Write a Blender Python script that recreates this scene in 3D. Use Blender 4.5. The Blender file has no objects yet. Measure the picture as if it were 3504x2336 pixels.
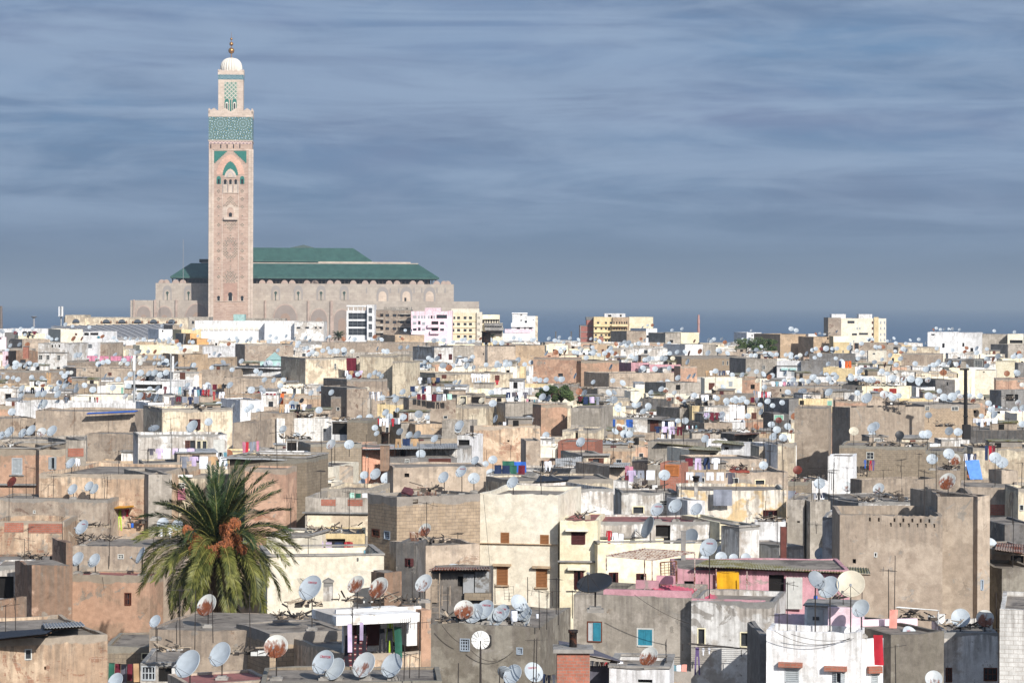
import bpy, math, random
from mathutils import Vector, Matrix
R = random.Random(11)
SC = bpy.context.scene
COL = SC.collection
# ---------------------------------------------------------------- camera model
F, CX, HY, ROLL, HC, GZ = 9200.0, 1752.0, 1040.0, 0.004, 45.0, 17.0
S3 = 2352 / 900.0
CRS = {'S': (0, 0, 1.0), 'D': (0, 0, 2352 / 3504.0), 'N': (660, 100, 3.0154), 'O': (660, 600, 3.0154),
  'P': (420, 800, 3.36), 'Q': (1000, 800, 3.36), 'E': (1900, 1000, 2.94), 'G': (2700, 1000, 2.925),
  'W': (1640, 1020, 5.88), 'V': (0, 1020, 3.36)}
for _r, _y in (('T', 1100), ('M', 1500), ('L', 1900)):
 for _c, _x in enumerate((0, 900, 1800, 2604)):
  CRS[_r + str(_c)] = (_x, _y, S3)
def px(c, x, y):
 ox, oy, s = CRS[c]
 X, Y = ox + x / s, oy + y / s
 dx, dy = X - CX, Y - HY
 return CX + dx + ROLL * dy, HY + dy - ROLL * dx
def at(c, x, y, D):
 a, b = px(c, x, y)
 return Vector(((a - CX) / F * D, D, HC - (b - HY) / F * D))
def proj(p):
 return CX + p.x / p.y * F, HY - (p.z - HC) / p.y * F
DT = [(2500, 96), (2336, 108), (2300, 112), (2200, 121), (2100, 131), (2000, 144), (1900, 160), (1800, 181), (1700, 207),
  (1600, 239), (1500, 281), (1400, 336), (1350, 376), (1300, 430), (1250, 510), (1200, 640), (1160, 800), (1120, 950), (1090, 1100), (1060, 1300)]
def Dof(y):
 if y >= DT[0][0]: return DT[0][1]
 for (y0, d0), (y1, d1) in zip(DT, DT[1:]):
  if y >= y1:
   t = (y - y1) / (y0 - y1)
   return 1 / ((t / d0) + (1 - t) / d1)
 return DT[-1][1]
def Yof(D):
 for (y0, d0), (y1, d1) in zip(DT, DT[1:]):
  if D <= d1:
   t = (1 / D - 1 / d1) / (1 / d0 - 1 / d1)
   return y1 + t * (y0 - y1)
 return 1060
# ---------------------------------------------------------------- mesh builder
class MB:
 def __init__(s):
  s.v, s.f, s.uv, s.td, s.m = [], [], [], [], []
 def face(s, pts, uv=None, td=None, m=0):
  i = len(s.v)
  s.v += [tuple(p) for p in pts]
  s.f.append(tuple(range(i, i + len(pts))))
  s.uv += list(uv) if uv else [(p[0] + p[1], p[2]) for p in pts]
  s.td += list(td) if td else [9.0] * len(pts)
  s.m.append(m)
 def box(s, x0, x1, y0, y1, z0, z1, m=0):
  p = [(x0, y0, z0), (x1, y0, z0), (x1, y1, z0), (x0, y1, z0), (x0, y0, z1), (x1, y0, z1), (x1, y1, z1), (x0, y1, z1)]
  for q in ((0, 1, 5, 4), (1, 2, 6, 5), (2, 3, 7, 6), (3, 0, 4, 7), (4, 5, 6, 7), (3, 2, 1, 0)):
   s.face([p[k] for k in q], m=m)
 def tube(s, a, b, r0, r1=None, n=6, m=0):
  a, b = Vector(a), Vector(b)
  r1 = r0 if r1 is None else r1
  d = (b - a)
  if d.length < 1e-6: return
  d.normalize()
  x = d.orthogonal().normalized(); y = d.cross(x)
  A = [a + (x * math.cos(t) + y * math.sin(t)) * r0 for t in [2 * math.pi * k / n for k in range(n)]]
  B = [b + (x * math.cos(t) + y * math.sin(t)) * r1 for t in [2 * math.pi * k / n for k in range(n)]]
  for k in range(n):
   j = (k + 1) % n
   s.face([A[k], A[j], B[j], B[k]], m=m)
  s.face(B, m=m); s.face(A[::-1], m=m)
 def prism(s, pts, y0, y1, m=0):
  """pts 2-D (x,z) outline, extruded from y0 (front) to y1"""
  n = len(pts)
  s.face([(p[0], y0, p[1]) for p in pts], m=m)
  s.face([(p[0], y1, p[1]) for p in pts][::-1], m=m)
  for k in range(n):
   a, b = pts[k], pts[(k + 1) % n]
   s.face([(a[0], y0, a[1]), (a[0], y1, a[1]), (b[0], y1, b[1]), (b[0], y0, b[1])], m=m)
 def lathe(s, prof, n=16, m=0, fl=0, lob=0):
  for (r0, z0), (r1, z1) in zip(prof, prof[1:]):
   for k in range(n):
    a, b = 2 * math.pi * k / n, 2 * math.pi * (k + 1) / n
    fa, fb = (1 + fl * abs(math.sin(a * lob / 2)), 1 + fl * abs(math.sin(b * lob / 2))) if lob else (1, 1)
    s.face([(r0 * fa * math.cos(a), r0 * fa * math.sin(a), z0), (r0 * fb * math.cos(b), r0 * fb * math.sin(b), z0),
      (r1 * fb * math.cos(b), r1 * fb * math.sin(b), z1), (r1 * fa * math.cos(a), r1 * fa * math.sin(a), z1)], m=m)
 def mesh(s, name, mats, smooth=False, weld=False):
  me = bpy.data.meshes.new(name)
  me.from_pydata(s.v, [], s.f)
  ul = me.uv_layers.new(name='UVMap')
  ul.data.foreach_set('uv', [c for p in s.uv for c in p])
  at_ = me.attributes.new('td', 'FLOAT', 'POINT')
  at_.data.foreach_set('value', s.td)
  for m in (mats if isinstance(mats, (list, tuple)) else [mats]): me.materials.append(m)
  if any(s.m): me.polygons.foreach_set('material_index', s.m)
  if smooth or weld:
   import bmesh
   bm = bmesh.new(); bm.from_mesh(me)
   bmesh.ops.remove_doubles(bm, verts=bm.verts, dist=1e-5)
   if smooth:
    for f in bm.faces: f.smooth = True
   bm.to_mesh(me); bm.free()
  me.update()
  return me
 def build(s, name, mats, parent=None, loc=None, smooth=False):
  return link(name, s.mesh(name, mats, smooth), parent, loc)
def link(name, me, parent=None, loc=None, rot=None, scale=None):
 o = bpy.data.objects.new(name, me)
 COL.objects.link(o)
 if parent is not None: o.parent = parent
 if loc is not None: o.location = loc
 if rot is not None: o.rotation_euler = rot
 if scale is not None: o.scale = scale if isinstance(scale, (tuple, list)) else (scale,) * 3
 return o
def tag(o, label=None, cat=None, group=None, kind=None):
 if label: o['label'] = label
 if cat: o['category'] = cat
 if group: o['group'] = group
 if kind: o['kind'] = kind
 return o
def empty(name, loc, rz=0.0):
 o = link(name, None, None, loc, (0, 0, rz))
 o.empty_display_size = .3
 return o
# ---------------------------------------------------------------- materials
class NT:
 def __init__(s, name):
  s.mat = bpy.data.materials.new(name); s.mat.use_nodes = True
  s.t = s.mat.node_tree; s.t.nodes.clear()
  s.out = s.t.nodes.new('ShaderNodeOutputMaterial')
 def n(s, typ, inp=None, **props):
  nd = s.t.nodes.new('ShaderNode' + typ)
  for k, v in props.items(): setattr(nd, k, v)
  for k, v in (inp or {}).items():
   if isinstance(v, bpy.types.NodeSocket): s.t.links.new(v, nd.inputs[k])
   else: nd.inputs[k].default_value = v
  return nd
 def math(s, op, a, b=0.0, c=None, clamp=False):
  i = {0: a, 1: b}
  if c is not None: i[2] = c
  return s.n('Math', i, operation=op, use_clamp=clamp).outputs[0]
 def rng(s, v, a, b, c=0.0, d=1.0, sm=True):
  return s.n('MapRange', {0: v, 1: a, 2: b, 3: c, 4: d}, interpolation_type='SMOOTHSTEP' if sm else 'LINEAR').outputs[0]
 def mix(s, f, a, b, bt='MIX'):
  nd = s.n('Mix', None, data_type='RGBA', blend_type=bt)
  for k, v in ((0, f), (6, a), (7, b)):
   if isinstance(v, bpy.types.NodeSocket): s.t.links.new(v, nd.inputs[k])
   else: nd.inputs[k].default_value = (v if k == 0 else (tuple(v) + (1,))[:4])
  return nd.outputs[2]
 def noise(s, vec, scale, det=4, rough=.55, dist=0.0):
  return s.n('TexNoise', {'Vector': vec, 'Scale': scale, 'Detail': det, 'Roughness': rough, 'Distortion': dist}).outputs[0]
 def done(s, col, rough=.9, metal=0.0, bump=None, bs=.3, bd=.05, spec=.3, **kw):
  p = s.n('BsdfPrincipled', {'Roughness': rough, 'Metallic': metal, 'Specular IOR Level': spec, **kw})
  if isinstance(col, bpy.types.NodeSocket): s.t.links.new(col, p.inputs[0])
  else: p.inputs[0].default_value = (tuple(col) + (1,))[:4]
  if bump is not None:
   b = s.n('Bump', {'Height': bump, 'Strength': bs, 'Distance': bd})
   s.t.links.new(b.outputs[0], p.inputs['Normal'])
  s.t.links.new(p.outputs[0], s.out.inputs[0])
  return s.mat
 def coords(s, k=50.0):
  tc = s.n('TexCoord'); oi = s.n('ObjectInfo')
  off = s.math('MULTIPLY', oi.outputs['Random'], k)
  comb = s.n('CombineXYZ', {0: off, 1: off, 2: off}).outputs[0]
  v = s.n('VectorMath', {0: tc.outputs['Object'], 1: comb}, operation='ADD').outputs[0]
  return v, oi.outputs['Random'], tc
def hx(h):
 return HX(h)
def HX(h):
 c = [int(h[i:i + 2], 16) / 255 for i in (0, 2, 4)]
 return tuple(((x + .055) / 1.055) ** 2.4 if x > .04 else x / 12.92 for x in c)
_M = {}
# key: base, alt, alt share, streaks, brick share, brick colour, mortar colour, (band height, colour)
WALLS = {
 'tan':     ('baa284', 'a69076', .40, .5, .22, 'a08060', '8a7660', None),
 'tanblock': ('b49c7c', 'a69072', .35, .4, .85, 'ab8f68', '7c6a56', (.5, '8b8174')),
 'stone':   ('a08c6c', '927f66', .45, .4, .9, '988465', '786a56', (.3, '87806f')),
 'bigtan':  ('b09b80', 'a38e74', .5, .6, .08, 'a08060', '8a7660', None),
 'brownwall': ('ab967c', '98836c', .45, .5, .3, '8a6a52', '76665a', (.25, '8c8478')),
 'salmon':  ('bd9578', 'a8896f', .35, .4, .08, 'a87858', '90786a', (.45, '978a78')),
 'salmonp': ('c39c80', 'ad8870', .45, .5, .2, 'a8795c', 'a08468', (.3, '9a8b7a')),
 'peelbrick': ('cdb293', 'b4977a', .45, .8, .27, 'a67c60', 'b49c84', (.3, 'a29482')),
 'eroded':  ('b4937a', '8d705a', .55, .9, .4, '94725a', '7c6a58', None),
 'cream':   ('e6dcc2', 'dfd3b6', .4, .14, 0, 'a08060', '8a7660', None),
 'creamdirt': ('dccaa4', 'bfa987', .38, .8, .12, 'a88560', '9a866c', (.3, '9c9282')),
 'paleyel': ('eadeb6', 'e2d3a4', .4, .14, 0, 'a08060', '8a7660', None),
 'yellow':  ('dcc388', 'd2b87c', .4, .35, 0, 'a08060', '8a7660', None),
 'yelpeel': ('d2b070', 'd8cdb8', .48, .9, 0, 'a08060', '8a7660', None),
 'orange':  ('e0a040', 'd69a45', .4, .3, 0, 'a08060', '8a7660', None),
 'ochre':   ('c0a076', 'ae9069', .4, .5, .15, 'b98c55', '8a7660', None),
 'white':   ('e6e6e6', 'd6d6d4', .35, .55, 0, 'a08060', '8a7660', None),
 'whitedirt': ('dedcd6', 'c0b6a8', .34, .8, .10, 'b0a090', '96897a', (.18, '8d8a84')),
 'whitebrick': ('e0ddd5', 'cfc8bb', .4, .6, .8, 'e0ddd4', 'b8ada0', None),
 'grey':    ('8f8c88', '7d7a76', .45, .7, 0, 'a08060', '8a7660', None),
 'greytan': ('b0a492', '9c917f', .45, .7, .12, '9a8468', '807464', None),
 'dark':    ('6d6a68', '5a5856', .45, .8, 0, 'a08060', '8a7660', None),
 'cement':  ('8d8573', '776e5d', .5, .9, 0, 'a08060', '8a7660', None),
 'pink':    ('d0929c', 'c48892', .4, .5, 0, 'a08060', '8a7660', None),
 'palepink': ('ecd4dc', 'e2c6cf', .4, .4, 0, 'a08060', '8a7660', None),
 'peach':   ('eeb497', 'e6a98c', .4, .3, 0, 'a08060', '8a7660', None),
 'red':     ('b8574c', 'a84e44', .4, .4, 1.0, 'b65a4a', '9c8478', None),
 'redbrick': ('b06048', 'a05a44', .4, .4, 1.0, 'b46244', '8d7a6a', None),
 'mint':    ('a8cdc8', '9cc0bb', .4, .4, 0, 'a08060', '8a7660', None),
 'wood':    ('6f6860', '5c554e', .4, .8, 0, 'a08060', '8a7660', None),
}
def wallmat(key):
 if key in _M: return _M[key]
 b, a, ashare, streak, brick, bc, mc, band = WALLS[key]
 k_ = .14 if key in ('salmon', 'salmonp', 'peelbrick', 'eroded') else .08 if key in ('peach', 'palepink', 'mint', 'white') else .25 if key in ('pink', 'red', 'redbrick', 'yellow', 'orange') else .3 if key in ('cream', 'paleyel', 'yelpeel', 'creamdirt', 'ochre', 'whitedirt') else .36
 def hx(h):
  c = HX(h); l = .3 * c[0] + .6 * c[1] + .1 * c[2]
  return tuple(x * (1 - k_) + l * k_ for x in c)
 t = NT('wall_' + key)
 v, rnd, tc = t.coords()
 td = t.n('Attribute', attribute_name='td').outputs['Fac']
 n1 = t.noise(v, .42, 7, .62)
 n2 = t.noise(v, 2.6, 7, .6)
 n4 = t.noise(v, 16, 3, .6)
 m1 = t.rng(n1, .62 - ashare * .3 - .03, .62 - ashare * .3 + .03)
 col = t.mix(m1, hx(b), hx(a))
 cl = .25 if key in ('cream', 'paleyel', 'white', 'palepink', 'yellow') else 1.0
 n7 = t.noise(v, .75, 8, .68, .8)
 col = t.mix(t.rng(n7, .60, .615, 0, .75 * cl), col, t.mix(n2, hx('7f786c'), hx('a39b8e')))
 col = t.mix(t.rng(t.noise(v, 1.3, 7, .7, .5),   .64, .655, 0, .8 * cl), col, tuple(x * .72 for x in hx(a)))
 if brick > 0:
  uv = t.n('UVMap').outputs[0]
  bt = t.n('TexBrick', {'Vector': uv, 'Color1': hx(bc) + (1,), 'Color2': tuple(c * .84 for c in hx(bc)) + (1,), 'Mortar': hx(mc) + (1,),
        'Scale': 1.0, 'Mortar Size': .014, 'Mortar Smooth': .4, 'Bias': -.1, 'Brick Width': .42 if key not in ('red', 'redbrick') else .28,
        'Row Height': .2 if key not in ('red', 'redbrick') else .13}, offset=.5)
  n5 = t.noise(v, .55, 8, .7, .6)
  thr = .5 + (.5 - brick) * .42
  bm_ = t.rng(n5, thr - .015, thr + .02) if brick < 1 else t.math('ADD', 1.0)
  col = t.mix(bm_, col, bt.outputs[0])
 # dark rain streaks running down from the top
 mp = t.n('Mapping', {'Vector': v, 'Scale': (2.6, 2.6, .22)}).outputs[0]
 n3 = t.noise(mp, 1.5, 6, .65)
 reach = t.math('MULTIPLY_ADD', n1, 9.0, -1.2)
 fade = t.math('SUBTRACT', 1.0, t.math('DIVIDE', td, t.math('MAXIMUM', reach, .5)), clamp=True)
 st = t.math('MULTIPLY', t.rng(n3, .42, .62), fade)
 col = t.mix(t.math('MULTIPLY', st, .85 * min(streak, .9), clamp=True), col, t.mix(n2, hx('4e4841'), hx('8a7d6e')))
 if band:
  e = t.math('MULTIPLY_ADD', n1, 1.0, band[0] - .5)
  bmk = t.rng(t.math('SUBTRACT', e, td), -.04, .04)
  col = t.mix(bmk, col, hx(band[1]))
 col = t.mix(1.0, col, t.mix(t.rng(n2, .3, .72), (.84, .83, .82), (1.08, 1.08, 1.08)), 'MULTIPLY')
 col = t.mix(1.0, col, t.mix(t.rng(n4, .3, .7), (.93, .93, .93), (1.04, 1.04, 1.04)), 'MULTIPLY')
 # small chips and spots
 n6 = t.noise(v, 5.5, 5, .7)
 col = t.mix(t.rng(n6, .68, .72, 0, .55), col, tuple(c * .55 for c in hx(a)))
 vary = t.math('MULTIPLY_ADD', rnd, .3, .82)
 cc = t.n('CombineXYZ', {0: vary, 1: vary, 2: vary}).outputs[0]
 col = t.mix(1.0, col, cc, 'MULTIPLY')
 _M[key] = t.done(col, .93, bump=n2, bs=.5, bd=.04, spec=.15)
 return _M[key]
def plain(key, hexc, rough=.7, metal=0.0, var=.12, spec=.3, scale=3.0, stain=None, amt=.5):
 if key in _M: return _M[key]
 t = NT(key)
 v, rnd, tc = t.coords()
 n = t.noise(v, scale, 6, .6)
 c = hx(hexc)
 col = t.mix(t.rng(n, .3, .7), tuple(x * (1 - var) for x in c), tuple(min(1, x * (1 + var)) for x in c))
 if stain:
  n2 = t.noise(v, scale * .7, 7, .7, .5)
  th = .75 - amt * .4
  col = t.mix(t.rng(n2, th - .03, th + .06), col, hx(stain))
 _M[key] = t.done(col, rough, metal, bump=n, bs=.15, bd=.02, spec=spec)
 return _M[key]
def shutmat(key, hexc):
 if key in _M: return _M[key]
 t = NT(key)
 v, rnd, tc = t.coords()
 sp = t.n('SeparateXYZ', {0: tc.outputs['Object']})
 w = t.math('SINE', t.math('MULTIPLY', sp.outputs[2], 2 * math.pi / .09))
 n = t.noise(v, 4, 5, .6)
 c = hx(hexc)
 col = t.mix(t.rng(w, -.6, .6), tuple(x * .6 for x in c), c)
 col = t.mix(t.rng(n, .55, .75, 0, .5), col, tuple(min(1, x * 1.5 + .03) for x in c))
 _M[key] = t.done(col, .7, bump=w, bs=.5, bd=.01)
 return _M[key]
def corrmat(key, hexc, stain='5a5238', pitch=.12, axis=0, amt=.6):
 if key in _M: return _M[key]
 t = NT(key)
 v, rnd, tc = t.coords()
 n = t.noise(v, .9, 7, .65)
 c = hx(hexc)
 col = t.mix(t.rng(n, .62 - amt * .25, .7 - amt * .25), c, hx(stain))
 n2 = t.noise(v, 5, 4, .6)
 col = t.mix(1.0, col, t.mix(n2, (.7, .7, .7), (1.15, 1.15, 1.15)), 'MULTIPLY')
 _M[key] = t.done(col, .8, bump=n2, bs=.2)
 return _M[key]
def dishmat(key, base, rust, amt):
 if key in _M: return _M[key]
 t = NT(key)
 v, rnd, tc = t.coords(20)
 mp = t.n('Mapping', {'Vector': v, 'Scale': (3.2, 1.3, 2.0)}).outputs[0]
 n = t.noise(mp, 1.6, 8, .7, .4)
 sp = t.n('SeparateXYZ', {0: tc.outputs['Object']})
 rad = t.n('VectorMath', {0: tc.outputs['Object']}, operation='LENGTH').outputs['Value']
 low = t.math('MULTIPLY_ADD', sp.outputs[1], -.35, t.math('MULTIPLY', rad, -.5))
 val = t.math('ADD', n, low)
 c = hx(base)
 nn = t.noise(v, 4, 4)
 col = t.mix(t.rng(nn, .3, .7), tuple(x * .86 for x in c), c)
 if amt > 0:
  th = .62 - amt * .42
  rc = t.mix(t.noise(v, 7, 5), hx('5e2a14'), hx(rust))
  col = t.mix(t.rng(val, th - .05, th + .05), col, t.mix(.35, rc, col))
  col = t.mix(t.rng(val, th + .02, th + .14), col, rc)
 _M[key] = t.done(col, .5, bump=nn, bs=.05, spec=.4)
 return _M[key]
def glass():
 if 'glass' in _M: return _M['glass']
 t = NT('window_glass')
 v, rnd, tc = t.coords()
 n = t.noise(v, 1.2, 3)
 _M['glass'] = t.done(t.mix(n, (.012, .014, .018), (.05, .055, .062)), .25, spec=.5)
 return _M['glass']
def darkm(): return plain('dark_interior', '1a1817', .95)
def conc(): return plain('concrete', '8a8680', .9, var=.25, stain='605c55', scale=1.3)
def roofm():
 return plain('roof_screed', '80786e', .95, var=.25, stain='57504a', scale=.9)
METAL = lambda: plain('dark_metal', '3a3532', .6, .3)
RUSTY = lambda: plain('rusty_metal', '6e4a38', .8, .1, var=.3, stain='b8aea4', scale=6, amt=.45)
# ---------------------------------------------------------------- houses
FRAMES = {}
def col(key):
 C = {'brown': '5e3526', 'tanwood': '8f6440', 'maroon': '4e2423', 'whitef': 'b8b8b2', 'greyf': 'a5a9ab', 'blue': '2b7588', 'grn': '5d8a70',
   'red': '8e2a22', 'orange': 'a8683a', 'dk': '2a2523', 'creamf': 'd8cfae', 'pinkf': 'c98690', 'greyblue': '8f99a3'}
 return plain('paint_' + key, C[key], .6)
def win_kind(kind):
 """frame colour, shutter spec (mode, colour), mullions(v,h), bars"""
 K = {'dark': ('dk', None, (0, 0)), 'hole': (None, None, (0, 0)), 'frame': ('whitef', None, (1, 1)), 'framed': ('whitef', None, (0, 0)), 'creamw': ('creamf', None, (0, 0)),
   'grill': ('whitef', None, (4, 2)), 'grill2': ('brown', None, (3, 2)), 'bluegrill': ('greyblue', None, (3, 3)),
   'shut': ('tanwood', ('closed', 'tanwood'), (0, 0)), 'brn': ('maroon', ('closed', 'brown'), (0, 0)), 'mar': ('maroon', ('closed', 'maroon'), (0, 0)),
   'gshut': ('greyf', ('closed', 'greyf'), (0, 0)), 'gopen': ('greyf', ('ajar', 'greyf'), (0, 0)), 'blue': ('whitef', ('closed', 'blue'), (0, 0)),
   'bluehalf': ('brown', ('half', 'blue'), (0, 0)), 'sopen': ('brown', ('open', 'brown'), (0, 0)), 'maropen': ('maroon', ('ajar', 'maroon'), (0, 0)),
   'redsh': ('red', ('closed', 'red'), (0, 0)), 'orsh': ('orange', ('closed', 'orange'), (0, 0)), 'mull': ('brown', None, (2, 1)), 'big': ('greyf', None, (3, 1)),
   'door': ('creamf', None, (0, 0)), 'doord': (None, None, (0, 0)), 'doorm': ('maroon', ('closed', 'maroon'), (0, 0)), 'doorw': ('whitef', ('closed', 'whitef'), (0, 0)),
   'doorg': ('whitef', ('closed', 'greyf'), (0, 0)), 'green': ('whitef', ('closed', 'grn'), (0, 0))}
 return K[kind]
def leafs(mb, x0, x1, y0, y1, z0, z1):
 """one shutter or door leaf: frame and recessed panel"""
 f = min(.07, (x1 - x0) * .2)
 mb.box(x0, x0 + f, y0, y1, z0, z1); mb.box(x1 - f, x1, y0, y1, z0, z1)
 mb.box(x0 + f, x1 - f, y0, y1, z0, z0 + f); mb.box(x0 + f, x1 - f, y0, y1, z1 - f, z1)
 mb.box(x0 + f, x1 - f, y0 + .015, y1 - .003, z0 + f, z1 - f)
def window(parent, kind, s0, s1, z0, z1, O, E, N, small=False, name=None):
 """window in an opening; O origin, E along, N inward (2-D vectors in the parent's frame)"""
 fr, sh, mu = win_kind(kind)
 rz = math.atan2(E.y, E.x)
 w, h = s1 - s0, z1 - z0
 base = O + E * s0
 loc = (base.x, base.y, z0)
 isdoor = kind.startswith('door')
 nm = name or ('door' if isdoor else 'window')
 if fr is None:
  mb = MB(); mb.box(0.005, w - .005, .24, .27, 0.005, h - .005)  # near-black back panel: darkness of open doorways and recesses painted in
  return link(nm, mb.mesh(nm, darkm()), parent, loc, (0, 0, rz))
 mb = MB(); f = max(.05, min(.08, w * .08))
 y0, y1 = -.015, .12
 mb.box(0, f, y0, y1, 0, h); mb.box(w - f, w, y0, y1, 0, h); mb.box(f, w - f, y0, y1, h - f, h)
 if not isdoor: mb.box(f, w - f, y0 - .04, y1, 0, f)
 nv, nh = mu
 for k in range(nv):
  x = w * (k + 1) / (nv + 1); mb.box(x - .02, x + .02, .05, .09, f, h - f)
 for k in range(nh):
  z = h * (k + 1) / (nh + 1); mb.box(f, w - f, .052, .088, z - .02, z + .02)
 o = link(nm, mb.mesh(nm, col(fr)), parent, loc, (0, 0, rz))
 mb = MB(); mb.box(f * .5, w - f * .5, .13, .16, f * .3, h - f * .3)
 link('pane', mb.mesh('pane', glass()), o)
 if sh and not small or sh and sh[0] == 'closed':
  mode, c = sh
  m = shutmat('shutter_' + c, {'brown': '5a3224', 'tanwood': '8a5c38', 'maroon': '4a2020', 'greyf': 'a0a6a8', 'blue': '2b7286', 'red': '8e2a22', 'orange': 'a8683a', 'whitef': 'dcdcd8', 'grn': '86b8a0'}[c]) if c not in ('blue', 'whitef') else col(c)
  sn = 'door_leaf' if isdoor else 'shutter'
  if mode == 'closed':
   if w > .75:
    for a, b in ((f, w / 2 - .006), (w / 2 + .006, w - f)):
     q = MB(); leafs(q, a, b, .0, .05, f, h - f); q.build(sn, m, o)
   else:
    q = MB(); leafs(q, f, w - f, .0, .05, f, h - f); q.build(sn, m, o)
  elif mode == 'half':
   q = MB(); leafs(q, w * .42, w - f, -.02, .03, f, h - f); q.build(sn, m, o)
   q = MB(); leafs(q, f, w * .42 - .01, .02, .06, f, h - f); q.build(sn, col('greyf'), o)
  elif mode == 'ajar':
   for sg in (0, 1):
    q = MB(); leafs(q, 0, w * .42, 0, .04, 0, h)
    s_ = link(sn, q.mesh(sn, m), o, (0 if sg == 0 else w, -.03, 0), (0, 0, math.radians(-35) if sg == 0 else math.radians(180 + 40)))
  elif mode == 'open':
   for a, b in ((-w * .52, -.01), (w + .01, w * 1.52)):
    q = MB(); leafs(q, a, b, -.07, -.025, 0, h); q.build(sn, m, o)
 return o
class House:
 pass
HOUSES = []
def make_house(p0, th, W, d, ztop, mat, par=.5, wins=(), jit=.05, open_=(), roof=None, name='flat_roofed_house', coping=None, small=False, zb=GZ, th_w=.2):
 """p0 2-D near left corner, th rotation, W width, d depth; wins: (face, kind, s0, s1, z0, z1) heights above zb"""
 h = House(); h.p0 = Vector(p0); h.th = th; h.W = W; h.d = d; h.zt = ztop; h.zb = zb; h.par = par
 h.u = Vector((math.cos(th), math.sin(th))); h.n = Vector((-math.sin(th), math.cos(th)))
 h.root = empty(name, (p0[0], p0[1], zb), th)
 H = ztop - zb
 C = [Vector((0, 0)), Vector((W, 0)), Vector((W, d)), Vector((0, d))]
 mb = MB(); cj = [R.uniform(-jit, jit) for _ in range(4)]
 step = 1.3 if not small else 3.0
 rim_o, rim_i = [], []
 uo = 0.0
 for s in range(4):
  A, B = C[s], C[(s + 1) % 4]
  L = (B - A).length; e = (B - A) / L; inn = Vector((-e.y, e.x))
  ops = []
  for (fc, kind, s0, s1, z0, z1) in wins:
   if fc != s: continue
   s0, s1 = max(.05, s0), min(L - .05, s1); z0, z1 = max(.02, z0), min(H - .06, z1)
   if s1 - s0 < .08 or z1 - z0 < .08: continue
   ops.append((kind, s0, s1, z0, z1))
  ts = {0.0, L}
  for o in ops: ts |= {o[1], o[2]}
  n = max(1, int(L / step))
  for k in range(1, n):
   x = L * (k + R.uniform(-.25, .25)) / n
   if all(abs(x - q) > .1 for q in ts): ts.add(x)
  ts = sorted(ts)
  zs = {0.0}
  for o in ops: zs |= {o[3], o[4]}
  zs = sorted(zs)
  tj = [cj[s]] + [R.uniform(-jit, jit) for _ in ts[1:-1]] + [cj[(s + 1) % 4]]
  for i in range(len(ts) - 1):
   a, b = ts[i], ts[i + 1]
   for j in range(len(zs)):
    za = zs[j]
    top = j == len(zs) - 1
    zb_ = None if top else zs[j + 1]
    if not top and any(o[1] - 1e-4 <= a and b <= o[2] + 1e-4 and o[3] - 1e-4 <= za and zb_ <= o[4] + 1e-4 for o in ops): continue
    h0, h1 = (H + tj[i], H + tj[i + 1]) if top else (zb_, zb_)
    pa, pb = A + e * a, A + e * b
    mb.face([(pa.x, pa.y, za), (pb.x, pb.y, za), (pb.x, pb.y, h1), (pa.x, pa.y, h0)],
      [(uo + a, za), (uo + b, za), (uo + b, h1), (uo + a, h0)], [H - za, H - za, max(0, H - h1), max(0, H - h0)])
  for (kind, s0, s1, z0, z1) in ops:
   dp = .26
   P = [(s0, z0), (s1, z0), (s1, z1), (s0, z1)]
   for k in range(4):
    (a, za), (b, zb2) = P[k], P[(k + 1) % 4]
    p, q = A + e * a, A + e * b
    p2, q2 = p + inn * dp, q + inn * dp
    mb.face([(q.x, q.y, zb2), (p.x, p.y, za), (p2.x, p2.y, za), (q2.x, q2.y, zb2)], td=[3] * 4)
   window(h.root, kind, s0, s1, z0, z1, A, e, inn, small)
  for i in range(len(ts) - 1):
   rim_o.append((A + e * ts[i], H + tj[i]))
   ii = ts[i]
   off = A + e * ii + inn * th_w
   if i == 0: off = A + e * th_w + inn * th_w
   rim_i.append((off, H + tj[i]))
  uo += L
 n = len(rim_o)
 for k in range(n):
  (a, za), (b, zb3) = rim_o[k], rim_o[(k + 1) % n]
  (c, zc), (dd, zd) = rim_i[k], rim_i[(k + 1) % n]
  mb.face([(a.x, a.y, za), (b.x, b.y, zb3), (dd.x, dd.y, zd), (c.x, c.y, zc)], td=[.1] * 4)
  mb.face([(c.x, c.y, zc), (dd.x, dd.y, zd), (dd.x, dd.y, H - par), (c.x, c.y, H - par)], td=[.3, .3, .5, .5])
 mb.build('wall', wallmat(mat), h.root)
 mb = MB(); mb.box(th_w * .5, W - th_w * .5, th_w * .5, d - th_w * .5, H - par - .18, H - par)
 mb.build('roof', roof or roofm(), h.root)
 if coping:
  mb = MB(); q = .05; hh = H + jit
  for (x0, x1, y0, y1) in ((-q, W + q, -q, th_w + q), (-q, W + q, d - th_w - q, d + q), (-q, th_w + q, th_w + q, d - th_w - q), (W - th_w - q, W + q, th_w + q, d - th_w - q)):
   mb.box(x0, x1, y0, y1, hh, hh + .09)
  mb.build('coping', coping, h.root)
 # footprint bounds
 P = [h.p0 + h.u * c.x + h.n * c.y for c in C]
 h.bb = (min(p.x for p in P), max(p.x for p in P), min(p.y for p in P), max(p.y for p in P))
 h.D = p0[1]
 HOUSES.append(h)
 return h
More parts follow.
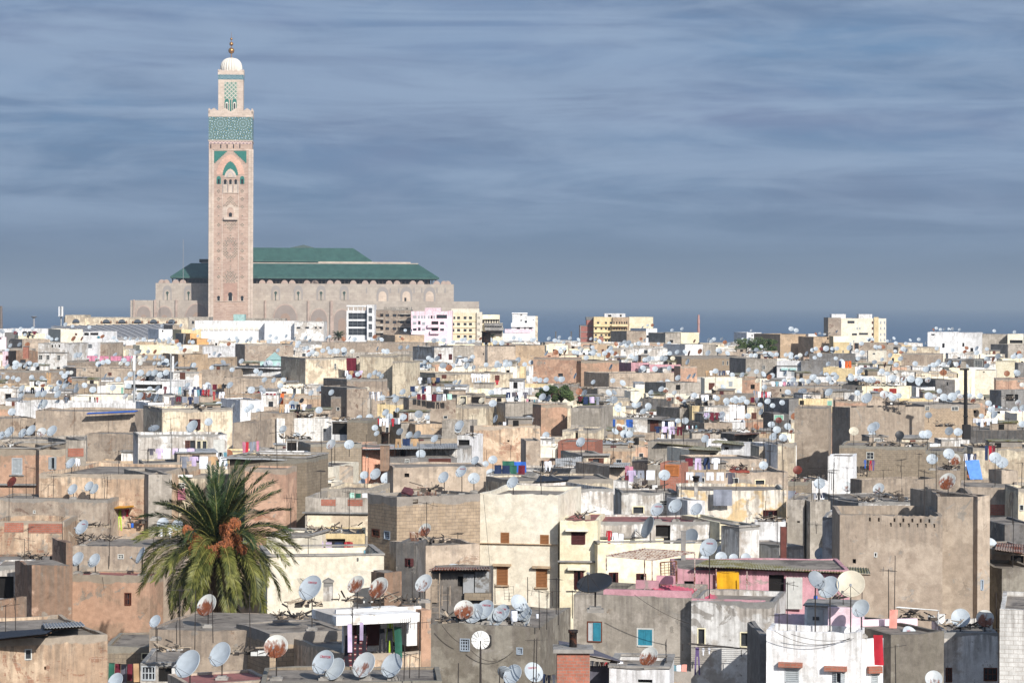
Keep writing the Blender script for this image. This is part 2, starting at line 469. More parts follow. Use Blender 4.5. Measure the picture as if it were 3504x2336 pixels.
def inplane(h, a, b, v=0.0, face=0):
 """level-pixel (a,b) -> (s, z above zb) on the plane offset v behind face 0 / face 3 (left) / face 1 (right)"""
 if face == 0: o, e = h.p0 + h.n * v, h.u
 elif face == 3: o, e = h.p0 + h.u * v, h.n
 else: o, e = h.p0 + h.u * (h.W - v), h.n
 k = (a - CX) / F
 den = e.x - k * e.y
 s = (k * o.y - o.x) / den
 Y = o.y + s * e.y
 return s, HC - (b - HY) / F * Y - h.zb
SPECS = []
def H(short, detail, c, x0, yL, x1, yR, mat, D=None, d=9.0, par=.45, w=(), ex=(), vb=None, nd=None, xl=None, xr=None, jit=.06, roof=None, cop=None, name='flat_roofed_house', cl=1.0, na=None, rooms=(), zb=GZ, cat='house', lw=(), th=None):
 """one house given by its outline in the photograph, built at its own distance D"""
 a0, b0 = px(c, x0, yL); a1, b1 = px(c, x1, yR)
 D0 = D or Dof(b0)
 k0, k1 = (a0 - CX) / F, (a1 - CX) / F
 X0 = k0 * D0
 ratio = (b0 - HY) / (b1 - HY) if abs(b1 - HY) > 30 and abs(b0 - HY) > 30 else 1.0
 D1 = D0 * ratio
 X1 = k1 * D1
 t = math.atan2(D1 - D0, X1 - X0)
 t = max(-.2, min(.42, t))
 if th is not None: t = math.radians(th)
 e = (math.cos(t), math.sin(t))
 W = (k1 * D0 - X0) / (e[0] - k1 * e[1])
 zt = HC - (b0 - HY) / F * D0
 if xl is not None:
  a, b = px(c, xl, yL); k = (a - CX) / F
  den = math.sin(t) + k * math.cos(t)
  s = (X0 - k * D0) / den if abs(den) > .05 else d
  if 1 < s < 25: d = s
 SPECS.append(dict(short=short, detail=detail, c=c, D0=D0, D1=D0 + W * e[1], X0=X0, t=t, W=W, zt=zt, mat=mat, d=d, par=par, w=w, ex=ex,
      a0=a0, a1=a1, b0=b0, vb=px(c, (x0 + x1) / 2, vb)[1] if vb is not None else None, nd=nd, jit=jit, roof=roof, cop=cop, name=name, na=na, rooms=rooms, zb=zb, cat=cat, lw=lw, xl=xl))
def build_specs():
 RF = {'red': plain('red_terrace_tiles', '8a5a54', .85, var=.2, stain='6a5048', scale=1.2), 'plain': roofm(), None: None}
 for i, s in enumerate(SPECS):
  s['roof'] = RF[s['roof']]; s['cop'] = conc() if s['cop'] else None
  # keep the depth short of the next house behind
  lo, hi = s['X0'], s['X0'] + s['W'] * math.cos(s['t'])
  d = s['d']
  if s['xl'] is None:
   for q in SPECS:
    if q is s: continue
    if q['X0'] + q['W'] * math.cos(q['t']) < lo + .3 or q['X0'] > hi - .3: continue
    g = min(q['D0'], q['D1']) - max(s['D0'], s['D1'])
    if g > 2.5: d = min(d, max(2.5, g - .4))
  s['d'] = d
  h0 = House(); h0.p0 = Vector((s['X0'], s['D0'])); h0.u = Vector((math.cos(s['t']), math.sin(s['t']))); h0.n = Vector((-h0.u.y, h0.u.x)); h0.W = s['W']; h0.zb = s['zb']
  wins = []
  for (k, x0, y0, x1, y1) in s['w']:
   cc = s['c']
   u0, za = inplane(h0, *px(cc, x0, y0)); u1, zb = inplane(h0, *px(cc, x1, y1))
   if k == 'sopen':
    q = (u1 - u0) * .245; u0 += q; u1 -= q
   wins.append((0, k, u0, u1, zb, za))
  for (k, x0, y0, x1, y1) in s['lw']:
   v0, za = inplane(h0, *px(s['c'], x0, y0), face=3); v1, zb = inplane(h0, *px(s['c'], x1, y1), face=3)
   v0, v1 = sorted((v0, v1))
   wins.append((3, k, d - v1, d - v0, min(za, zb), max(za, zb)))
  h = make_house((s['X0'], s['D0']), s['t'], s['W'], d, s['zt'], s['mat'], s['par'], wins, s['jit'], roof=s['roof'], name=s['name'], coping=s['cop'], small=s['D0'] > 380, zb=s['zb'])
  h.spec = s; h.short = s['short']; s['h'] = h
  tag(h.root, s['short'] + (' ' + s['detail'] if s['detail'] else ''), s['cat'], 'flat roofed houses of the old town' if s['cat'] == 'house' else None)
  for e in s['ex']:
   part(h, s['c'], *e)
  for (c, x0, y0, x1, y1, v, dd, m, wn) in s['rooms']:
   room(h, c, x0, y0, x1, y1, v, dd, m, wn)
def roof_extra(h, top=1.7):
 w = min(h.W * .6, R.uniform(1.6, 3.6)); dd = min(h.d - .8, R.uniform(1.5, 3)); hh = R.uniform(.5, top)
 if w < 1 or dd < .8: return
 u = R.uniform(.3, max(.35, h.W - w - .3)); v = R.uniform(.4, max(.45, h.d - dd - .4)); zb = h.zt - h.zb - h.par
 mb = MB(); mb.box(u, u + w, v, v + dd, zb, zb + hh); mb.td = [max(0, zb + hh - p[2]) for p in mb.v]
 o = mb.build('roof_room', wallmat(R.choice(('tan', 'whitedirt', 'creamdirt', 'greytan', 'stone', 'white', 'tanblock'))), h.root)
 t_ = R.uniform(-.05, .25); mb = MB()
 P = [(u - .15, v - .2, zb + hh + .02), (u + w + .15, v - .2, zb + hh + .02), (u + w + .15, v + dd + .15, zb + hh + .02 + t_), (u - .15, v + dd + .15, zb + hh + .02 + t_)]
 mb.face([(p[0], p[1], p[2] + .07) for p in P]); mb.face(P[::-1])
 for k in range(4):
  a_, b_ = P[k], P[(k + 1) % 4]; mb.face([a_, b_, (b_[0], b_[1], b_[2] + .07), (a_[0], a_[1], a_[2] + .07)])
 mb.build('slab', R.choice((conc(), conc(), corrmat('mossy_tin', '8a8878', '6a6438'), corrmat('grey_tin', '97999a', '6c6862', amt=.4))), o)
 if R.random() < .6:
  mb = MB(); q = u + w * R.uniform(.15, .5); mb.box(q, q + .6, v - .03, v + .05, zb + .05, zb + min(hh - .15, 1.6)); mb.build('door', R.choice((darkm(), col('maroon'), darkm(), col('brown'))), o)
def part(h, c, name, x0, y0, x1, y1, v0, v1, m, tilt=0):
 """box part on a house: pixel rectangle on the plane v0, running back to v1"""
 s0, za = inplane(h, *px(c, x0, y0), v=v0); s1, zb = inplane(h, *px(c, x1, y1), v=v0)
 mb = MB()
 if tilt:
  z = zb; t = za - zb
  mb.face([(s0, v0, z), (s1, v0, z), (s1, v1, z + tilt), (s0, v1, z + tilt)])
  mb.box(s0, s1, v0, v0 + .02, z - t, z)
 else:
  mb.box(s0, s1, v0, v1, zb, za)
 return mb.build(name, m if not isinstance(m, str) else wallmat(m), h.root)
def room(h, c, x0, y0, x1, y1, v, dd, m, wn=()):
 """roof room: walls and roof as a child of the house"""
 s0, za = inplane(h, *px(c, x0, y0), v=v); s1, _ = inplane(h, *px(c, x1, y1), v=v)
 zb = h.zt - h.zb - h.par
 za = max(za, zb + .3)
 mb = MB(); mb.box(s0, s1, v, v + dd, zb, za)
 mb.td = [max(0, za - p[2]) for p in mb.v]
 o = mb.build('roof_room', wallmat(m), h.root)
 mb = MB(); mb.box(s0 - .12, s1 + .12, v - .12, v + dd + .12, za, za + .1)
 mb.build('slab', conc(), o)
 for (k, a, b, a2, b2) in wn:
  u0, z1 = inplane(h, *px(c, a, b), v=v); u1, z0 = inplane(h, *px(c, a2, b2), v=v)
  window(o, k, u0, u1, max(z0, zb), z1, Vector((0, v - .15)), Vector((1, 0)), Vector((0, 1)))
 return o
# ---------------------------------------------------------------- satellite dishes
DM = {}
def dish_mats():
 DM.update(white=dishmat('dish_white', 'a8b0b5', '8a4a22', 0), light=dishmat('dish_rust_spots', 'b4b8b8', '84543a', .45),
    half=dishmat('dish_half_rusted', 'bdbdb6', '7c4a2c', .8), brown=dishmat('dish_rusted', '8a5a3e', '74452c', 1.2),
    grey=dishmat('dish_grey', '7f868c', '8a4a22', 0), dark=dishmat('dish_dark', '2b2c2e', '4a2a1a', 0), cream=dishmat('dish_cream', 'c4bba6', '9a5a30', 0),
    maroon=dishmat('dish_maroon', '6e3024', '4e2018', .6))
_DG = {}
def dish_geo(seg, rings):
 k = (seg, rings)
 if k in _DG: return _DG[k]
 mb = MB()
 def P(r, a, off=0): return (r * .47 * math.cos(a), r * .5 * math.sin(a), .09 * r * r - .09 + off)
 for i in range(rings):
  r0, r1 = i / rings, (i + 1) / rings
  for j in range(seg):
   a, b = 2 * math.pi * j / seg, 2 * math.pi * (j + 1) / seg
   if i == 0:
    mb.face([P(0, 0), P(r1, a), P(r1, b)]); mb.face([P(0, 0, -.02), P(r1, b, -.02), P(r1, a, -.02)])
   else:
    mb.face([P(r0, a), P(r1, a), P(r1, b), P(r0, b)]); mb.face([P(r0, b, -.02), P(r1, b, -.02), P(r1, a, -.02), P(r0, a, -.02)])
 for j in range(seg):       # rolled rim
  a, b = 2 * math.pi * j / seg, 2 * math.pi * (j + 1) / seg
  ring = []
  for t in (a, b):
   c, s_ = math.cos(t), math.sin(t)
   ring.append([(.47 * c, .5 * s_, 0), (.485 * c, .516 * s_, .008), (.487 * c, .518 * s_, -.02), (.47 * c, .5 * s_, -.03)])
  for q in range(3): mb.face([ring[0][q], ring[0][q + 1], ring[1][q + 1], ring[1][q]])
 _DG[k] = mb
 return mb
_dmesh = {}
def dmesh(kind, level):
 if (kind, level) not in _dmesh:
  seg, rings = ((28, 4), (16, 2), (10, 1))[level]
  _dmesh[(kind, level)] = dish_geo(seg, rings).mesh('reflector', DM[kind], smooth=True)
 return _dmesh[(kind, level)]
def arm_mesh():
 if 'arm' not in _dmesh:
  mb = MB()
  mb.tube((0, -.5, -.02), (0, -.36, .5), .011, n=5)
  mb.tube((-.3, -.38, 0), (0, -.36, .5), .006, n=4); mb.tube((.3, -.38, 0), (0, -.36, .5), .006, n=4)
  _dmesh['arm'] = mb.mesh('feed_arm', METAL())
  mb = MB(); mb.tube((0, -.36, .5), (0, -.29, .44), .035, .045, 8); mb.tube((0, -.40, .53), (0, -.36, .5), .02, .03, 6)
  _dmesh['lnb'] = mb.mesh('receiver', plain('lnb_grey', '8d8f90', .5))
  mb = MB(); mb.tube((0, 0, 0), (0, 0, 1), .028, n=6); _dmesh['mast'] = mb.mesh('mast', METAL())
  mb = MB(); mb.box(-.09, .09, -.14, .14, -.14, -.1); mb.box(-.04, .04, -.05, .05, -.24, -.13); mb.tube((0, .1, -.12), (0, -.32, -.1), .015, n=4)
  _dmesh['bracket'] = mb.mesh('bracket', METAL())
  mb = MB(); mb.box(-.25, .25, -.25, .25, 0, .1); mb.box(-.18, .18, -.18, .18, .1, .16); _dmesh['base'] = mb.mesh('base', conc())
 return _dmesh
NRM = {'L': (-.47, -.70, .54), 'R': (.38, -.74, .55), 'F': (-.1, -.82, .56), 'U': (-.12, -.42, .9), 'S': (-.82, -.36, .42), 'B': (.3, .75, .55), 'BL': (-.6, -.5, .62), 'H': (.1, -.2, .97)}
DISHES = []
def orient(nv):
 z = Vector(nv).normalized(); y = (Vector((0, 0, 1)) - z * z.z).normalized(); x = y.cross(z)
 return Matrix((x, y, z)).transposed()
def dish(pos, diam, kind='white', face='L', zroof=None, host=None, spx=None, jitter=.12, text=None):
 """pos: reflector centre"""
 am = arm_mesh()
 nv = Vector(NRM[face]) + Vector([R.uniform(-jitter, jitter) for _ in range(3)])
 m = orient(nv)
 p = Vector(pos)
 spx = spx or diam / p.y * F
 lvl = 0 if spx > 40 else 1 if spx > 16 else 2
 back = -m.col[2] * .16 * diam
 top = p + back
 zr = zroof if zroof is not None else p.z - diam * .8
 zr = min(zr, top.z - .12)
 L = top.z - zr
 root = empty('satellite_dish', (top.x, top.y, zr))
 ro = link('reflector', dmesh(kind, lvl), root, p - Vector((top.x, top.y, zr)), m.to_euler(), diam)
 link('mast', am['mast'], root, (0, 0, 0), None, (1, 1, L))
 if lvl < 2:
  o = link('feed_arm', am['arm'], ro);
  if lvl == 0:
   link('receiver', am['lnb'], ro)
   link('bracket', am['bracket'], ro)
   if zroof is not None: link('base', am['base'], root, (0, 0, 0))
 DISHES.append(dict(root=root, kind=kind, host=host, px=proj(p), size=diam * F / p.y, face=face))
 if text:
  tc = bpy.data.curves.new('logo', 'FONT'); tc.body = text[0]; tc.size = text[1]; tc.align_x = 'CENTER'; tc.extrude = .002
  tc.materials.append(plain('logo_red', 'b03040', .6))
  tmp = bpy.data.objects.new('t', tc); COL.objects.link(tmp); bpy.context.view_layer.update()
  me = bpy.data.meshes.new_from_object(tmp.evaluated_get(bpy.context.evaluated_depsgraph_get())); bpy.data.objects.remove(tmp)
  if not me.materials: me.materials.append(plain('logo_red', 'b03040', .6))
  link('logo', me, ro, (0, .2, -.043), (math.radians(8), 0, 0))
 return root
def roof_below(X, Y, z):
 best = None
 for h in HOUSES:
  if not (h.bb[0] <= X <= h.bb[1] and h.bb[2] <= Y <= h.bb[3]): continue
  q = Vector((X, Y)) - h.p0; a, b = q.dot(h.u), q.dot(h.n)
  if 0 <= a <= h.W and 0 <= b <= h.d and h.zt - h.par <= z + .3:
   if best is None or h.zt > best.zt: best = h
 return best
def hand_dish(c, x, y, major, kind='white', face='L', D=None, mast=None, text=None):
 a, b = px(c, x, y); m = major / CRS[c][2]
 Dest = D or 9200 * 1.12 / m
 host = None
 if D is None:
  best = 1e9
  for h in HOUSES:
   s = getattr(h, 'spec', None)
   if not s: continue
   if not (min(s['a0'], s['a1']) - 6 < a < max(s['a0'], s['a1']) + 6): continue
   if abs(h.th) < 1.2:
    sx, _ = inplane(h, a, b, .9)
    base = h.p0 + h.n * 1.1 + h.u * max(.4, min(h.W - .4, sx))
   Y = base.y
   dz = HC - (b - HY) / F * Y - (h.zt - h.par)      # dish centre over roof
   need = .35 * m * Y / F
   if dz < need * .5 or dz > 3.6 + m * Y / F: continue
   cost = abs(math.log(Y / Dest)) + abs(dz - need * 2) * .08
   if cost < best: best, host, Dest2 = cost, h, Y
  if host and best < .5: Dest = Dest2
  else: host = None
 if D is None and host is None: Dest = min(Dest, Dof(b) * .985)
 X = (a - CX) / F * Dest; z = HC - (b - HY) / F * Dest
 hb = roof_below(X, Dest, z)
 zr = (hb.zt - hb.par) if hb else (z - (mast or .9))
 dish((X, Dest, z), max(.55, min(2.6, m * Dest / F)), kind, face, zr, hb or host, m, .05, text)
# ---------------------------------------------------------------- aerials, washing, small roof things
PROPS = []      # (root, noun phrase, host)
_am = {}
def aerial_mesh(k):
 if k in _am: return _am[k]
 r = random.Random(k); mb = MB()
 if k == 0:       # yagi
  mb.tube((-.55, 0, 0), (.55, 0, 0), .012, n=4)
  for i in range(7):
   x = -.5 + i * .17; l = .32 - i * .025; mb.tube((x, -l, 0), (x, l, 0), .007, n=4)
 elif k == 1:     # fishbone upright
  mb.tube((-.4, 0, -.05), (.45, 0, .05), .012, n=4)
  for i in range(6):
   x = -.35 + i * .15; l = .28 - i * .02; mb.tube((x, 0, -l), (x, 0, l), .007, n=4)
 elif k == 2:     # grid panel
  for i in range(5): mb.tube((-.25, 0, -.3 + i * .15), (.25, 0, -.3 + i * .15), .007, n=4)
  for i in (-.25, 0, .25): mb.tube((i, .02, -.32), (i, .02, .32), .008, n=4)
 else:            # crossed dipole
  mb.tube((-.6, 0, 0), (.6, 0, 0), .012, n=4); mb.tube((0, -.45, .03), (0, .45, .03), .012, n=4)
  mb.tube((-.35, 0, -.2), (-.35, 0, .2), .008, n=4)
 _am[k] = mb.mesh('aerial_head', METAL())
 return _am[k]
def antenna(X, Y, z0, h, k=None, host=None, r=.022, c='dark_metal'):
 root = empty('tv_antenna', (X, Y, z0))
 key = ('pole', round(r, 3), c)
 if key not in _am:
  mb = MB(); mb.tube((0, 0, 0), (0, 0, 1), r, r * .8, 6); _am[key] = mb.mesh('mast', METAL() if c == 'dark_metal' else plain('galvanised', '9a9c9c', .5, .3))
 ln = (R.uniform(-.03, .03), R.uniform(-.03, .03), 0)
 m = link('mast', _am[key], root, None, ln, (1, 1, h))
 if k is not None:
  link('aerial_head', aerial_mesh(k), root, (ln[1] * h, -ln[0] * h, h * .96), (0, R.uniform(-.2, .2), R.uniform(0, 3.1)), R.uniform(.8, 1.3))
 PROPS.append((root, {None: 'bare thin metal pole', 0: 'comb shaped television aerial', 1: 'upright fishbone television aerial', 2: 'grid panel television aerial', 3: 'crossed bar television aerial'}[k], host, 'antenna', 'television aerials on the roofs'))
 return root
def hand_pole(c, x, ytop, ybot, k=None, D=None, r=.022, col_='dark_metal'):
 a, b = px(c, x, ytop); a2, b2 = px(c, x, ybot)
 if D is None:
  D = Dof(b2)
  for h in HOUSES:
   s = getattr(h, 'spec', None)
   if s and min(s['a0'], s['a1']) < a < max(s['a0'], s['a1']) and abs(s['b0'] - b2) < 14: D = h.D + .8
 X = (a2 - CX) / F * D
 zb, zt = HC - (b2 - HY) / F * D, HC - (b - HY) / F * D
 hb = roof_below(X, D, zb + .6)
 if hb and abs(hb.zt - hb.par - zb) < 1.5: zb = hb.zt - hb.par
 antenna(X, D, zb, zt - zb, k, hb, r, col_)
def cloth_mesh(kind, w, h, seed):
 r = random.Random(seed); mb = MB()
 ph = r.uniform(0, 6)
 def dy(x, z): return .035 * math.sin(x * 9 + ph) * (1 - z / h * .3) + .03 * math.sin(z * 4 + ph * 2)
 def patch(x0, x1, z0, z1, n=5, m=3, sh=0):
  for i in range(n):
   for j in range(m):
    xs = [x0 + (x1 - x0) * (i + a) / n for a in (0, 1)]; zs = [z0 + (z1 - z0) * (j + a) / m for a in (0, 1)]
    q = [(xs[0], zs[0]), (xs[1], zs[0]), (xs[1], zs[1]), (xs[0], zs[1])]
    f = [(x + sh * z, dy(x, z), z) for x, z in q]
    mb.face(f); mb.face([(p[0], p[1] + .012, p[2]) for p in f][::-1])
 if kind == 'sheet': patch(0, w, -h, 0, 7, 4, r.uniform(-.05, .05))
 elif kind == 'shirt':
  patch(w * .22, w * .78, -h, 0, 4, 3); patch(0, w * .22, -h * .45, -.02 * h, 2, 2, .12); patch(w * .78, w, -h * .45, -.02 * h, 2, 2, -.12)
 elif kind == 'trousers':
  patch(w * .1, w * .9, -h * .35, 0, 3, 2); patch(w * .1, w * .45, -h, -h * .35, 2, 3, .04); patch(w * .55, w * .9, -h, -h * .35, 2, 3, -.04)
 return mb
CLC = {'white': 'dcdfe6', 'black': '1a1b20', 'navy': '22304f', 'blue': '2c5aa8', 'red': 'a02430', 'maroon': '5e1c2a', 'pink': 'b8788c', 'green': '2c5c4c', 'lime': 'a8c83c', 'yellow': 'bd9018', 'ochre': 'b8842c',
  'grey': '7c808a', 'purple': '5a4a72', 'orange': 'c8602c', 'cyan': '6a9aa8', 'lilac': 'b8a8c4', 'tan': 'a88a68', 'mint': 'a8d0c0', 'salmon': 'e09a8c', 'darkgrey': '55535c'}
WASH = []
def garment(X, Y, z, w, h, color, kind, rz=0, host=None):
 mb = cloth_mesh(kind, w, h, R.random())
 o = mb.build('garment' if kind != 'sheet' else 'hanging_sheet', plain('cloth_' + color, CLC[color], .9, var=.2, scale=1.5), None, (X, Y, z))
 o.rotation_euler = (0, 0, rz)
 WASH.append((o, color, kind, host))
 return o
def line_of_washing(c, x0, x1, y, D=None, items=None, n=None, drop=.8, pal=('white', 'navy', 'white', 'grey', 'red', 'pink', 'white', 'black', 'cyan', 'maroon'), y1=None, rope=True):
 a0, b0 = px(c, x0, y); a1, b1 = px(c, x1, y if y1 is None else y1)
 D = D or Dof(b0 + 20)
 A = Vector(((a0 - CX) / F * D, D, HC - (b0 - HY) / F * D)); B = Vector(((a1 - CX) / F * D, D, HC - (b1 - HY) / F * D))
 hb = None
 for h in HOUSES:
  if h.bb[0] <= (A.x + B.x) / 2 <= h.bb[1] and h.bb[2] - 1.5 <= D <= h.bb[3] and h.zt < A.z + .3:
   if hb is None or h.zt > hb.zt: hb = h
 L = (B - A).length
 if rope:
  root = empty('clothes_line', (A.x, A.y, A.z))
  mb = MB(); n_ = 8
  pts = [Vector(((B - A).x * t, 0, (B - A).z * t - .06 * math.sin(math.pi * t))) for t in [k / n_ for k in range(n_ + 1)]]
  for p, q in zip(pts, pts[1:]): mb.tube(p, q, .008, n=4)
  mb.build('rope', METAL(), root)
  PROPS.append((root, 'rope clothes line with washing', hb, 'clothes line', 'clothes lines'))
 if items is None:
  n = n or max(2, int(L / .55))
  items = [(R.choice(pal), R.choice(('shirt', 'sheet', 'trousers', 'shirt'))) for _ in range(n)]
 n = len(items); step = L / n
 for k, it in enumerate(items):
  w = step * (it[2] if len(it) > 2 else R.uniform(.7, .95)); h_ = (it[3] if len(it) > 3 else drop * R.uniform(.7, 1.1))
  t = (k * step + (step - w) / 2) / L
  p = A.lerp(B, t)
  garment(p.x, p.y + R.uniform(-.02, .02), p.z - .06 * math.sin(math.pi * t), w, h_, it[0], it[1], 0, hb)
def barrel(c, x, y, hpx, D, color='blue'):
 a, b = px(c, x, y); X = (a - CX) / F * D; h = hpx / CRS[c][2] * D / F; z = HC - (b - HY) / F * D - h
 root = empty('plastic_barrel', (X, D, z)); r = h * .32
 mb = MB(); mb.lathe([(r * .9, 0), (r, h * .06), (r, h * .3), (r * 1.03, h * .33), (r, h * .36), (r, h * .64), (r * 1.03, h * .67), (r, h * .7), (r, h * .93), (r * .85, h)], 16)
 mb.build('drum', plain('cloth_' + color, CLC[color], .5), root, smooth=True)
 mb = MB(); mb.lathe([(r * .86, h), (r * .86, h * 1.03), (.001, h * 1.03)], 16); mb.build('lid', plain('lid_dark', '26303c', .5), root)
 PROPS.append((root, color + ' plastic barrel', roof_below(X, D, z + .5), 'barrel', None))
def chimney(c, x0, x1, ytop, ybot, D, m='redbrick', label='', cap=True, pipe=None, cat='chimney'):
 (a0, b0), (a1, b1) = px(c, x0, ytop), px(c, x1, ybot)
 X0, X1 = (a0 - CX) / F * D, (a1 - CX) / F * D; z1, z0 = HC - (b0 - HY) / F * D, HC - (b1 - HY) / F * D
 w = X1 - X0
 root = empty('chimney', ((X0 + X1) / 2, D, z0)); h = z1 - z0
 mb = MB(); mb.box(-w / 2, w / 2, 0, w, 0, h); mb.td = [h - p[2] for p in mb.v]
 mb.build('stack', wallmat(m) if m in WALLS else m, root)
 if cap:
  mb = MB(); q = w * .12
  mb.box(-w / 2 - q, w / 2 + q, -q, w + q, h, h + w * .12)
  mb.prism([(-w / 2 - q, h + w * .12), (w / 2 + q, h + w * .12), (0, h + w * .45)], -q, w + q) if cap == 2 else None
  mb.build('cap', conc(), root)
 if pipe:
  r, l = pipe
  mb = MB(); mb.lathe([(r, h), (r, h + l), (r * 1.25, h + l), (r * 1.25, h + l + .12), (.001, h + l + .12)], 14)
  mb.build('flue', plain('flue_black', '201c1a', .8, var=.4, stain='5a3a2c', amt=.5), root, (0, w / 2, 0), True)
 tag(root, label, cat)
 return root
def sheet_roof(name, label, cat, pts, thick, m, corr=None, axis=0, amp=.03, pitch=.15):
 """corrugated sheet over 4 world corner points (near-left, near-right, far-right, far-left)"""
 A, B, C_, D_ = [Vector(p) for p in pts]
 root = empty(name, A)
 mb = MB()
 L = (B - A).length; n = max(2, int(L / (pitch / 4))) if corr else 6
 n = min(n, 400)
 off = [amp * math.sin(2 * math.pi * (k * L / n) / pitch) if corr else R.uniform(-.02, .02) for k in range(n + 1)]
 rows = 3
 g = [[(A.lerp(B, k / n)).lerp(D_.lerp(C_, k / n), j / rows) - A + Vector((0, 0, off[k])) for k in range(n + 1)] for j in range(rows + 1)]
 dz = Vector((0, 0, -thick))
 for j in range(rows):
  for k in range(n):
   mb.face([g[j][k], g[j][k + 1], g[j + 1][k + 1], g[j + 1][k]])
   mb.face([g[j + 1][k] + dz, g[j + 1][k + 1] + dz, g[j][k + 1] + dz, g[j][k] + dz])
 for k in range(n): mb.face([g[0][k] + dz, g[0][k + 1] + dz, g[0][k + 1], g[0][k]])
 mb.build('sheet', m, root, smooth=False)
 mb = MB()
 for t in (.06, .5, .94):
  p, q = (A.lerp(D_, t) - A), (B.lerp(C_, t) - A); mb.tube(p + dz * 1.5 - Vector((0, 0, .06)), q + dz * 1.5 - Vector((0, 0, .06)), .035, n=4)
 mb.build('joist', plain('old_timber', '5a4636', .9, var=.3), root)
 tag(root, label, cat)
 return root
def junk(X, Y, z, w, host=None, seed=0, dark=True):
 r = random.Random(seed); mb = MB()
 for _ in range(int(10 + w * 9)):
  x, y, zz = r.uniform(-w / 2, w / 2), r.uniform(0, .8), abs(r.gauss(0, .16))
  l, a = r.uniform(.2, .9), r.uniform(0, 3.1)
  p = Vector((x, y, zz + .04)); q = p + Vector((l * math.cos(a), l * .6 * math.sin(a), r.uniform(-.05, .28)))
  mb.tube(p, q, r.uniform(.015, .06), n=4, m=r.choice((0, 0, 1, 2)))
 for _ in range(int(3 + w * 2)):
  x, y = r.uniform(-w / 2, w / 2), r.uniform(0, .7); s = r.uniform(.08, .25)
  mb.box(x, x + s * 1.6, y, y + s, 0, s * r.uniform(.6, 1.4), m=r.choice((0, 1, 2, 3)))
 o = mb.build('scrap_pile', [plain('grey_timber', '4e4740', .9, var=.4), METAL(), plain('rubble', '9a8c7a', .9, var=.3), plain('junk_white', 'c8c8c4', .8)], None, (X, Y, z))
 PROPS.append((o, 'pile of scrap wood and rubble', host, 'scrap', 'STUFF'))
 return o
def hand_junk(c, x0, x1, y, D=None):
 a0, b0 = px(c, x0, y); a1, _ = px(c, x1, y)
 D = D or Dof(b0)
 for h in HOUSES:
  s = getattr(h, 'spec', None)
  if s and D is not None and min(s['a0'], s['a1']) < (a0 + a1) / 2 < max(s['a0'], s['a1']) and abs(s['b0'] - b0) < 22: D = h.D + .6
 X = ((a0 + a1) / 2 - CX) / F * D; z = HC - (b0 - HY) / F * D
 hb = roof_below(X, D, z + 1)
 if hb: z = max(z - .1, hb.zt - hb.par)
 junk(X, D, z, (a1 - a0) / F * D, hb, int(x0 + y))
# ---------------------------------------------------------------- trees
def leafcloud(name, centre, rad, n, size, mat, parent, seed):
 r = random.Random(seed); mb = MB()
 blobs = [(Vector((r.uniform(-.75, .75) * rad[0], r.uniform(-.7, .7) * rad[1], r.uniform(-.6, .75) * rad[2])), r.uniform(.22, .45)) for _ in range(16)]
 for _ in range(n):
  c, s = r.choice(blobs)
  v = Vector((r.gauss(0, 1), r.gauss(0, 1), r.gauss(0, 1))).normalized() * (r.random() ** .35)
  p = c + Vector((v.x * rad[0] * s, v.y * rad[1] * s, v.z * rad[2] * s * 1.1))
  a = Vector((r.gauss(0, 1), r.gauss(0, 1), r.gauss(0, .7))).normalized(); b = a.orthogonal().normalized()
  l = size * r.uniform(.6, 1.4)
  mb.face([p - a * l, p + b * l * .45, p + a * l, p - b * l * .45])
 return mb.build(name, mat, parent, centre)
def bush(c, x0, x1, ytop, ybot, D, label, seed, n=5200):
 a0, b0 = px(c, x0, ytop); a1, b1 = px(c, x1, ybot)
 X0, X1 = (a0 - CX) / F * D, (a1 - CX) / F * D; z1, z0 = HC - (b0 - HY) / F * D, HC - (b1 - HY) / F * D
 w, h = X1 - X0, z1 - z0
 zg = GZ
 root = empty('tree', ((X0 + X1) / 2, D + w * .4, zg))
 mb = MB(); zt = z0 - zg + h * .3
 mb.tube((0, 0, 0), (.1, 0, zt), .28, .16, 8)
 for k in range(6):
  a = k * 1.1; mb.tube((.1, 0, zt - .5), (math.cos(a) * w * .32, math.sin(a) * w * .25, zt + h * (.25 + .05 * k)), .1, .04, 5)
 mb.build('trunk', plain('bark', '5a4a3a', .95, var=.3), root)
 t = _M.get('leaf')
 if not t:
  q = NT('dark_leaves'); v, rn, tc = q.coords(); nn = q.noise(v, .8, 4)
  t = _M['leaf'] = q.done(q.mix(q.rng(nn, .35, .65), hx('2e3c26'), hx('56663c')), .7, spec=.2)
 leafcloud('crown', (0, 0, z0 - zg + h * .5), (w * .52, w * .4, h * .5), n, max(.14, w * .028), t, root, seed)
 tag(root, label, 'tree')
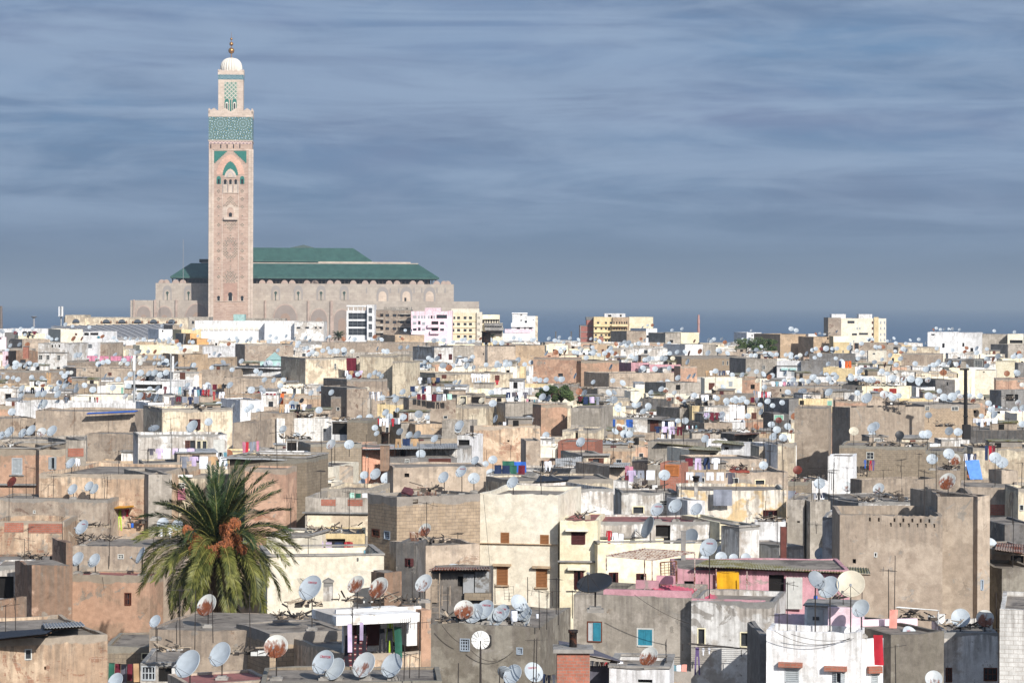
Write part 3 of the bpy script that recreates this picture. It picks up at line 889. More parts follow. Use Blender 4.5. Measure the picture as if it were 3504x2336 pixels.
def palm_frond(L, droop, seed, nl=46, lw=1.0):
 """frond along +X, z up; returns builder. Rachis arcs downwards."""
 r = random.Random(seed); mb = MB()
 pts = []; p = Vector((0, 0, 0)); ang = 0.0
 n = 14
 for k in range(n + 1):
  pts.append(p.copy())
  ang -= droop / n * (.4 + 1.3 * k / n)
  p = p + Vector((math.cos(ang), 0, math.sin(ang))) * L / n
 for k in range(n): mb.tube(pts[k], pts[k + 1], .035 * (1 - k / n * .8), .035 * (1 - (k + 1) / n * .8), 4, m=1)
 for i in range(nl):
  t = .12 + .88 * i / nl; f = t * n; k = min(n - 1, int(f)); q = pts[k].lerp(pts[k + 1], f - k)
  d = (pts[k + 1] - pts[k]).normalized(); up = Vector((-d.z, 0, d.x))
  ll = (.30 + .36 * math.sin(min(1, t * 1.25) * math.pi * .8)) * lw * r.uniform(.85, 1.1) * L / 4.0 * (1.0 if t < .85 else .75)
  for sd in (-1, 1):
   for lift in (.28, -.05):
    dirv = (d * r.uniform(.75, 1.0) + Vector((0, sd, 0)) * r.uniform(.5, .75) + up * (lift + r.uniform(-.12, .12))).normalized()
    tip = q + dirv * ll + Vector((0, 0, -.10 * ll))
    mid = q + dirv * ll * .5
    wv = d.cross(dirv).cross(dirv).normalized() * .026 * lw
    mb.face([q, mid + wv, tip, mid - wv], m=0)
 return mb
# ---------------------------------------------------------------- the houses seen in the photograph, front to back
dish_mats()
WH = 'white'
# --- bottom row
H('peeling block-patched corner house', 'under a dark tarpaulin, bottom left', 'L0', -80, 755, 962, 610, 'peelbrick', D=122, d=9, par=.15, w=[('framed', 220, 835, 285, 930), ('hole', 395, 990, 412, 1020)], vb=1139, nd=0)
H('salmon wall house', 'with one small barred window left of the palm', 'L0', 640, 172, 1345, 186, 'salmon', D=162.5, d=3, par=.1, w=[('mull', 1112, 330, 1175, 445)], vb=745, nd=0, roof='red')
H('eroded rubble wall', 'with tall rounded pier beside salmon wall', 'L0', 285, 95, 640, -10, 'eroded', D=152, d=4, par=.05, vb=600, nd=0, jit=.12, name='ruined_wall', cat='wall')
H('eroded pier house', 'brick showing through plaster on its narrow end', 'M0', 590, 930, 650, 905, 'eroded', D=158, d=5, par=.05, vb=1139, nd=0, jit=.1)
H('ruined white room', 'with open dark doorway at the left edge', 'L0', -60, 92, 250, 92, 'whitedirt', D=157, d=5, par=.05, w=[('doord', -40, 185, 122, 385)], vb=385, nd=0)
H('low crumbling stone wall', 'curving below the ruined white room', 'L0', -80, 400, 238, 345, 'eroded', D=146, d=1.2, par=.05, vb=620, nd=0, jit=.14, name='ruined_wall', cat='wall')
H('low yellow block house', 'with cream framed window behind hanging carpets', 'L0', 945, 812, 1345, 812, 'stone', D=133, d=6, par=.1, w=[('creamw', 1262, 868, 1330, 932)], vb=1139, nd=0, roof='plain')
H('long slab-roofed house', 'in front of the palm', 'L0', 1335, 652, 2890, 702, 'tan', D=130, d=7.5, par=.02, vb=880, nd=0, roof='plain')
H('red-grilled block house', 'with iron lattice window left of the white terrace', 'L1', 60, 705, 745, 600, 'tanblock', D=126, d=5, par=.05, w=[('grill2', 285, 800, 385, 985)], vb=990, nd=0, roof='plain')
H('low shed front', 'dark grey planks and glazing below two dishes', 'L0', 1255, 965, 1600, 965, 'whitedirt', D=119, d=5, par=.02, w=[('big', 1265, 985, 1390, 1115), ('doord', 1415, 990, 1535, 1130)], nd=0, name='rooftop_shed', cat='shed')
H('low red roof house', 'along the bottom edge below the dishes', 'L0', 1690, 1150, 2450, 1090, 'tan', D=110, d=3, par=.05, nd=0, roof='red')
H('low cluttered roof house', 'at the bottom edge under a row of dishes', 'L1', -20, 1128, 1600, 1122, 'stone', D=110, d=4.5, par=.1, nd=0, roof='plain')
H('peach terrace house', 'carrying the white terrace with hanging clothes', 'L1', 716, 885, 1500, 800, 'peelbrick', D=120.5, d=8, par=.25, vb=1139, nd=0, roof='plain')
H('blotchy cement house', 'plaster peeled pink below, two small grilled windows', 'L1', 1497, 605, 2480, 700, 'cement', D=127, d=8, par=.1, w=[('bluegrill', 1760, 738, 1850, 855), ('bluegrill', 2265, 818, 2325, 885)], vb=1139, nd=0, jit=.07)
H('blue-shuttered house', 'cement and cream plaster with turquoise shutters', 'L2', 425, 352, 1476, 405, 'greytan', D=134, d=6.5, par=.3, w=[('bluehalf', 545, 585, 680, 775), ('blue', 990, 645, 1140, 815)], vb=830, nd=0, jit=.05)
H('whitewashed narrow-window house', 'dirty white with two open dark windows and trousers', 'L2', 1478, 405, 2215, 500, 'whitedirt', D=132, d=6, par=.3, w=[('creamw', 1530, 645, 1605, 800), ('creamw', 1912, 680, 1990, 820)], vb=1139, nd=0)
H('small white flat hut', 'with scalloped roof edge, bottom centre', 'L2', 745, 1012, 1282, 1022, 'white', D=112, d=4, par=.12, w=[('doord', 1000, 1105, 1130, 1139)], nd=0, cop='c', name='rooftop_hut', cat='hut')
H('low tan garden wall', 'beside the small white flat hut', 'L2', 1282, 1045, 1476, 1035, 'tanblock', D=117, d=1.0, par=.05, nd=0, name='boundary_wall', cat='wall')
H('plain white house', 'brick lintels over grey shutters, bottom right', 'L3', 48, 668, 892, 742, 'white', D=121, d=7, par=.35, w=[('gshut', 212, 1005, 342, 1139), ('gopen', 640, 1040, 745, 1139)], nd=0, ex=[('brick_lintel', 152, 955, 368, 1003, -.28, 0, 'redbrick'), ('brick_lintel', 562, 990, 766, 1038, -.28, 0, 'redbrick')])
H('narrow white house', 'with red cloth over its parapet', 'L3', 894, 742, 1160, 735, 'white', D=120.9, d=6, par=.3, w=[('gshut', 982, 1050, 1048, 1139)], nd=0, ex=[('brick_lintel', 966, 995, 1088, 1050, -.25, 0, 'redbrick')])
H('grey-blue shaded wall house', 'narrow strip between whitewashed and plain white houses', 'L2', 2095, 705, 2165, 705, 'grey', D=124, d=5, par=.1, nd=0)  # shadow band between the houses, its shade put into the grey wall
H('stained corner cement house', 'dish fixed to its wall, bottom right', 'L3', 1162, 705, 1636, 640, 'cement', D=120.6, d=8, par=.12, nd=0, roof='plain')
H('deep shaded courtyard house', 'white strip above black shadow, bottom right', 'L3', 1638, 685, 2125, 690, 'whitedirt', D=133, d=6, par=.25, w=[('mull', 1650, 1000, 1710, 1130), ('mull', 1990, 1000, 2115, 1120)], nd=0)
H('pale brick edge house', 'rough whitewashed blocks at the right edge', 'L3', 2135, 490, 2480, 520, 'whitebrick', D=124, d=9, par=.2, nd=0, jit=.12)
# --- second row
H('cream wall behind palm house', 'smooth cream wall with dark red doors', 'M1', 40, 1062, 1082, 1050, 'cream', D=150, d=7, par=.35, w=[], vb=1139 + 400, nd=0, cop='c')
H('cream roof hut', 'with flat overhanging slab right of palm', 'M1', 32, 880, 415, 905, 'cream', D=158, d=5, par=.1, vb=1050, nd=0, cop='c', name='rooftop_hut', cat='hut')
H('yellow loggia house', 'open yellow terrace with washing', 'M1', 470, 850, 912, 850, 'yellow', D=161, d=5, par=.1, vb=1050, w=[('doord', 480, 895, 735, 1044)], nd=0)
H('grilled parapet house', 'two brick grille panels over maroon shutters', 'M1', 378, 528, 940, 535, 'greytan', D=172, d=7, par=.5, vb=860, w=[('mar', 510, 738, 620, 812), ('mar', 818, 735, 922, 860)], nd=0,
 ex=[('cornice', 350, 655, 945, 675, -.25, 0, 'grey'), ('wall_panel', 395, 678, 935, 870, -.03, .02, 'creamdirt'), ('brick_grille', 520, 542, 648, 602, -.02, .1, 'redbrick'), ('brick_grille', 758, 542, 890, 602, -.02, .1, 'redbrick')])
H('cream parapet house', 'low cream wall above the grilled parapet', 'M1', 512, 445, 940, 462, 'creamdirt', D=181, d=6, par=.3, vb=525, nd=0)
H('cream box house', 'blank cream front beside grey side wall', 'M1', 390, 250, 632, 255, 'cream', D=192, d=7, par=.1, vb=390, nd=0)
H('recessed balcony house', 'small cream house with dark recess', 'M1', 392, 392, 640, 395, 'cream', D=188, d=3, par=.1, vb=460, w=[('doord', 430, 398, 608, 452)], nd=0)
H('rough tan side-wall house', 'between cream box and dishes', 'M1', 636, 250, 808, 140, 'tan', D=193, d=7, par=.1, vb=435, nd=0)
H('tall brown block house', 'unplastered tan blocks behind the palm', 'M0', 2052, 170, 2745, 185, 'stone', D=182, d=9, par=.15, vb=900, nd=0, cop='c')
H('stained salmon end house', 'ochre streaks, against tall brown block house', 'M0', 2190, 262, 2560, 325, 'salmonp', D=178, d=3, par=.1, vb=900, nd=0)
H('white window house', 'narrow white front with pink washing left of palm', 'M0', 1540, 325, 2180, 330, 'creamdirt', D=190, d=7, par=.3, vb=800, w=[('frame', 1587, 395, 1655, 445)], nd=0, ex=[('cornice', 1540, 322, 1720, 345, -.15, 0, 'white')])
H('peeling cream long house', 'brick patches under its cornice, three dishes before it', 'M0', 350, 312, 1330, 318, 'peelbrick', D=184, d=13, par=.25, vb=560, nd=0, th=-9)
H('grey side wall house', 'plain shaded grey wall left of white window house', 'M0', 1328, 318, 1537, 272, 'greytan', D=182, d=6, par=.15, vb=840, nd=0)  # less lit side face; its shade is put into the grey plaster
H('orange shuttered house', 'grey louvred shutters at left edge', 'M0', -60, 95, 350, 98, 'salmon', D=205, d=9, par=.3, vb=480, w=[('gshut', 105, 172, 200, 320)], nd=0, cop='c', ex=[('sill', 85, 322, 212, 334, -.12, 0, 'grey'), ('ledge', -40, 402, 322, 420, -.3, 0, 'grey')])
H('orange corner house', 'ajar grey shutters beside tiled panel', 'M0', 350, 98, 585, 82, 'salmon', D=204, d=9, par=.3, vb=280, w=[('gopen', 432, 165, 500, 272)], nd=0)
H('grey-brown long wall house', 'wide weathered wall, dishes on its edge, left edge', 'M0', -60, 528, 962, 545, 'brownwall', D=182, d=4, par=.1, vb=740, w=[('framed', 295, 640, 318, 670)], nd=0, roof='plain')
H('pierced brick parapet house', 'honeycomb brick panels at left edge', 'M0', -60, 735, 575, 738, 'peelbrick', D=174, d=5, par=.5, vb=1085, nd=0,
 ex=[('honeycomb_brick', 40, 752, 210, 838, -.02, .1, 'redbrick'), ('honeycomb_brick', 255, 758, 560, 845, -.02, .1, 'redbrick')])
H('low debris roof house', 'planks on its flat roof, below honeycomb bricks', 'M0', -60, 1105, 560, 1098, 'eroded', D=161, d=5, par=.1, nd=0)
H('tan ledge house', 'small white framed window left of palm', 'M0', 650, 962, 1700, 970, 'tan', D=166, d=7, par=.12, vb=1110, w=[('frame', 1052, 1032, 1108, 1076)], nd=0)
H('laundry alcove house', 'clothes hung in a dark alcove', 'M0', 962, 560, 1265, 565, 'greytan', D=184, d=5, par=.05, vb=760, w=[('doord', 972, 590, 1190, 715)], nd=0)
H('tile panel house', 'orange roof tile panel under grey parapet', 'M0', 588, 15, 770, 12, 'greytan', D=214, d=6, par=.2, vb=170, nd=0, ex=[('tile_panel', 608, 88, 748, 160, -.04, .05, 'redbrick')])
H('corner dark grey tower house', 'dark flank and bare block front, centre', 'M1', 1197, 525, 1942, 482, 'tanblock', D=158, xl=938, par=.15, w=[('hole', 1340, 543, 1386, 580)], vb=940, nd=0, th=32, jit=.05, roof='plain', lw=[('mull', 972, 800, 1045, 885), ('bluegrill', 1082, 820, 1136, 905)])
H('tan lower yard house', 'long low parapet before the corner tower', 'M1', 1362, 958, 1935, 935, 'tan', D=152, d=4.5, par=.2, vb=1139 + 120, nd=0, roof='plain')
H('corbelled doorway house', 'dark timber openings under heavy lintels', 'M1', 1190, 935, 1362, 965, 'dark', D=150, d=4, par=.1, w=[('maropen', 1270, 1068, 1345, 1139)], vb=1139 + 240, nd=0)
H('rubble lump wall', 'rounded crumbling masonry behind rusty dishes', 'L1', 1085, 150, 1240, 120, 'eroded', D=147, d=2, par=.05, nd=0, jit=.15, name='ruined_wall', cat='wall', vb=390)
H('tall cream house', 'four brown shuttered windows, brown string course', 'M1', 1938, 492, 2640, 522, 'cream', D=163, d=8, par=.3, vb=1139 + 400, w=[('shut', 2125, 837, 2202, 935), ('shut', 2478, 858, 2556, 958), ('shut', 2090, 1143, 2190, 1311), ('shut', 2442, 1160, 2542, 1330)], nd=0,
 ex=[('string_course', 1930, 930, 2645, 952, -.15, 0, 'ochre'), ('lintel', 2052, 1120, 2212, 1143, -.3, 0, 'ochre'), ('lintel', 2403, 1140, 2565, 1163, -.3, 0, 'ochre'), ('sill', 2078, 1307, 2195, 1325, -.12, 0, 'ochre'), ('sill', 2428, 1327, 2545, 1345, -.12, 0, 'ochre')])
H('streaked grey-white wall house', 'blank streaked wall above yellow house', 'M2', 275, 462, 782, 440, 'whitedirt', D=171, d=7, par=.2, vb=725, nd=0)
H('yellow terrace house', 'pale yellow with maroon shutters and washing terrace', 'M2', 303, 738, 640, 742, 'paleyel', D=161, d=7, par=.1, vb=1139, w=[('mar', 405, 830, 530, 945), ('maropen', 430, 1175, 512, 1345)], nd=0, ex=[('canopy', 352, 810, 556, 832, -.4, 0, 'cream'), ('canopy', 372, 1152, 540, 1178, -.35, 0, 'cream'), ('string_course', 283, 1090, 640, 1108, -.2, 0, 'grey')], roof='red')
H('yellow terrace parapet house', 'long yellow front below the white terrace rooms', 'M2', 640, 942, 1918, 925, 'paleyel', D=160, d=3.2, par=.5, vb=1139 + 430, w=[('maropen', 740, 1195, 820, 1335), ('maropen', 985, 1205, 1070, 1265)], nd=0, cop='c')
H('white terrace back rooms', 'white rooms with dark doorway behind yellow parapet', 'M2', 642, 738, 1730, 742, 'whitedirt', D=163.6, d=5, par=.1, vb=930, w=[('doord', 1160, 772, 1290, 955), ('hole', 1072, 738, 1128, 785)], nd=0, roof='red')
H('yellow end block house', 'pale yellow end wall behind terrace aerials', 'M2', 1732, 742, 1918, 735, 'paleyel', D=162.5, d=5, par=.1, vb=920, nd=0)
H('leaning grey hut', 'dirty white hut with sloped slab right of yellow house', 'M2', 1908, 800, 2085, 795, 'whitedirt', D=157, d=4, par=.05, vb=1080, nd=0, cop='c', name='rooftop_hut', cat='hut')
H('whitewashed arched-vent house', 'white wall with lattice vent behind three dishes', 'M2', 855, 482, 1368, 482, 'whitedirt', D=188, d=7, par=.15, vb=680, w=[('frame', 1192, 550, 1272, 600), ('door', 950, 602, 1058, 668)], nd=0)
H('flaking yellow wall house', 'yellow paint peeling to white, grey blanket on top', 'M2', 1368, 458, 2328, 464, 'yelpeel', D=184, d=7, par=.2, vb=735, w=[('maropen', 2120, 638, 2242, 725)], nd=0)
H('white base wall house', 'white wall under the flaking yellow wall', 'M2', 2045, 742, 2322, 745, 'white', D=181, d=2.5, par=.05, vb=905, nd=0)
H('small white doorway hut', 'brown door and dish before flaking yellow wall', 'M2', 1445, 555, 1600, 530, 'white', D=178, d=3, par=.05, vb=680, w=[('orsh', 1410, 562, 1450, 670)], nd=0, name='rooftop_hut', cat='hut')
H('two-shutter tan house', 'white shutters and black doorway with pale frame', 'M2', 1388, 302, 2345, 300, 'tan', D=202, d=7, par=.25, vb=460, w=[('frame', 1520, 345, 1600, 430), ('frame', 1820, 350, 1902, 450), ('door', 2045, 365, 2138, 460)], nd=0)
H('brown-shuttered cream house', 'open brown shutters under red brick edge', 'M2', 510, 150, 752, 148, 'creamdirt', D=221, d=8, par=.15, vb=360, w=[('sopen', 560, 175, 690, 285)], nd=0, ex=[('cornice', 505, 135, 755, 152, -.3, 0, 'grey')])
H('peeling white parapet house', 'long peeled white wall left of brown shutters', 'M2', -20, 268, 510, 268, 'whitedirt', D=216, d=5, par=.2, vb=370, nd=0)
H('blank cream annex', 'cream box below timber roof, above tall cream house', 'M2', 320, 365, 780, 362, 'creamdirt', D=180, d=6, par=.1, vb=450, w=[('brn', 442, 405, 500, 445)], nd=0)
H('green-door cream house', 'pale green door beside dark collapsed roof', 'M2', -60, 380, 275, 372, 'creamdirt', D=184, d=6, par=.1, vb=525, w=[('green', 88, 412, 145, 522)], nd=0)
H('mixed brick kitchen house', 'orange panels and red brick under tin', 'M2', 1200, 225, 1385, 228, 'redbrick', D=196, d=4, par=.05, vb=430, w=[('orsh', 1240, 232, 1370, 335)], nd=0)
H('pale terrace rubble house', 'white low wall under the orange panels', 'M2', 782, 372, 945, 375, 'whitedirt', D=194, d=6, par=.1, vb=480, nd=0)
H('tan lean-to house', 'tin roof sloping left of pink cloth', 'M2', 745, 245, 892, 240, 'tan', D=205, d=6, par=.05, vb=370, nd=0)
# right side, second row
H('big bare tan house', 'huge blank wall with open block parapet, right', 'M3', 705, 682, 1625, 690, 'bigtan', D=150, d=9, par=.5, vb=1139 + 600, nd=0, w=[('hole', x_, y_, x_ + 17, y_ + 34) for x_, y_ in ((965, 705), (1045, 707), (1185, 710), (1265, 712), (1345, 714), (1420, 716), (1497, 718), (1152, 752), (1237, 754), (1313, 756), (1390, 758), (1465, 760), (1540, 762))] + [('hole', 820, 1075, 850, 1115), ('framed', 1010, 1015, 1040, 1060), ('framed', 1755, 1145, 1785, 1180)])
H('tan stair tower', 'tall blank tower with slits on the big bare house', 'M3', 1580, 512, 1938, 515, 'bigtan', D=152, d=8, par=.35, vb=1139 + 600, nd=0, w=[('hole', 1597, 525, 1608, 568), ('hole', 1677, 530, 1688, 570), ('hole', 1758, 535, 1769, 575), ('hole', 1838, 540, 1849, 580)])
H('tan tower flank', 'narrow rough return wall right of the stair tower', 'M3', 1938, 515, 2048, 490, 'bigtan', D=151.5, d=7, par=.3, nd=0, vb=1139 + 600, w=[('bluegrill', 1962, 1139 + 120, 1990, 1139 + 215)], cat='house')
H('narrow dark slot house', 'sooty plaster left of big bare tan house', 'M3', 550, 700, 706, 715, 'whitedirt', D=158, d=6, par=.15, vb=1120, w=[('hole', 648, 965, 700, 1005)], nd=0)
H('grey water-stained shed house', 'streaked pale shed with rusty flue', 'M3', 165, 960, 382, 930, 'whitedirt', D=160, d=4, par=.05, vb=1110, w=[('framed', 252, 1020, 270, 1080)], nd=0, name='rooftop_shed', cat='shed')
H('two-block tan house', 'plain tan wall split by dark gap', 'M3', 235, 548, 388, 552, 'greytan', D=182, d=7, par=.15, vb=855, w=[('hole', 322, 735, 348, 752)], nd=0)
H('right of gap tan house', 'plain tan wall right of the dark gap', 'M3', 440, 562, 722, 556, 'greytan', D=181, xl=386, par=.15, vb=860, nd=0, th=10)
H('streaked white long house', 'white wall with rust stains and grey slab', 'M3', 955, 568, 1492, 560, 'whitedirt', D=176, d=8, par=.03, vb=690, w=[('redsh', 978, 600, 1052, 670)], nd=0, roof='plain')
H('low concrete box hut', 'raw grey concrete left of streaked white house', 'M3', 872, 572, 957, 570, 'grey', D=172, d=4, par=.05, vb=670, nd=0, name='rooftop_hut', cat='hut')
H('wide tan concrete house', 'blank tan wall with dark left flank', 'M3', 902, 368, 1562, 368, 'bigtan', D=211, xl=798, par=.15, vb=560, nd=0, th=14)
H('tan pillar house', 'tan block with rust-streaked dish in front', 'M3', 1560, 282, 1782, 285, 'bigtan', D=214, d=7, par=.1, vb=450, nd=0)
H('brick-banded tan house', 'tan wall with band of red brick', 'M3', 1782, 432, 2296, 440, 'bigtan', D=192, d=8, par=.15, vb=760, nd=0, ex=[('brick_panel', 2050, 588, 2294, 688, -.02, .03, 'redbrick')])
H('tan hut by blue tarp', 'small tan box right of the blue tarpaulin', 'M3', 2152, 288, 2298, 285, 'bigtan', D=198, xl=2035, par=.1, vb=430, nd=0, name='rooftop_hut', cat='hut', th=20)
H('right edge cream strip house', 'cream wall with small dark window', 'M3', 2300, 445, 2480, 445, 'creamdirt', D=187, d=7, par=.2, vb=770, w=[('framed', 2310, 590, 2350, 645)], nd=0)
H('low dark wall house', 'dark grey low wall at right edge', 'M3', 2180, 770, 2480, 768, 'dark', D=170, d=6, par=.1, vb=920, nd=0)
H('grey stone edge house', 'rough grey stone wall at right edge', 'L3', 2155, 110, 2480, 105, 'cement', D=153, d=7, par=.15, vb=480, nd=0, jit=.1)
H('tan pillar shelter house', 'timber pergola on pillars at right edge', 'M3', 2060, 985, 2400, 985, 'brownwall', D=158, d=5, par=.05, w=[('doord', 2235, 1045, 2352, 1120)], nd=0)
H('yellow block house', 'yellow blocks with little window and washing', 'M3', 700, 62, 1470, 92, 'stone', D=262, d=9, par=.12, vb=350, w=[('frame', 942, 120, 1010, 185)], nd=0)
H('white panel house', 'tall blank bright white screen wall', 'M3', 598, 160, 818, 164, 'white', D=226, d=5, par=.1, vb=470, nd=0)
H('white low terrace house', 'white terrace wall left of white panel', 'M3', 408, 375, 600, 375, 'white', D=224, d=5, par=.1, vb=480, nd=0)
H('grey sheet roof house', 'brown tin roof over low block wall', 'M3', 235, 385, 410, 390, 'stone', D=220, d=5, par=.02, vb=460, nd=0, roof='red')
H('spotted cream house', 'cream wall with round damp stains, right edge', 'M3', 1895, 85, 2480, 88, 'creamdirt', D=250, d=8, par=.15, vb=290, nd=0)
H('block patch house', 'tan blocks behind the blue tarpaulin', 'M3', 1470, 110, 1815, 128, 'stone', D=236, d=8, par=.1, vb=290, nd=0)
H('tall tan twin house', 'large plain tan block left of black shadow, right', 'T3', 300, 772, 604, 775, 'bigtan', D=322, d=10, par=.2, vb=1139 + 330, nd=2)
H('great tan block house', 'large blank tan wall with black shaded flank', 'T3', 797, 768, 1462, 772, 'bigtan', D=306, xl=636, par=.2, vb=1085, nd=3, th=24)
H('tan brick window house', 'tan bricks with three small windows behind black pole', 'T3', 1462, 742, 1962, 738, 'tanblock', D=352, d=12, par=.2, vb=1050, w=[('frame', 1468, 755, 1505, 795), ('frame', 1702, 757, 1766, 796), ('hole', 1900, 790, 1925, 818)], nd=3)
H('small barred lodge', 'low tan hut with white barred window', 'T3', 968, 1035, 1140, 1035, 'tan', D=298, d=4, par=.05, vb=1090, w=[('grill', 1012, 1040, 1098, 1085)], nd=0, cop='c', name='rooftop_hut', cat='hut')
H('dark slate wall house', 'long dark grey wall at right edge', 'T3', 1868, 968, 2480, 975, 'dark', D=300, d=9, par=.15, vb=1070, nd=1, w=[('framed', 2090, 905, 2120, 950)])
# centre mid rows
H('brick-stained tan house', 'brick showing at parapet, dark left flank, centre', 'T1', 1885, 935, 2480, 945, 'peelbrick', D=272, xl=1852, par=.2, vb=1139 + 190, w=[('hole', 2185, 1058, 2205, 1076)], nd=1, th=14)
H('white recess tower', 'white frame with dark recess beside brick-stained house', 'T1', 1738, 1020, 1852, 1022, 'white', D=262, d=6, par=.1, vb=1139 + 200, w=[('doord', 1745, 1055, 1848, 1139)], nd=0)
H('peach shed house', 'peach wall beside white lean-to', 'M1', 890, 82, 1190, 72, 'peach', D=232, d=6, par=.05, vb=215, w=[('frame', 918, 140, 942, 170)], nd=0)
H('long white lean-to house', 'low white wall with corrugated roof', 'M1', 1190, 78, 1735, 100, 'whitedirt', D=234, d=6, par=.05, vb=160, w=[('maropen', 1230, 85, 1275, 155)], nd=0)
H('blue-grey plank house', 'weathered blue boards with white square window', 'M1', 1135, 172, 1735, 168, 'grey', D=228, d=5, par=.05, vb=250, w=[('frame', 1268, 182, 1308, 226), ('brn', 1480, 178, 1680, 225)], nd=0)
H('tan low roof row', 'low tan wall with dark hole, three dishes above', 'M1', 1165, 255, 1998, 252, 'tan', D=212, d=6, par=.1, vb=400, w=[('hole', 1265, 310, 1308, 345)], nd=0)
H('white parapet centre house', 'low white wall right of two dishes', 'M1', 2000, 312, 2352, 318, 'whitedirt', D=206, d=6, par=.15, vb=440, nd=0)
H('tan block dish wall', 'tan bricks below white-roofed hut', 'M1', 425, 52, 882, 48, 'stone', D=228, d=6, par=.1, vb=200, nd=0)
H('white and brown yard house', 'white wall with two dark openings', 'M1', -30, 128, 430, 125, 'white', D=226, d=3, par=.1, vb=150, nd=0)
H('dark kitchen house', 'dark openings under rough tin roof', 'M1', 205, 8, 425, 8, 'whitedirt', D=236, d=5, par=.1, vb=125, w=[('doord', 215, 20, 300, 120), ('doord', 312, 25, 410, 112)], nd=0)
H('flowerpot terrace house', 'white wall with dark window and pots', 'M2', 0, 20, 130, 20, 'tan', D=250, d=6, par=.1, vb=140, nd=1)
H('red brick wall house', 'exposed red brick left of centre right', 'M2', 285, 28, 615, 32, 'redbrick', D=250, d=6, par=.1, vb=100, nd=1)
H('corrugated shed row', 'grey shed under long green tin roof', 'M2', 1090, 25, 1540, 62, 'greytan', D=250, d=6, par=.05, vb=150, nd=0)
H('white shed', 'white hut with small dark window, green tin roof', 'M2', 1745, 52, 1952, 55, 'white', D=240, d=5, par=.05, vb=180, w=[('hole', 1772, 75, 1812, 98)], nd=0, name='rooftop_shed', cat='shed')
H('cream low shed', 'cream front under mossy tin beside white shed', 'M2', 1460, 100, 1722, 96, 'cream', D=232, d=5, par=.05, vb=180, w=[('creamw', 1640, 122, 1700, 175)], nd=0, name='rooftop_shed', cat='shed')
H('long tan parapet house', 'long low tan wall below white shed', 'M2', 1605, 188, 2150, 182, 'tan', D=222, d=7, par=.15, vb=265, nd=0)
H('narrow dark tower', 'dark grey flank between pale walls', 'M2', 2178, 48, 2268, 52, 'dark', D=246, d=7, par=.1, vb=245, nd=0, w=[('hole', 2205, 152, 2240, 212)])
H('pale wall right centre house', 'cream wall beside narrow dark tower', 'M2', 2085, 65, 2180, 62, 'creamdirt', D=247, d=7, par=.1, vb=240, nd=0)
H('blue-white corner house', 'white wall with wooden door, right of dark tower', 'M2', 2268, 62, 2420, 60, 'white', D=244, d=7, par=.1, vb=260, w=[('brn', 2352, 155, 2396, 220)], nd=0)
H('pale inner wall house', 'cream wall between white shed and black shadow', 'M3', 150, 48, 296, 52, 'creamdirt', D=243, d=6, par=.1, vb=300, nd=0)
# left mid rows
H('white pink-stained house', 'white front with pink washed patch and black flank', 'T0', 1235, 1012, 2032, 1008, 'whitedirt', D=248, xl=1190, par=.3, vb=1139 + 210, w=[('dark', 1700, 1062, 1745, 1139), ('grill2', 1655, 1062, 1698, 1139), ('creamw', 1757, 1062, 1800, 1139), ('creamw', 1806, 1062, 1852, 1139), ('doorw', 1908, 1055, 2008, 1139 + 110)], nd=0, th=13)
H('long cream footing house', 'low cream wall under pink-stained house', 'M0', 1285, 218, 2010, 212, 'creamdirt', D=222, d=6, par=.15, vb=330, nd=0)
H('white balcony house', 'white wall under projecting slab with two dishes', 'T0', 1450, 788, 2080, 782, 'creamdirt', D=292, d=10, par=.25, vb=990, w=[('maropen', 1692, 872, 1790, 965)], nd=0, cop='c')
H('tan return wall house', 'tan flank with brown window right of balcony', 'T0', 2085, 900, 2240, 915, 'tan', D=284, d=8, par=.2, vb=1139 + 10, nd=0)
H('broad rough tan house', 'big patchy tan wall with blue tarpaulin, left', 'T0', 318, 798, 1205, 802, 'tan', D=305, d=9, par=.2, vb=1139 + 50, nd=0, jit=.1)
H('lower tan step house', 'tan wall stepping down under broad rough house', 'T0', 760, 1000, 1195, 1035, 'tan', D=286, d=5, par=.1, vb=1139 + 100, nd=0)
H('dish ledge house', 'long low roof edge crowded with dishes, left edge', 'T0', -60, 1052, 762, 1050, 'greytan', D=262, d=7, par=.1, vb=1139 + 60, nd=0)
H('left tan backdrop house', 'patchy tan wall behind four dishes at left edge', 'T0', -60, 868, 330, 862, 'tan', D=310, d=8, par=.15, vb=1050, nd=0)
H('long white parapet house', 'long whitewashed wall with a person behind it', 'T0', 132, 722, 1322, 728, 'white', D=346, d=9, par=.45, vb=860, nd=0)
H('white flank with red shutters', 'grey-white side wall with two red shutters', 'T0', 1325, 728, 1465, 870, 'white', D=320, d=7, par=.1, vb=980, w=[('orsh', 1335, 862, 1365, 918), ('orsh', 1408, 842, 1436, 905)], nd=0, th=20)
H('white awning house', 'white slab awning over shaded terrace', 'T0', 1110, 528, 1565, 532, 'white', D=420, d=10, par=.15, vb=640, w=[('doord', 1140, 560, 1450, 600)], nd=4)
H('cream panel house', 'cream terrace wall with green shutter', 'T0', 945, 560, 1110, 560, 'cream', D=400, d=8, par=.1, vb=650, nd=0, w=[('green', 1080, 585, 1108, 648)])
H('hanging basket tan house', 'weathered tan wall with brown hanging box', 'T0', 682, 415, 1525, 412, 'tan', D=462, d=12, par=.2, vb=525, w=[('hole', 857, 418, 880, 444), ('brn', 968, 455, 998, 482), ('framed', 742, 415, 770, 440), ('hole', 1305, 390, 1330, 405)], nd=7)
H('brown low parapet house', 'long dark tan parapet, left', 'T0', -60, 438, 680, 440, 'brownwall', D=470, d=12, par=.2, vb=560, w=[('framed', 410, 445, 440, 470)], nd=6)
H('brown strip roof house', 'thin brown wall above hanging basket house', 'T0', 600, 350, 1300, 368, 'brownwall', D=500, d=12, par=.15, vb=412, nd=5)
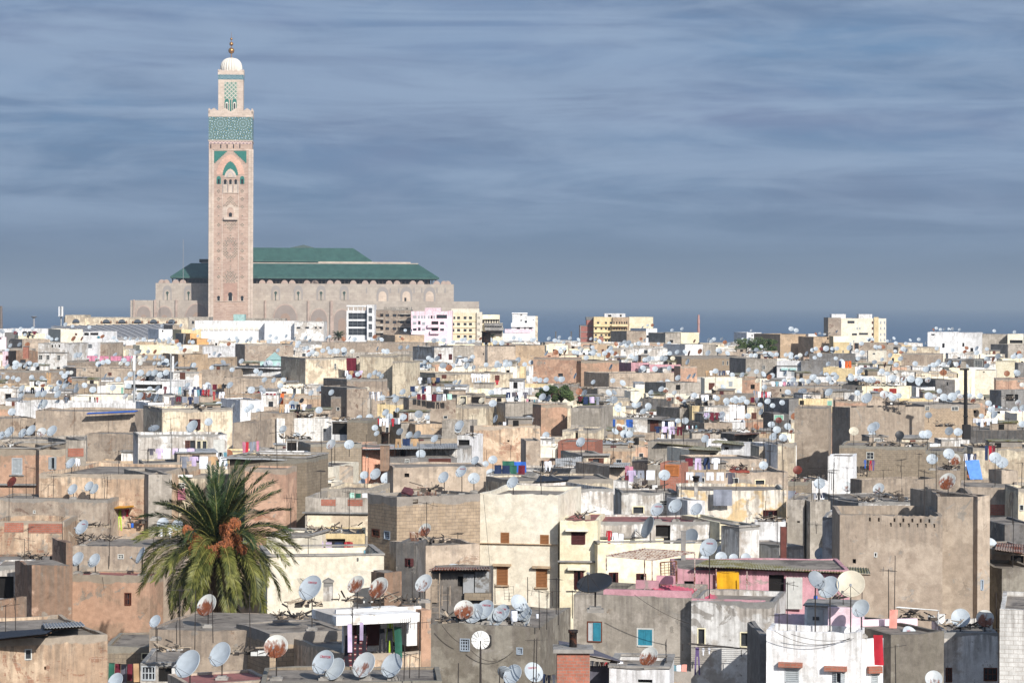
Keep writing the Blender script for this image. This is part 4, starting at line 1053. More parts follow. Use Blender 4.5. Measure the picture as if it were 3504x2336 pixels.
H('grey-white upper window house', 'tall pale wall with five blue-grey windows', 'T0', 604, 186, 852, 188, 'white', D=566, d=14, par=.25, vb=345, w=[('big', 615, 196, 655, 236), ('big', 705, 198, 738, 236), ('big', 785, 200, 824, 238), ('big', 625, 297, 655, 340)], nd=2)
H('tan strip house', 'plain tan wall beside the five-window white house', 'T0', 852, 188, 960, 190, 'brownwall', D=568, d=10, par=.1, vb=270, nd=1)
H('four-window old house', 'dirty white with dark windows and grey upper floor', 'T0', 342, 192, 600, 196, 'whitedirt', D=540, d=12, par=.2, vb=430, w=[('hole', 458, 206, 475, 230), ('hole', 490, 204, 500, 228), ('hole', 522, 206, 538, 232), ('frame', 345, 298, 380, 340), ('frame', 412, 298, 444, 340), ('frame', 510, 300, 540, 345), ('dark', 508, 405, 535, 430)], nd=1, ex=[('string_course', 340, 272, 604, 280, -.15, 0, 'grey')])
H('soot stone furnace house', 'rough dark stone with chimney, left', 'T0', 145, 262, 338, 258, 'eroded', D=530, d=9, par=.05, vb=400, w=[('dark', 180, 340, 230, 372)], nd=0, jit=.2)
H('small pink-white house', 'arched dark window at left edge', 'T0', 22, 268, 106, 270, 'palepink', D=545, d=10, par=.15, vb=400, w=[('mar', 52, 305, 92, 345)], nd=1)
H('far left pale pink house', 'pale pink block at the left edge', 'T0', -60, 140, 56, 138, 'palepink', D=640, d=10, par=.15, vb=250, w=[('dark', 0, 140, 12, 160)], nd=1)
H('cream house over long wall', 'bright cream block, far left', 'T0', 165, 106, 402, 104, 'paleyel', D=720, d=14, par=.15, vb=200, w=[('brn', 240, 125, 258, 142)], nd=3)
H('olive flank house', 'olive-grey wall beside bright cream block', 'T0', 42, 98, 165, 100, 'grey', D=724, d=14, par=.15, vb=200, nd=2)
H('tan slab left house', 'plain tan wall far left', 'T0', 200, 158, 448, 148, 'tan', D=690, d=12, par=.1, vb=240, nd=1)
H('white loggia house', 'white house with dark terrace openings, far left', 'T0', 542, 68, 740, 66, 'cream', D=760, d=14, par=.2, vb=182, w=[('brn', 670, 104, 690, 122)], nd=6)
H('white open terrace house', 'white parapet and dark arches beside white loggia', 'T0', 740, 90, 915, 96, 'white', D=752, d=12, par=.1, vb=182, w=[('doord', 750, 100, 795, 124), ('doord', 805, 100, 880, 122), ('blue', 868, 128, 895, 152)], nd=1)
H('long cream distant house', 'plain cream block above crowded dishes', 'T0', 1250, 212, 1595, 212, 'paleyel', D=660, d=14, par=.15, vb=290, nd=4)
H('cream tall flank house', 'cream wall left of ochre house', 'T0', 1480, 250, 1598, 252, 'cream', D=610, d=10, par=.1, vb=440, nd=1)
H('ochre wall house', 'wide ochre-tan wall with small opening', 'T0', 1595, 292, 1860, 288, 'ochre', D=600, d=12, par=.15, vb=440, w=[('hole', 1632, 300, 1648, 316)], nd=2)
H('ochre small annex', 'ochre box right of ochre wall', 'T0', 1858, 322, 2010, 325, 'ochre', D=590, d=9, par=.1, vb=400, w=[('framed', 1962, 393, 1982, 405)], nd=1)
H('long white midground house', 'white wall with small square openings', 'T0', 1812, 222, 2148, 225, 'white', D=655, d=12, par=.15, vb=345, w=[('brn', 1965, 288, 1980, 302), ('brn', 1870, 286, 1882, 298)], nd=2)
H('bright orange house', 'small orange house behind white wall', 'T0', 1700, 108, 1760, 108, 'orange', D=790, d=10, par=.1, vb=200, nd=1)
H('orange terrace house', 'orange terrace beside bright orange house', 'T0', 1760, 152, 1868, 150, 'orange', D=785, d=9, par=.1, vb=205, nd=1)
H('grey flank house', 'plain grey wall left of bright orange house', 'T0', 1638, 108, 1700, 108, 'grey', D=795, d=10, par=.1, vb=190, nd=0)
H('small white square house', 'white block with one dark window under grandstand roof', 'T0', 1420, 68, 1542, 66, 'white', D=850, d=12, par=.1, vb=150, w=[('hole', 1448, 78, 1462, 92)], nd=1)
H('brown cube house', 'dark tan cube beside small white square house', 'T0', 1545, 30, 1622, 30, 'brownwall', D=870, d=10, par=.1, vb=130, nd=1)
H('pale yellow block far house', 'pale yellow wall above orange terrace', 'T0', 1622, 72, 1800, 70, 'yellow', D=860, d=10, par=.1, vb=110, nd=1)
H('dark brown tall house', 'large dark brown wall, five dishes in front', 'T0', 2190, 205, 2625, 205, 'brownwall', D=612, d=14, par=.2, vb=400, nd=4)
H('long curved-corner tan house', 'long low tan wall left of white brick house', 'T0', 1805, 432, 2010, 436, 'tan', D=440, d=10, par=.15, vb=600, nd=1)
H('long tan street wall house', 'very long plain tan wall, left of centre', 'T0', 2005, 500, 2480, 510, 'tan', D=436, d=10, par=.15, vb=650, nd=2)
H('tar-roof white house', 'white walls under ragged black roof', 'T0', 2105, 408, 2650, 425, 'white', D=450, d=12, par=.1, vb=500, nd=2, w=[('brn', 2352 + 190, 432, 2352 + 300, 475)])
H('white door terrace house', 'white wall with brown hanging door', 'T0', 1545, 452, 1780, 450, 'whitedirt', D=452, d=9, par=.1, vb=600, w=[('brn', 1608, 448, 1656, 530)], nd=1)
H('small white vault house', 'white plaster box with dark doorway', 'T0', 1455, 655, 1640, 650, 'whitedirt', D=352, d=8, par=.15, vb=770, w=[('framed', 1600, 660, 1625, 760)], nd=0)
H('grey cracked wall house', 'cement wall with garden junk before it', 'T0', 1640, 672, 1905, 670, 'tan', D=348, d=7, par=.1, vb=775, nd=1)
H('white gable wall house', 'white sloping wall with three dishes', 'T0', 2148, 702, 2360, 690, 'white', D=340, d=8, par=.1, vb=800, nd=2)
H('tan curved parapet house', 'tan wall with balcony, left of centre', 'T0', 2240, 815, 2620, 820, 'tan', D=305, d=9, par=.15, vb=1050, nd=1, w=[('hole', 2525, 790, 2580, 800)])
# centre far
H('white brick terrace house', 'whitewashed brick wall with dark green terrace', 'T1', 122, 865, 612, 878, 'whitebrick', D=304, xl=85, par=.1, vb=1020, w=[('framed', 535, 952, 566, 985), ('hole', 165, 1000, 185, 1020)], nd=0, th=12)
H('dark terrace recess house', 'deep dark opening beside white brick wall', 'T1', 612, 885, 778, 890, 'white', D=303, d=8, par=.1, vb=1070, w=[('doord', 615, 892, 752, 1010)], nd=0)
H('tan brick side house', 'rough brown bricks right of dark terrace', 'T1', 752, 880, 936, 882, 'stone', D=301, d=8, par=.1, vb=1090, nd=0)
H('brown tower house', 'smooth brown tower with tiny window', 'T1', 607, 672, 752, 674, 'brownwall', D=358, d=10, par=.1, vb=868, w=[('framed', 655, 765, 686, 796)], nd=0)
H('brown tower upper house', 'higher half of the smooth brown tower', 'T1', 750, 592, 934, 590, 'brownwall', D=356, d=10, par=.1, vb=868, nd=0)
H('brick parapet back house', 'tan bricks with dark flank behind brown tower', 'T1', 750, 518, 1112, 515, 'brownwall', D=392, d=10, par=.1, vb=600, nd=4)
H('red blanket cream house', 'long cream wall with red blanket hanging', 'T1', 380, 325, 868, 318, 'creamdirt', D=432, d=12, par=.2, vb=520, w=[('frame', 636, 375, 656, 425)], nd=6)
H('high cream wall house', 'tall blotchy cream wall, centre', 'T1', 866, 300, 1162, 304, 'creamdirt', D=430, d=12, par=.2, vb=520, nd=1)
H('cream step wall house', 'cream wall stepping down right', 'T1', 1158, 358, 1272, 368, 'creamdirt', D=426, d=10, par=.1, vb=740, nd=0)
H('grey-brown back wall house', 'long grey-tan wall with one window', 'T1', 1165, 268, 1440, 270, 'greytan', D=600, d=14, par=.15, vb=400, w=[('hole', 1210, 308, 1225, 355)], nd=3)
H('twin maroon window house', 'peeling white with two maroon windows', 'T1', 1532, 228, 1700, 222, 'whitedirt', D=560, d=12, par=.1, vb=350, w=[('mar', 1563, 288, 1597, 336), ('mar', 1660, 290, 1692, 340)], nd=2)
H('plain grey block house', 'grey cement block behind tall chimney', 'T1', 1700, 220, 1885, 220, 'greytan', D=570, d=12, par=.1, vb=370, nd=3)
H('brown flat wall house', 'tan wall right of tall chimney', 'T1', 1885, 222, 2260, 212, 'tan', D=575, d=12, par=.1, vb=400, w=[('hole', 1965, 280, 1975, 300)], nd=4)
H('tan horizon wall house', 'tan wall left of T-shaped terraces', 'T1', 2258, 212, 2520, 202, 'ochre', D=580, d=12, par=.1, vb=310, nd=3)
H('long tan top row house', 'long tan wall under the apartment blocks', 'T1', 525, 185, 1450, 195, 'tan', D=640, d=14, par=.1, vb=280, nd=11, w=[('framed', 1290, 205, 1306, 216)])
H('tan house before pink block', 'ochre-tan house with dark awning', 'T1', 1180, 120, 1442, 118, 'ochre', D=790, d=12, par=.1, vb=195, nd=3, w=[('framed', 1215, 128, 1238, 142)])
H('cream centre long house', 'cream wall with two brown windows and washing', 'T1', 1540, 462, 2235, 455, 'creamdirt', D=452, d=12, par=.2, vb=600, w=[('brn', 1598, 475, 1640, 508), ('brn', 2073, 480, 2115, 522), ('doord', 1945, 450, 1975, 500)], nd=3)
H('lilac-cream parapet house', 'cream wall with lilac side left of cream long house', 'T1', 1385, 440, 1540, 440, 'cream', D=470, d=9, par=.1, vb=560, nd=2)
H('white mid terrace house', 'whitish wall over red washing', 'T1', 1345, 575, 1730, 600, 'whitedirt', D=400, d=9, par=.1, vb=640, nd=1, w=[('redsh', 1425, 595, 1475, 622)])
H('brown block house centre', 'broad brown wall with lit left flank', 'T1', 1305, 685, 1730, 688, 'brownwall', D=344, xl=1255, par=.15, vb=905, w=[('framed', 1410, 835, 1470, 865), ('framed', 1614, 840, 1650, 868)], nd=1, th=12)
H('white ramp house', 'cream-white wall with sloping ramp', 'T1', 1725, 750, 1995, 755, 'creamdirt', D=330, d=8, par=.1, vb=900, nd=1, w=[('hole', 1865, 655, 1880, 660)])
H('dark doorway shack', 'white frame around black opening, centre right', 'T1', 1735, 655, 1990, 648, 'creamdirt', D=345, d=8, par=.1, vb=750, w=[('door', 1760, 665, 1820, 750), ('doord', 1862, 655, 1980, 750)], nd=1)
H('ochre twin wall house', 'two-tone yellow and ochre low walls', 'T1', 1362, 918, 1670, 915, 'ochre', D=304, d=8, par=.1, vb=1070, nd=2)
H('low grey yard house', 'low grey-tan wall left of ochre twin walls', 'T1', 1235, 910, 1362, 908, 'greytan', D=306, d=8, par=.1, vb=1060, nd=1)
H('tan kitchen wall house', 'small tan wall with washing and dark pot', 'T1', 965, 905, 1235, 900, 'tan', D=308, d=8, par=.1, vb=1000, nd=0, w=[('framed', 1095, 940, 1125, 1000)])
H('grey tank house', 'pale grey wall beside large dishes', 'T1', 1600, 885, 1855, 890, 'greytan', D=300, d=7, par=.1, vb=1060, nd=1)
H('grey-tan twin tower house', 'dark left half, lit right half, centre', 'T1', 2168, 728, 2720, 735, 'greytan', D=330, xl=2088, par=.1, vb=890, w=[('framed', 2115, 785, 2132, 822)], nd=3, th=16)
H('salmon-grey cube house', 'tan cube with pinkish lower half', 'T2', 135, 740, 370, 735, 'salmon', D=326, d=9, par=.1, vb=1050, nd=0)
H('grey concrete slope house', 'grey wall with sloping top right of dark gap', 'T2', 402, 768, 668, 780, 'greytan', D=322, d=9, par=.1, vb=1000, nd=0)
H('cream pillar house', 'cream stubs and chimney box', 'T2', 325, 968, 590, 975, 'creamdirt', D=300, d=8, par=.1, vb=1080, w=[('hole', 440, 965, 465, 1050)], nd=0)
H('peach wall grey top house', 'peach wall below grey parapet, centre right', 'T2', 65, 328, 492, 330, 'salmonp', D=524, d=14, par=.15, vb=560, w=[('dark', 288, 462, 330, 490), ('hole', 165, 500, 180, 512), ('framed', 160, 362, 172, 378)], nd=3)
H('wide peach wall house', 'peach-tan wall right of black pipe', 'T2', 492, 352, 832, 350, 'salmon', D=522, d=14, par=.15, vb=590, w=[('hole', 628, 466, 640, 484)], nd=2)
H('long mud wall house', 'long mud-coloured wall with red painted base', 'T2', 742, 462, 1395, 458, 'tan', D=500, d=12, par=.2, vb=590, nd=3)
H('pink terrace far house', 'pink terrace rooms with dark doorways', 'T2', 1100, 385, 1382, 382, 'pink', D=522, d=10, par=.1, vb=455, w=[('doord', 1150, 420, 1200, 450), ('doord', 1215, 418, 1330, 448)], nd=1)
H('pink roof far house', 'low pink rounded parapet', 'T2', 940, 368, 1100, 366, 'pink', D=528, d=9, par=.1, vb=400, nd=1)
H('curved tan end house', 'sloping mud wall right of pink terrace', 'T2', 1380, 400, 1530, 390, 'salmonp', D=496, d=9, par=.1, vb=560, nd=1)
H('long brown brick far house', 'long tan brick wall below dark trees', 'T2', 1392, 312, 1965, 312, 'tanblock', D=560, d=14, par=.15, vb=500, w=[('framed', 1755, 352, 1770, 388), ('framed', 1795, 350, 1810, 390), ('hole', 1876, 358, 1892, 382)], nd=5)
H('white window corner house', 'grey-white wall with white window frame', 'T2', 1965, 330, 2245, 330, 'greytan', D=540, d=12, par=.1, vb=500, w=[('frame', 2112, 392, 2138, 428), ('maropen', 2210, 402, 2245, 458)], nd=2)
H('green-canopy white house', 'white front with two green-topped windows', 'T3', 142, 350, 357, 352, 'white', D=530, d=12, par=.15, vb=515, w=[('gshut', 196, 432, 234, 486), ('gshut', 270, 432, 308, 486)], nd=1, ex=[('canopy', 180, 415, 240, 434, -.4, 0, 'mint'), ('canopy', 255, 415, 314, 434, -.4, 0, 'mint'), ('string_course', 140, 390, 358, 402, -.15, 0, 'grey')])
H('grey cement cube house', 'plain grey cement wall beside green canopies', 'T3', 358, 348, 556, 350, 'grey', D=528, d=12, par=.1, vb=510, nd=1)
H('yellow curved wall house', 'yellow wall with orange cloth above', 'T3', 556, 412, 808, 415, 'yellow', D=500, d=10, par=.15, vb=540, nd=1)
H('grey rooftop strip house', 'pale grey low wall with washing', 'T3', 432, 290, 808, 300, 'grey', D=580, d=12, par=.1, vb=400, nd=3)
H('tall ochre block house', 'tall tan-ochre block, two dishes on top', 'T3', 172, 112, 425, 110, 'ochre', D=800, d=16, par=.2, vb=320, nd=0)
H('white-yellow strip house', 'bright white over yellow narrow block', 'T3', 425, 110, 500, 110, 'white', D=802, d=14, par=.1, vb=280, nd=0)
H('olive shaded block house', 'olive wall between yellow blocks', 'T3', 470, 136, 648, 134, 'ochre', D=790, d=14, par=.1, vb=240, w=[('hole', 590, 140, 606, 160)], nd=3)
H('yellow tower block house', 'yellow cube with pale upper band', 'T3', 648, 130, 792, 130, 'yellow', D=785, d=14, par=.1, vb=310, w=[('framed', 728, 256, 740, 280)], nd=1, ex=[('upper_band', 648, 130, 792, 184, -.05, .1, 'cream')])
H('small white square window house', 'white wall with square window, right', 'T3', 958, 260, 1100, 262, 'cream', D=640, d=10, par=.1, vb=360, w=[('framed', 998, 280, 1022, 294)], nd=2)
H('brown box house right', 'tan-brown wall under pale apartment tower', 'T3', 905, 190, 1105, 192, 'tan', D=700, d=10, par=.1, vb=260, nd=2)
H('cream long right house', 'cream-grey blocks with dishes right', 'T3', 1225, 228, 1600, 225, 'creamdirt', D=740, d=12, par=.1, vb=290, nd=4)
H('brown shed right house', 'brown low wall under cream long house', 'T3', 1255, 285, 1615, 290, 'brownwall', D=690, d=10, par=.1, vb=400, nd=2)
H('large white right block', 'large white cubic house crowned with dishes', 'T3', 1490, 95, 1758, 98, 'white', D=880, d=16, par=.2, vb=280, w=[('hole', 1522, 110, 1552, 124), ('hole', 1620, 195, 1642, 235)], nd=7)
H('white right block annex', 'white wall with hanging cloth beside large white block', 'T3', 1758, 100, 1972, 104, 'white', D=882, d=16, par=.1, vb=270, w=[('hole', 1800, 190, 1818, 225), ('hole', 1872, 235, 1898, 275)], nd=1)
H('grey-brown right horizon house', 'grey-tan wall at upper right', 'T3', 1972, 112, 2205, 112, 'greytan', D=890, d=14, par=.1, vb=290, nd=1)
H('cream right horizon house', 'cream wall with dark terrace, upper right edge', 'T3', 2205, 112, 2345, 115, 'cream', D=888, d=14, par=.1, vb=200, w=[('doord', 2225, 165, 2340, 195)], nd=1)
H('pale grey right edge house', 'pale grey wall at right edge, far', 'T3', 2208, 205, 2480, 205, 'greytan', D=800, d=12, par=.1, vb=330, nd=2)
H('cream sunlit right house', 'sunlit cream wall right of black pole', 'T3', 1910, 435, 2100, 438, 'cream', D=510, d=10, par=.1, vb=700, nd=1, w=[('hole', 1985, 445, 2000, 456)])
H('yellow sunlit edge house', 'yellow wall at right behind sunlit cream', 'T3', 2098, 355, 2282, 358, 'paleyel', D=560, d=10, par=.1, vb=510, nd=1)
H('peeled pink edge house', 'mottled pink wall at right edge', 'T3', 2100, 512, 2480, 515, 'salmonp', D=480, d=10, par=.1, vb=610, nd=2, w=[('framed', 2295, 528, 2320, 540)])
H('big grey right edge house', 'tall grey house with terrace washing', 'T3', 2150, 612, 2480, 608, 'grey', D=415, xl=2045, par=.1, vb=820, nd=2, th=18, w=[('doord', 2190, 650, 2260, 710), ('doord', 2270, 650, 2300, 710)])
H('cream shutter row house', 'yellow-cream front with two red shutters', 'T3', 905, 578, 1345, 575, 'paleyel', D=432, d=9, par=.1, vb=690, w=[('redsh', 1005, 598, 1052, 640), ('redsh', 1148, 598, 1212, 640)], nd=5)
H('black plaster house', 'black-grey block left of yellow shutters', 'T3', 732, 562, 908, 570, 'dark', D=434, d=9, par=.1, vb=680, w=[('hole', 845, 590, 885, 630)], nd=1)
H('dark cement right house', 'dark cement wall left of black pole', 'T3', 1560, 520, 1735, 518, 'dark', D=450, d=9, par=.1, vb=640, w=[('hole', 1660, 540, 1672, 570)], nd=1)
H('white maroon door house', 'small white front with maroon door', 'T3', 1388, 588, 1555, 585, 'white', D=438, d=8, par=.1, vb=685, w=[('mar', 1415, 605, 1458, 680)], nd=1)
H('yellow shed right house', 'bright yellow shed with dark doorway', 'T3', 338, 690, 640, 685, 'yellow', D=372, d=7, par=.05, vb=760, w=[('hole', 345, 705, 385, 755), ('green', 590, 705, 640, 755)], nd=1)
H('grey pier house', 'grey narrow pier left of yellow shed', 'T3', 250, 695, 338, 690, 'grey', D=368, d=7, par=.05, vb=880, nd=0)
H('green room house', 'green walled recess below dark roof', 'T3', 110, 825, 250, 825, 'dark', D=352, d=7, par=.05, vb=1000, w=[('green', 115, 830, 205, 880)], nd=1)
H('brown wall centre right house', 'brown wall with washing behind it', 'T3', 30, 575, 725, 580, 'brownwall', D=430, d=9, par=.1, vb=690, nd=4, w=[('hole', 168, 600, 182, 625)])
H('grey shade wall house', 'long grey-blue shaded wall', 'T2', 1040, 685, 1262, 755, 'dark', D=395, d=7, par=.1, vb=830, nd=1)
H('yellow door stub house', 'bright yellow narrow wall, centre right', 'T2', 1486, 752, 1590, 752, 'yellow', D=366, d=7, par=.1, vb=890, nd=0)
H('white streak wall house', 'white wall beside yellow stub', 'T2', 1590, 755, 1818, 752, 'whitedirt', D=365, d=7, par=.1, vb=885, nd=1)
H('stone yard wall house', 'long tan stone wall behind eight dishes', 'T2', 1545, 650, 1985, 655, 'tanblock', D=405, d=8, par=.1, vb=750, w=[('framed', 1660, 685, 1682, 710)], nd=2)
H('tin roof hut centre right', 'tan hut under thin tin roof', 'T2', 1250, 548, 1588, 545, 'greytan', D=450, d=8, par=.05, vb=650, w=[('hole', 1340, 565, 1380, 610)], nd=2)
H('small cream chimney hut', 'cream hut with slab roof', 'T2', 936, 625, 1040, 625, 'cream', D=420, d=6, par=.05, vb=720, nd=0)
H('grey sun wall house', 'grey-tan low wall left of cream chimney hut', 'T2', 640, 600, 938, 595, 'greytan', D=445, d=8, par=.1, vb=690, nd=1)
H('low cream strip house', 'bright cream wall in deep background', 'T2', 480, 312, 840, 315, 'paleyel', D=600, d=10, par=.1, vb=345, nd=4)
H('pale wall centre house', 'long pale wall with shutter, background', 'T2', 845, 238, 1265, 240, 'whitedirt', D=660, d=12, par=.1, vb=340, w=[('framed', 1052, 250, 1090, 290), ('hole', 875, 252, 890, 265)], nd=5)
H('white square far house', 'whitewashed wall beside agave plant', 'T2', 1422, 205, 1580, 202, 'white', D=680, d=12, par=.1, vb=310, nd=2)
H('grey square far house', 'grey wall right of whitewashed one', 'T2', 1580, 205, 1700, 202, 'greytan', D=682, d=12, par=.1, vb=300, nd=3)
H('tan horizon cube house', 'tan cube with one dish against the sea', 'T2', 1246, 102, 1385, 100, 'greytan', D=860, d=12, par=.1, vb=220, w=[('hole', 1285, 165, 1315, 190)], nd=1)
H('yellow horizon cube house', 'yellow cube with brown dish against sea', 'T2', 1385, 98, 1548, 96, 'paleyel', D=862, d=12, par=.1, vb=230, nd=1)
H('tan wall below tower house', 'tan brick wall in front of yellow tower', 'T2', 900, 85, 1074, 82, 'tan', D=900, d=12, par=.1, vb=185, nd=1)
H('white sea-view house', 'small white house with dark windows', 'T2', 1074, 62, 1172, 62, 'white', D=905, d=12, par=.1, vb=170, w=[('dark', 1076, 122, 1096, 145), ('dark', 1120, 118, 1148, 165)], nd=2)
H('white hilltop hut', 'little white house above dark trees', 'T2', 1973, 98, 2106, 98, 'white', D=900, d=10, par=.1, vb=160, nd=2, w=[('hole', 2015, 120, 2030, 130)])
H('brown-shuttered sunken house', 'tan wall with washing row, centre', 'T2', 1595, 905, 1845, 902, 'tan', D=318, d=7, par=.1, vb=1000, nd=1)
H('dark awning stall house', 'dark grey lean-to row, centre right', 'T2', 1375, 775, 1486, 772, 'greytan', D=368, d=7, par=.05, vb=880, nd=1)
H('brown wood hut', 'dark brown timber hut under tin roof', 'T2', 1085, 862, 1225, 868, 'wood', D=330, d=6, par=.02, vb=1000, nd=0, w=[('brn', 1110, 880, 1185, 980)])
H('reed fence house', 'straw-coloured woven screen before washing', 'T2', 1330, 990, 1520, 990, 'stone', D=305, d=3, par=.05, vb=1050, nd=0)
H('brown hut pair', 'rusty brown hut with pale window, right', 'T2', 1870, 1005, 2085, 1000, 'wood', D=296, d=6, par=.02, vb=1110, nd=1, w=[('creamw', 1985, 1040, 2030, 1100)])
H('dark louvred shed house', 'dark flat roof and louvred wall behind the black post', 'T3', 1640, 335, 1985, 338, 'dark', D=545, d=9, par=.05, vb=410, nd=1, w=[('grill', 1905, 345, 1980, 405), ('doord', 1660, 350, 1740, 400)])
H('pale mint kiosk house', 'pale turquoise walls with pyramid roof behind dishes', 'T1', -40, 362, 375, 360, 'mint', D=505, d=9, par=.1, vb=400, nd=1)
build_specs()
HAND = list(HOUSES)
# ---------------------------------------------------------------- filler houses of the old town between the ones above
AREA = ('tan', 'tan', 'tanblock', 'salmon', 'creamdirt', 'creamdirt', 'cream', 'greytan', 'whitedirt', 'whitedirt', 'white', 'brownwall', 'paleyel', 'salmonp', 'ochre', 'grey', 'peelbrick', 'yellow')
WORDS = {'tan': 'tan', 'tanblock': 'tan block', 'salmon': 'salmon', 'creamdirt': 'stained cream', 'cream': 'cream', 'greytan': 'grey-tan', 'whitedirt': 'dirty white', 'white': 'white', 'brownwall': 'brown', 'paleyel': 'pale yellow', 'salmonp': 'peach',
   'ochre': 'ochre', 'grey': 'grey', 'peelbrick': 'peeling', 'yellow': 'yellow'}
FILL = []
CAND = []
Dr = 165.0
while Dr < 900:
 half = Dr * CX / F + (28 if Dr < 460 else 3)
 X = -half - R.uniform(0, 5)
 while X < half:
  W = R.uniform(3.6, 8.0); d = R.uniform(4, 7)
  D = Dr + R.uniform(-2, 2)
  nominal = HC - (Yof(D) - HY) / F * D
  far = D > 340
  zt = nominal + (R.uniform(-1.3, .9) if far else R.uniform(-2.6, -.5))
  a0, a1 = X / D * F + CX, (X + W) / D * F + CX
  b = HY + (HC - zt) / D * F
  lim = b
  for h in HAND:
   s = h.spec
   if (h.bb[2] + h.bb[3]) / 2 > D and s['a0'] - 3 < a1 and s['a1'] + 3 > a0:
    vb = s['vb'] if s['vb'] is not None else s['b0'] + 3.0 * F / h.D
    lim = max(lim, vb)
  if lim > b: zt = HC - (lim + 1 - HY) / F * D
  bad = zt < GZ + 4
  for h in HAND:
   if X < h.bb[1] + .1 and X + W > h.bb[0] - .1 and D - .3 < h.bb[3] and D + d > h.bb[2] - .2:
    if h.bb[2] > D + 3: d = min(d, h.bb[2] - D - .4)
    else: bad = True
  if D > 540 and HY + (HC - zt) / D * F < 1166: zt = HC - (1166 + R.uniform(0, 16) - HY) / F * D
  if not bad and d > 2: CAND.append(dict(side=a1 < -10 or a0 > 3514, X=X, D=D, W=W, d=d, zt=zt, a0=a0, a1=a1, b=HY + (HC - zt) / D * F))
  X += W + R.uniform(-.2, 1.2)
 Dr += 7 + Dr * .016
# keep only what the camera can see past the roofs in front, largest first
cover = [9999.0] * 1200
allh = sorted([(min(h.spec['D0'], h.spec['D1']), h.spec, None) for h in HAND] + [(c['D'], None, c) for c in CAND], key=lambda q: q[0])
for Dq, s, c in allh:
 l, r_, t_ = (min(s['a0'], s['a1']), max(s['a0'], s['a1']), s['b0']) if s else (c['a0'], c['a1'], c['b'])
 vis = 0
 for k in range(max(0, int(l / 3)), min(1199, int(r_ / 3)) + 1):
  if t_ < cover[k]:
   vis += min(cover[k], 2336) - min(t_, 2336); cover[k] = t_
 if c: c['vis'] = vis * 3
SIDE = [c for c in CAND if c['side'] and c['D'] < 700]
CAND = sorted([c for c in CAND if c['vis'] > 120 and not c['side']], key=lambda c: -c['vis'])
print('side', len(SIDE))
NKEEP = 296 - len(HAND)
MASSH = []
for k, c in enumerate(CAND + SIDE):
 X, D, W, d, zt = c['X'], c['D'], c['W'], c['d'], c['zt']; far = D > 340
 m = R.choice(AREA if not far else AREA + ('white', 'white', 'whitedirt', 'whitedirt', 'cream', 'creamdirt', 'cream', 'paleyel', 'white')); wins = []
 for _ in range(R.choice((1, 1, 2, 3, 4)) if far else R.choice((0, 1, 2))):
  u = R.uniform(.3, max(.4, W - 1.3)); ww = R.uniform(.5, 1.0); z1 = zt - GZ - R.uniform(.5, 1.3)
  if any(u < q[3] + .25 and u + ww > q[2] - .25 for q in wins): continue
  wins.append((0, R.choice(('hole', 'framed', 'brn', 'dark', 'gshut', 'framed', 'hole')), u, u + ww, z1 - R.uniform(.7, 1.2), z1))
 h = make_house((X, D), R.uniform(-.12, .12), W, d, zt, m, R.uniform(.1, .45), wins, .1, small=far, coping=None)
 h.fill = True; h.mat = m
 if R.random() < .4 and D < 620: roof_extra(h, 1.4)
 if k < NKEEP and not c['side']: FILL.append(h)
 else: MASSH.append(h)
for h in HAND:
 if 195 < h.D < 620 and h.W > 3.5 and R.random() < .32:
  roof_extra(h, 1.1)
  if h.W > 9: roof_extra(h, 1.1)
print('hand', len(HAND), 'filler houses', len(FILL), 'mass', len(MASSH))
def merge_roots(roots, name, where):
 """joins things too many to count into one mesh under WHERE (kind stuff)"""
 bpy.context.view_layer.update()
 mb = MB(); mats = []
 for root in roots:
  for ch in [c for c in root.children_recursive if c.type == 'MESH']:
   M_ = ch.matrix_world; me = ch.data; mt = me.materials[0]
   if mt not in mats: mats.append(mt)
   mi_ = mats.index(mt); vs = [M_ @ v_.co for v_ in me.vertices]; uv = me.uv_layers[0].data; td = me.attributes['td'].data
   for p in me.polygons: mb.face([vs[i] for i in p.vertices], [tuple(uv[i].uv) for i in p.loop_indices], [td[i].value for i in p.vertices], mi_)
 o = mb.build(name, mats); o['kind'] = 'stuff'
 for root in roots:
  for ch in root.children_recursive: bpy.data.objects.remove(ch)
  bpy.data.objects.remove(root)
 return o
if MASSH:
 tag(merge_roots([h.root for h in MASSH], 'distant_town', None), 'dense mass of tiny flat roofed houses between the larger ones', 'houses')
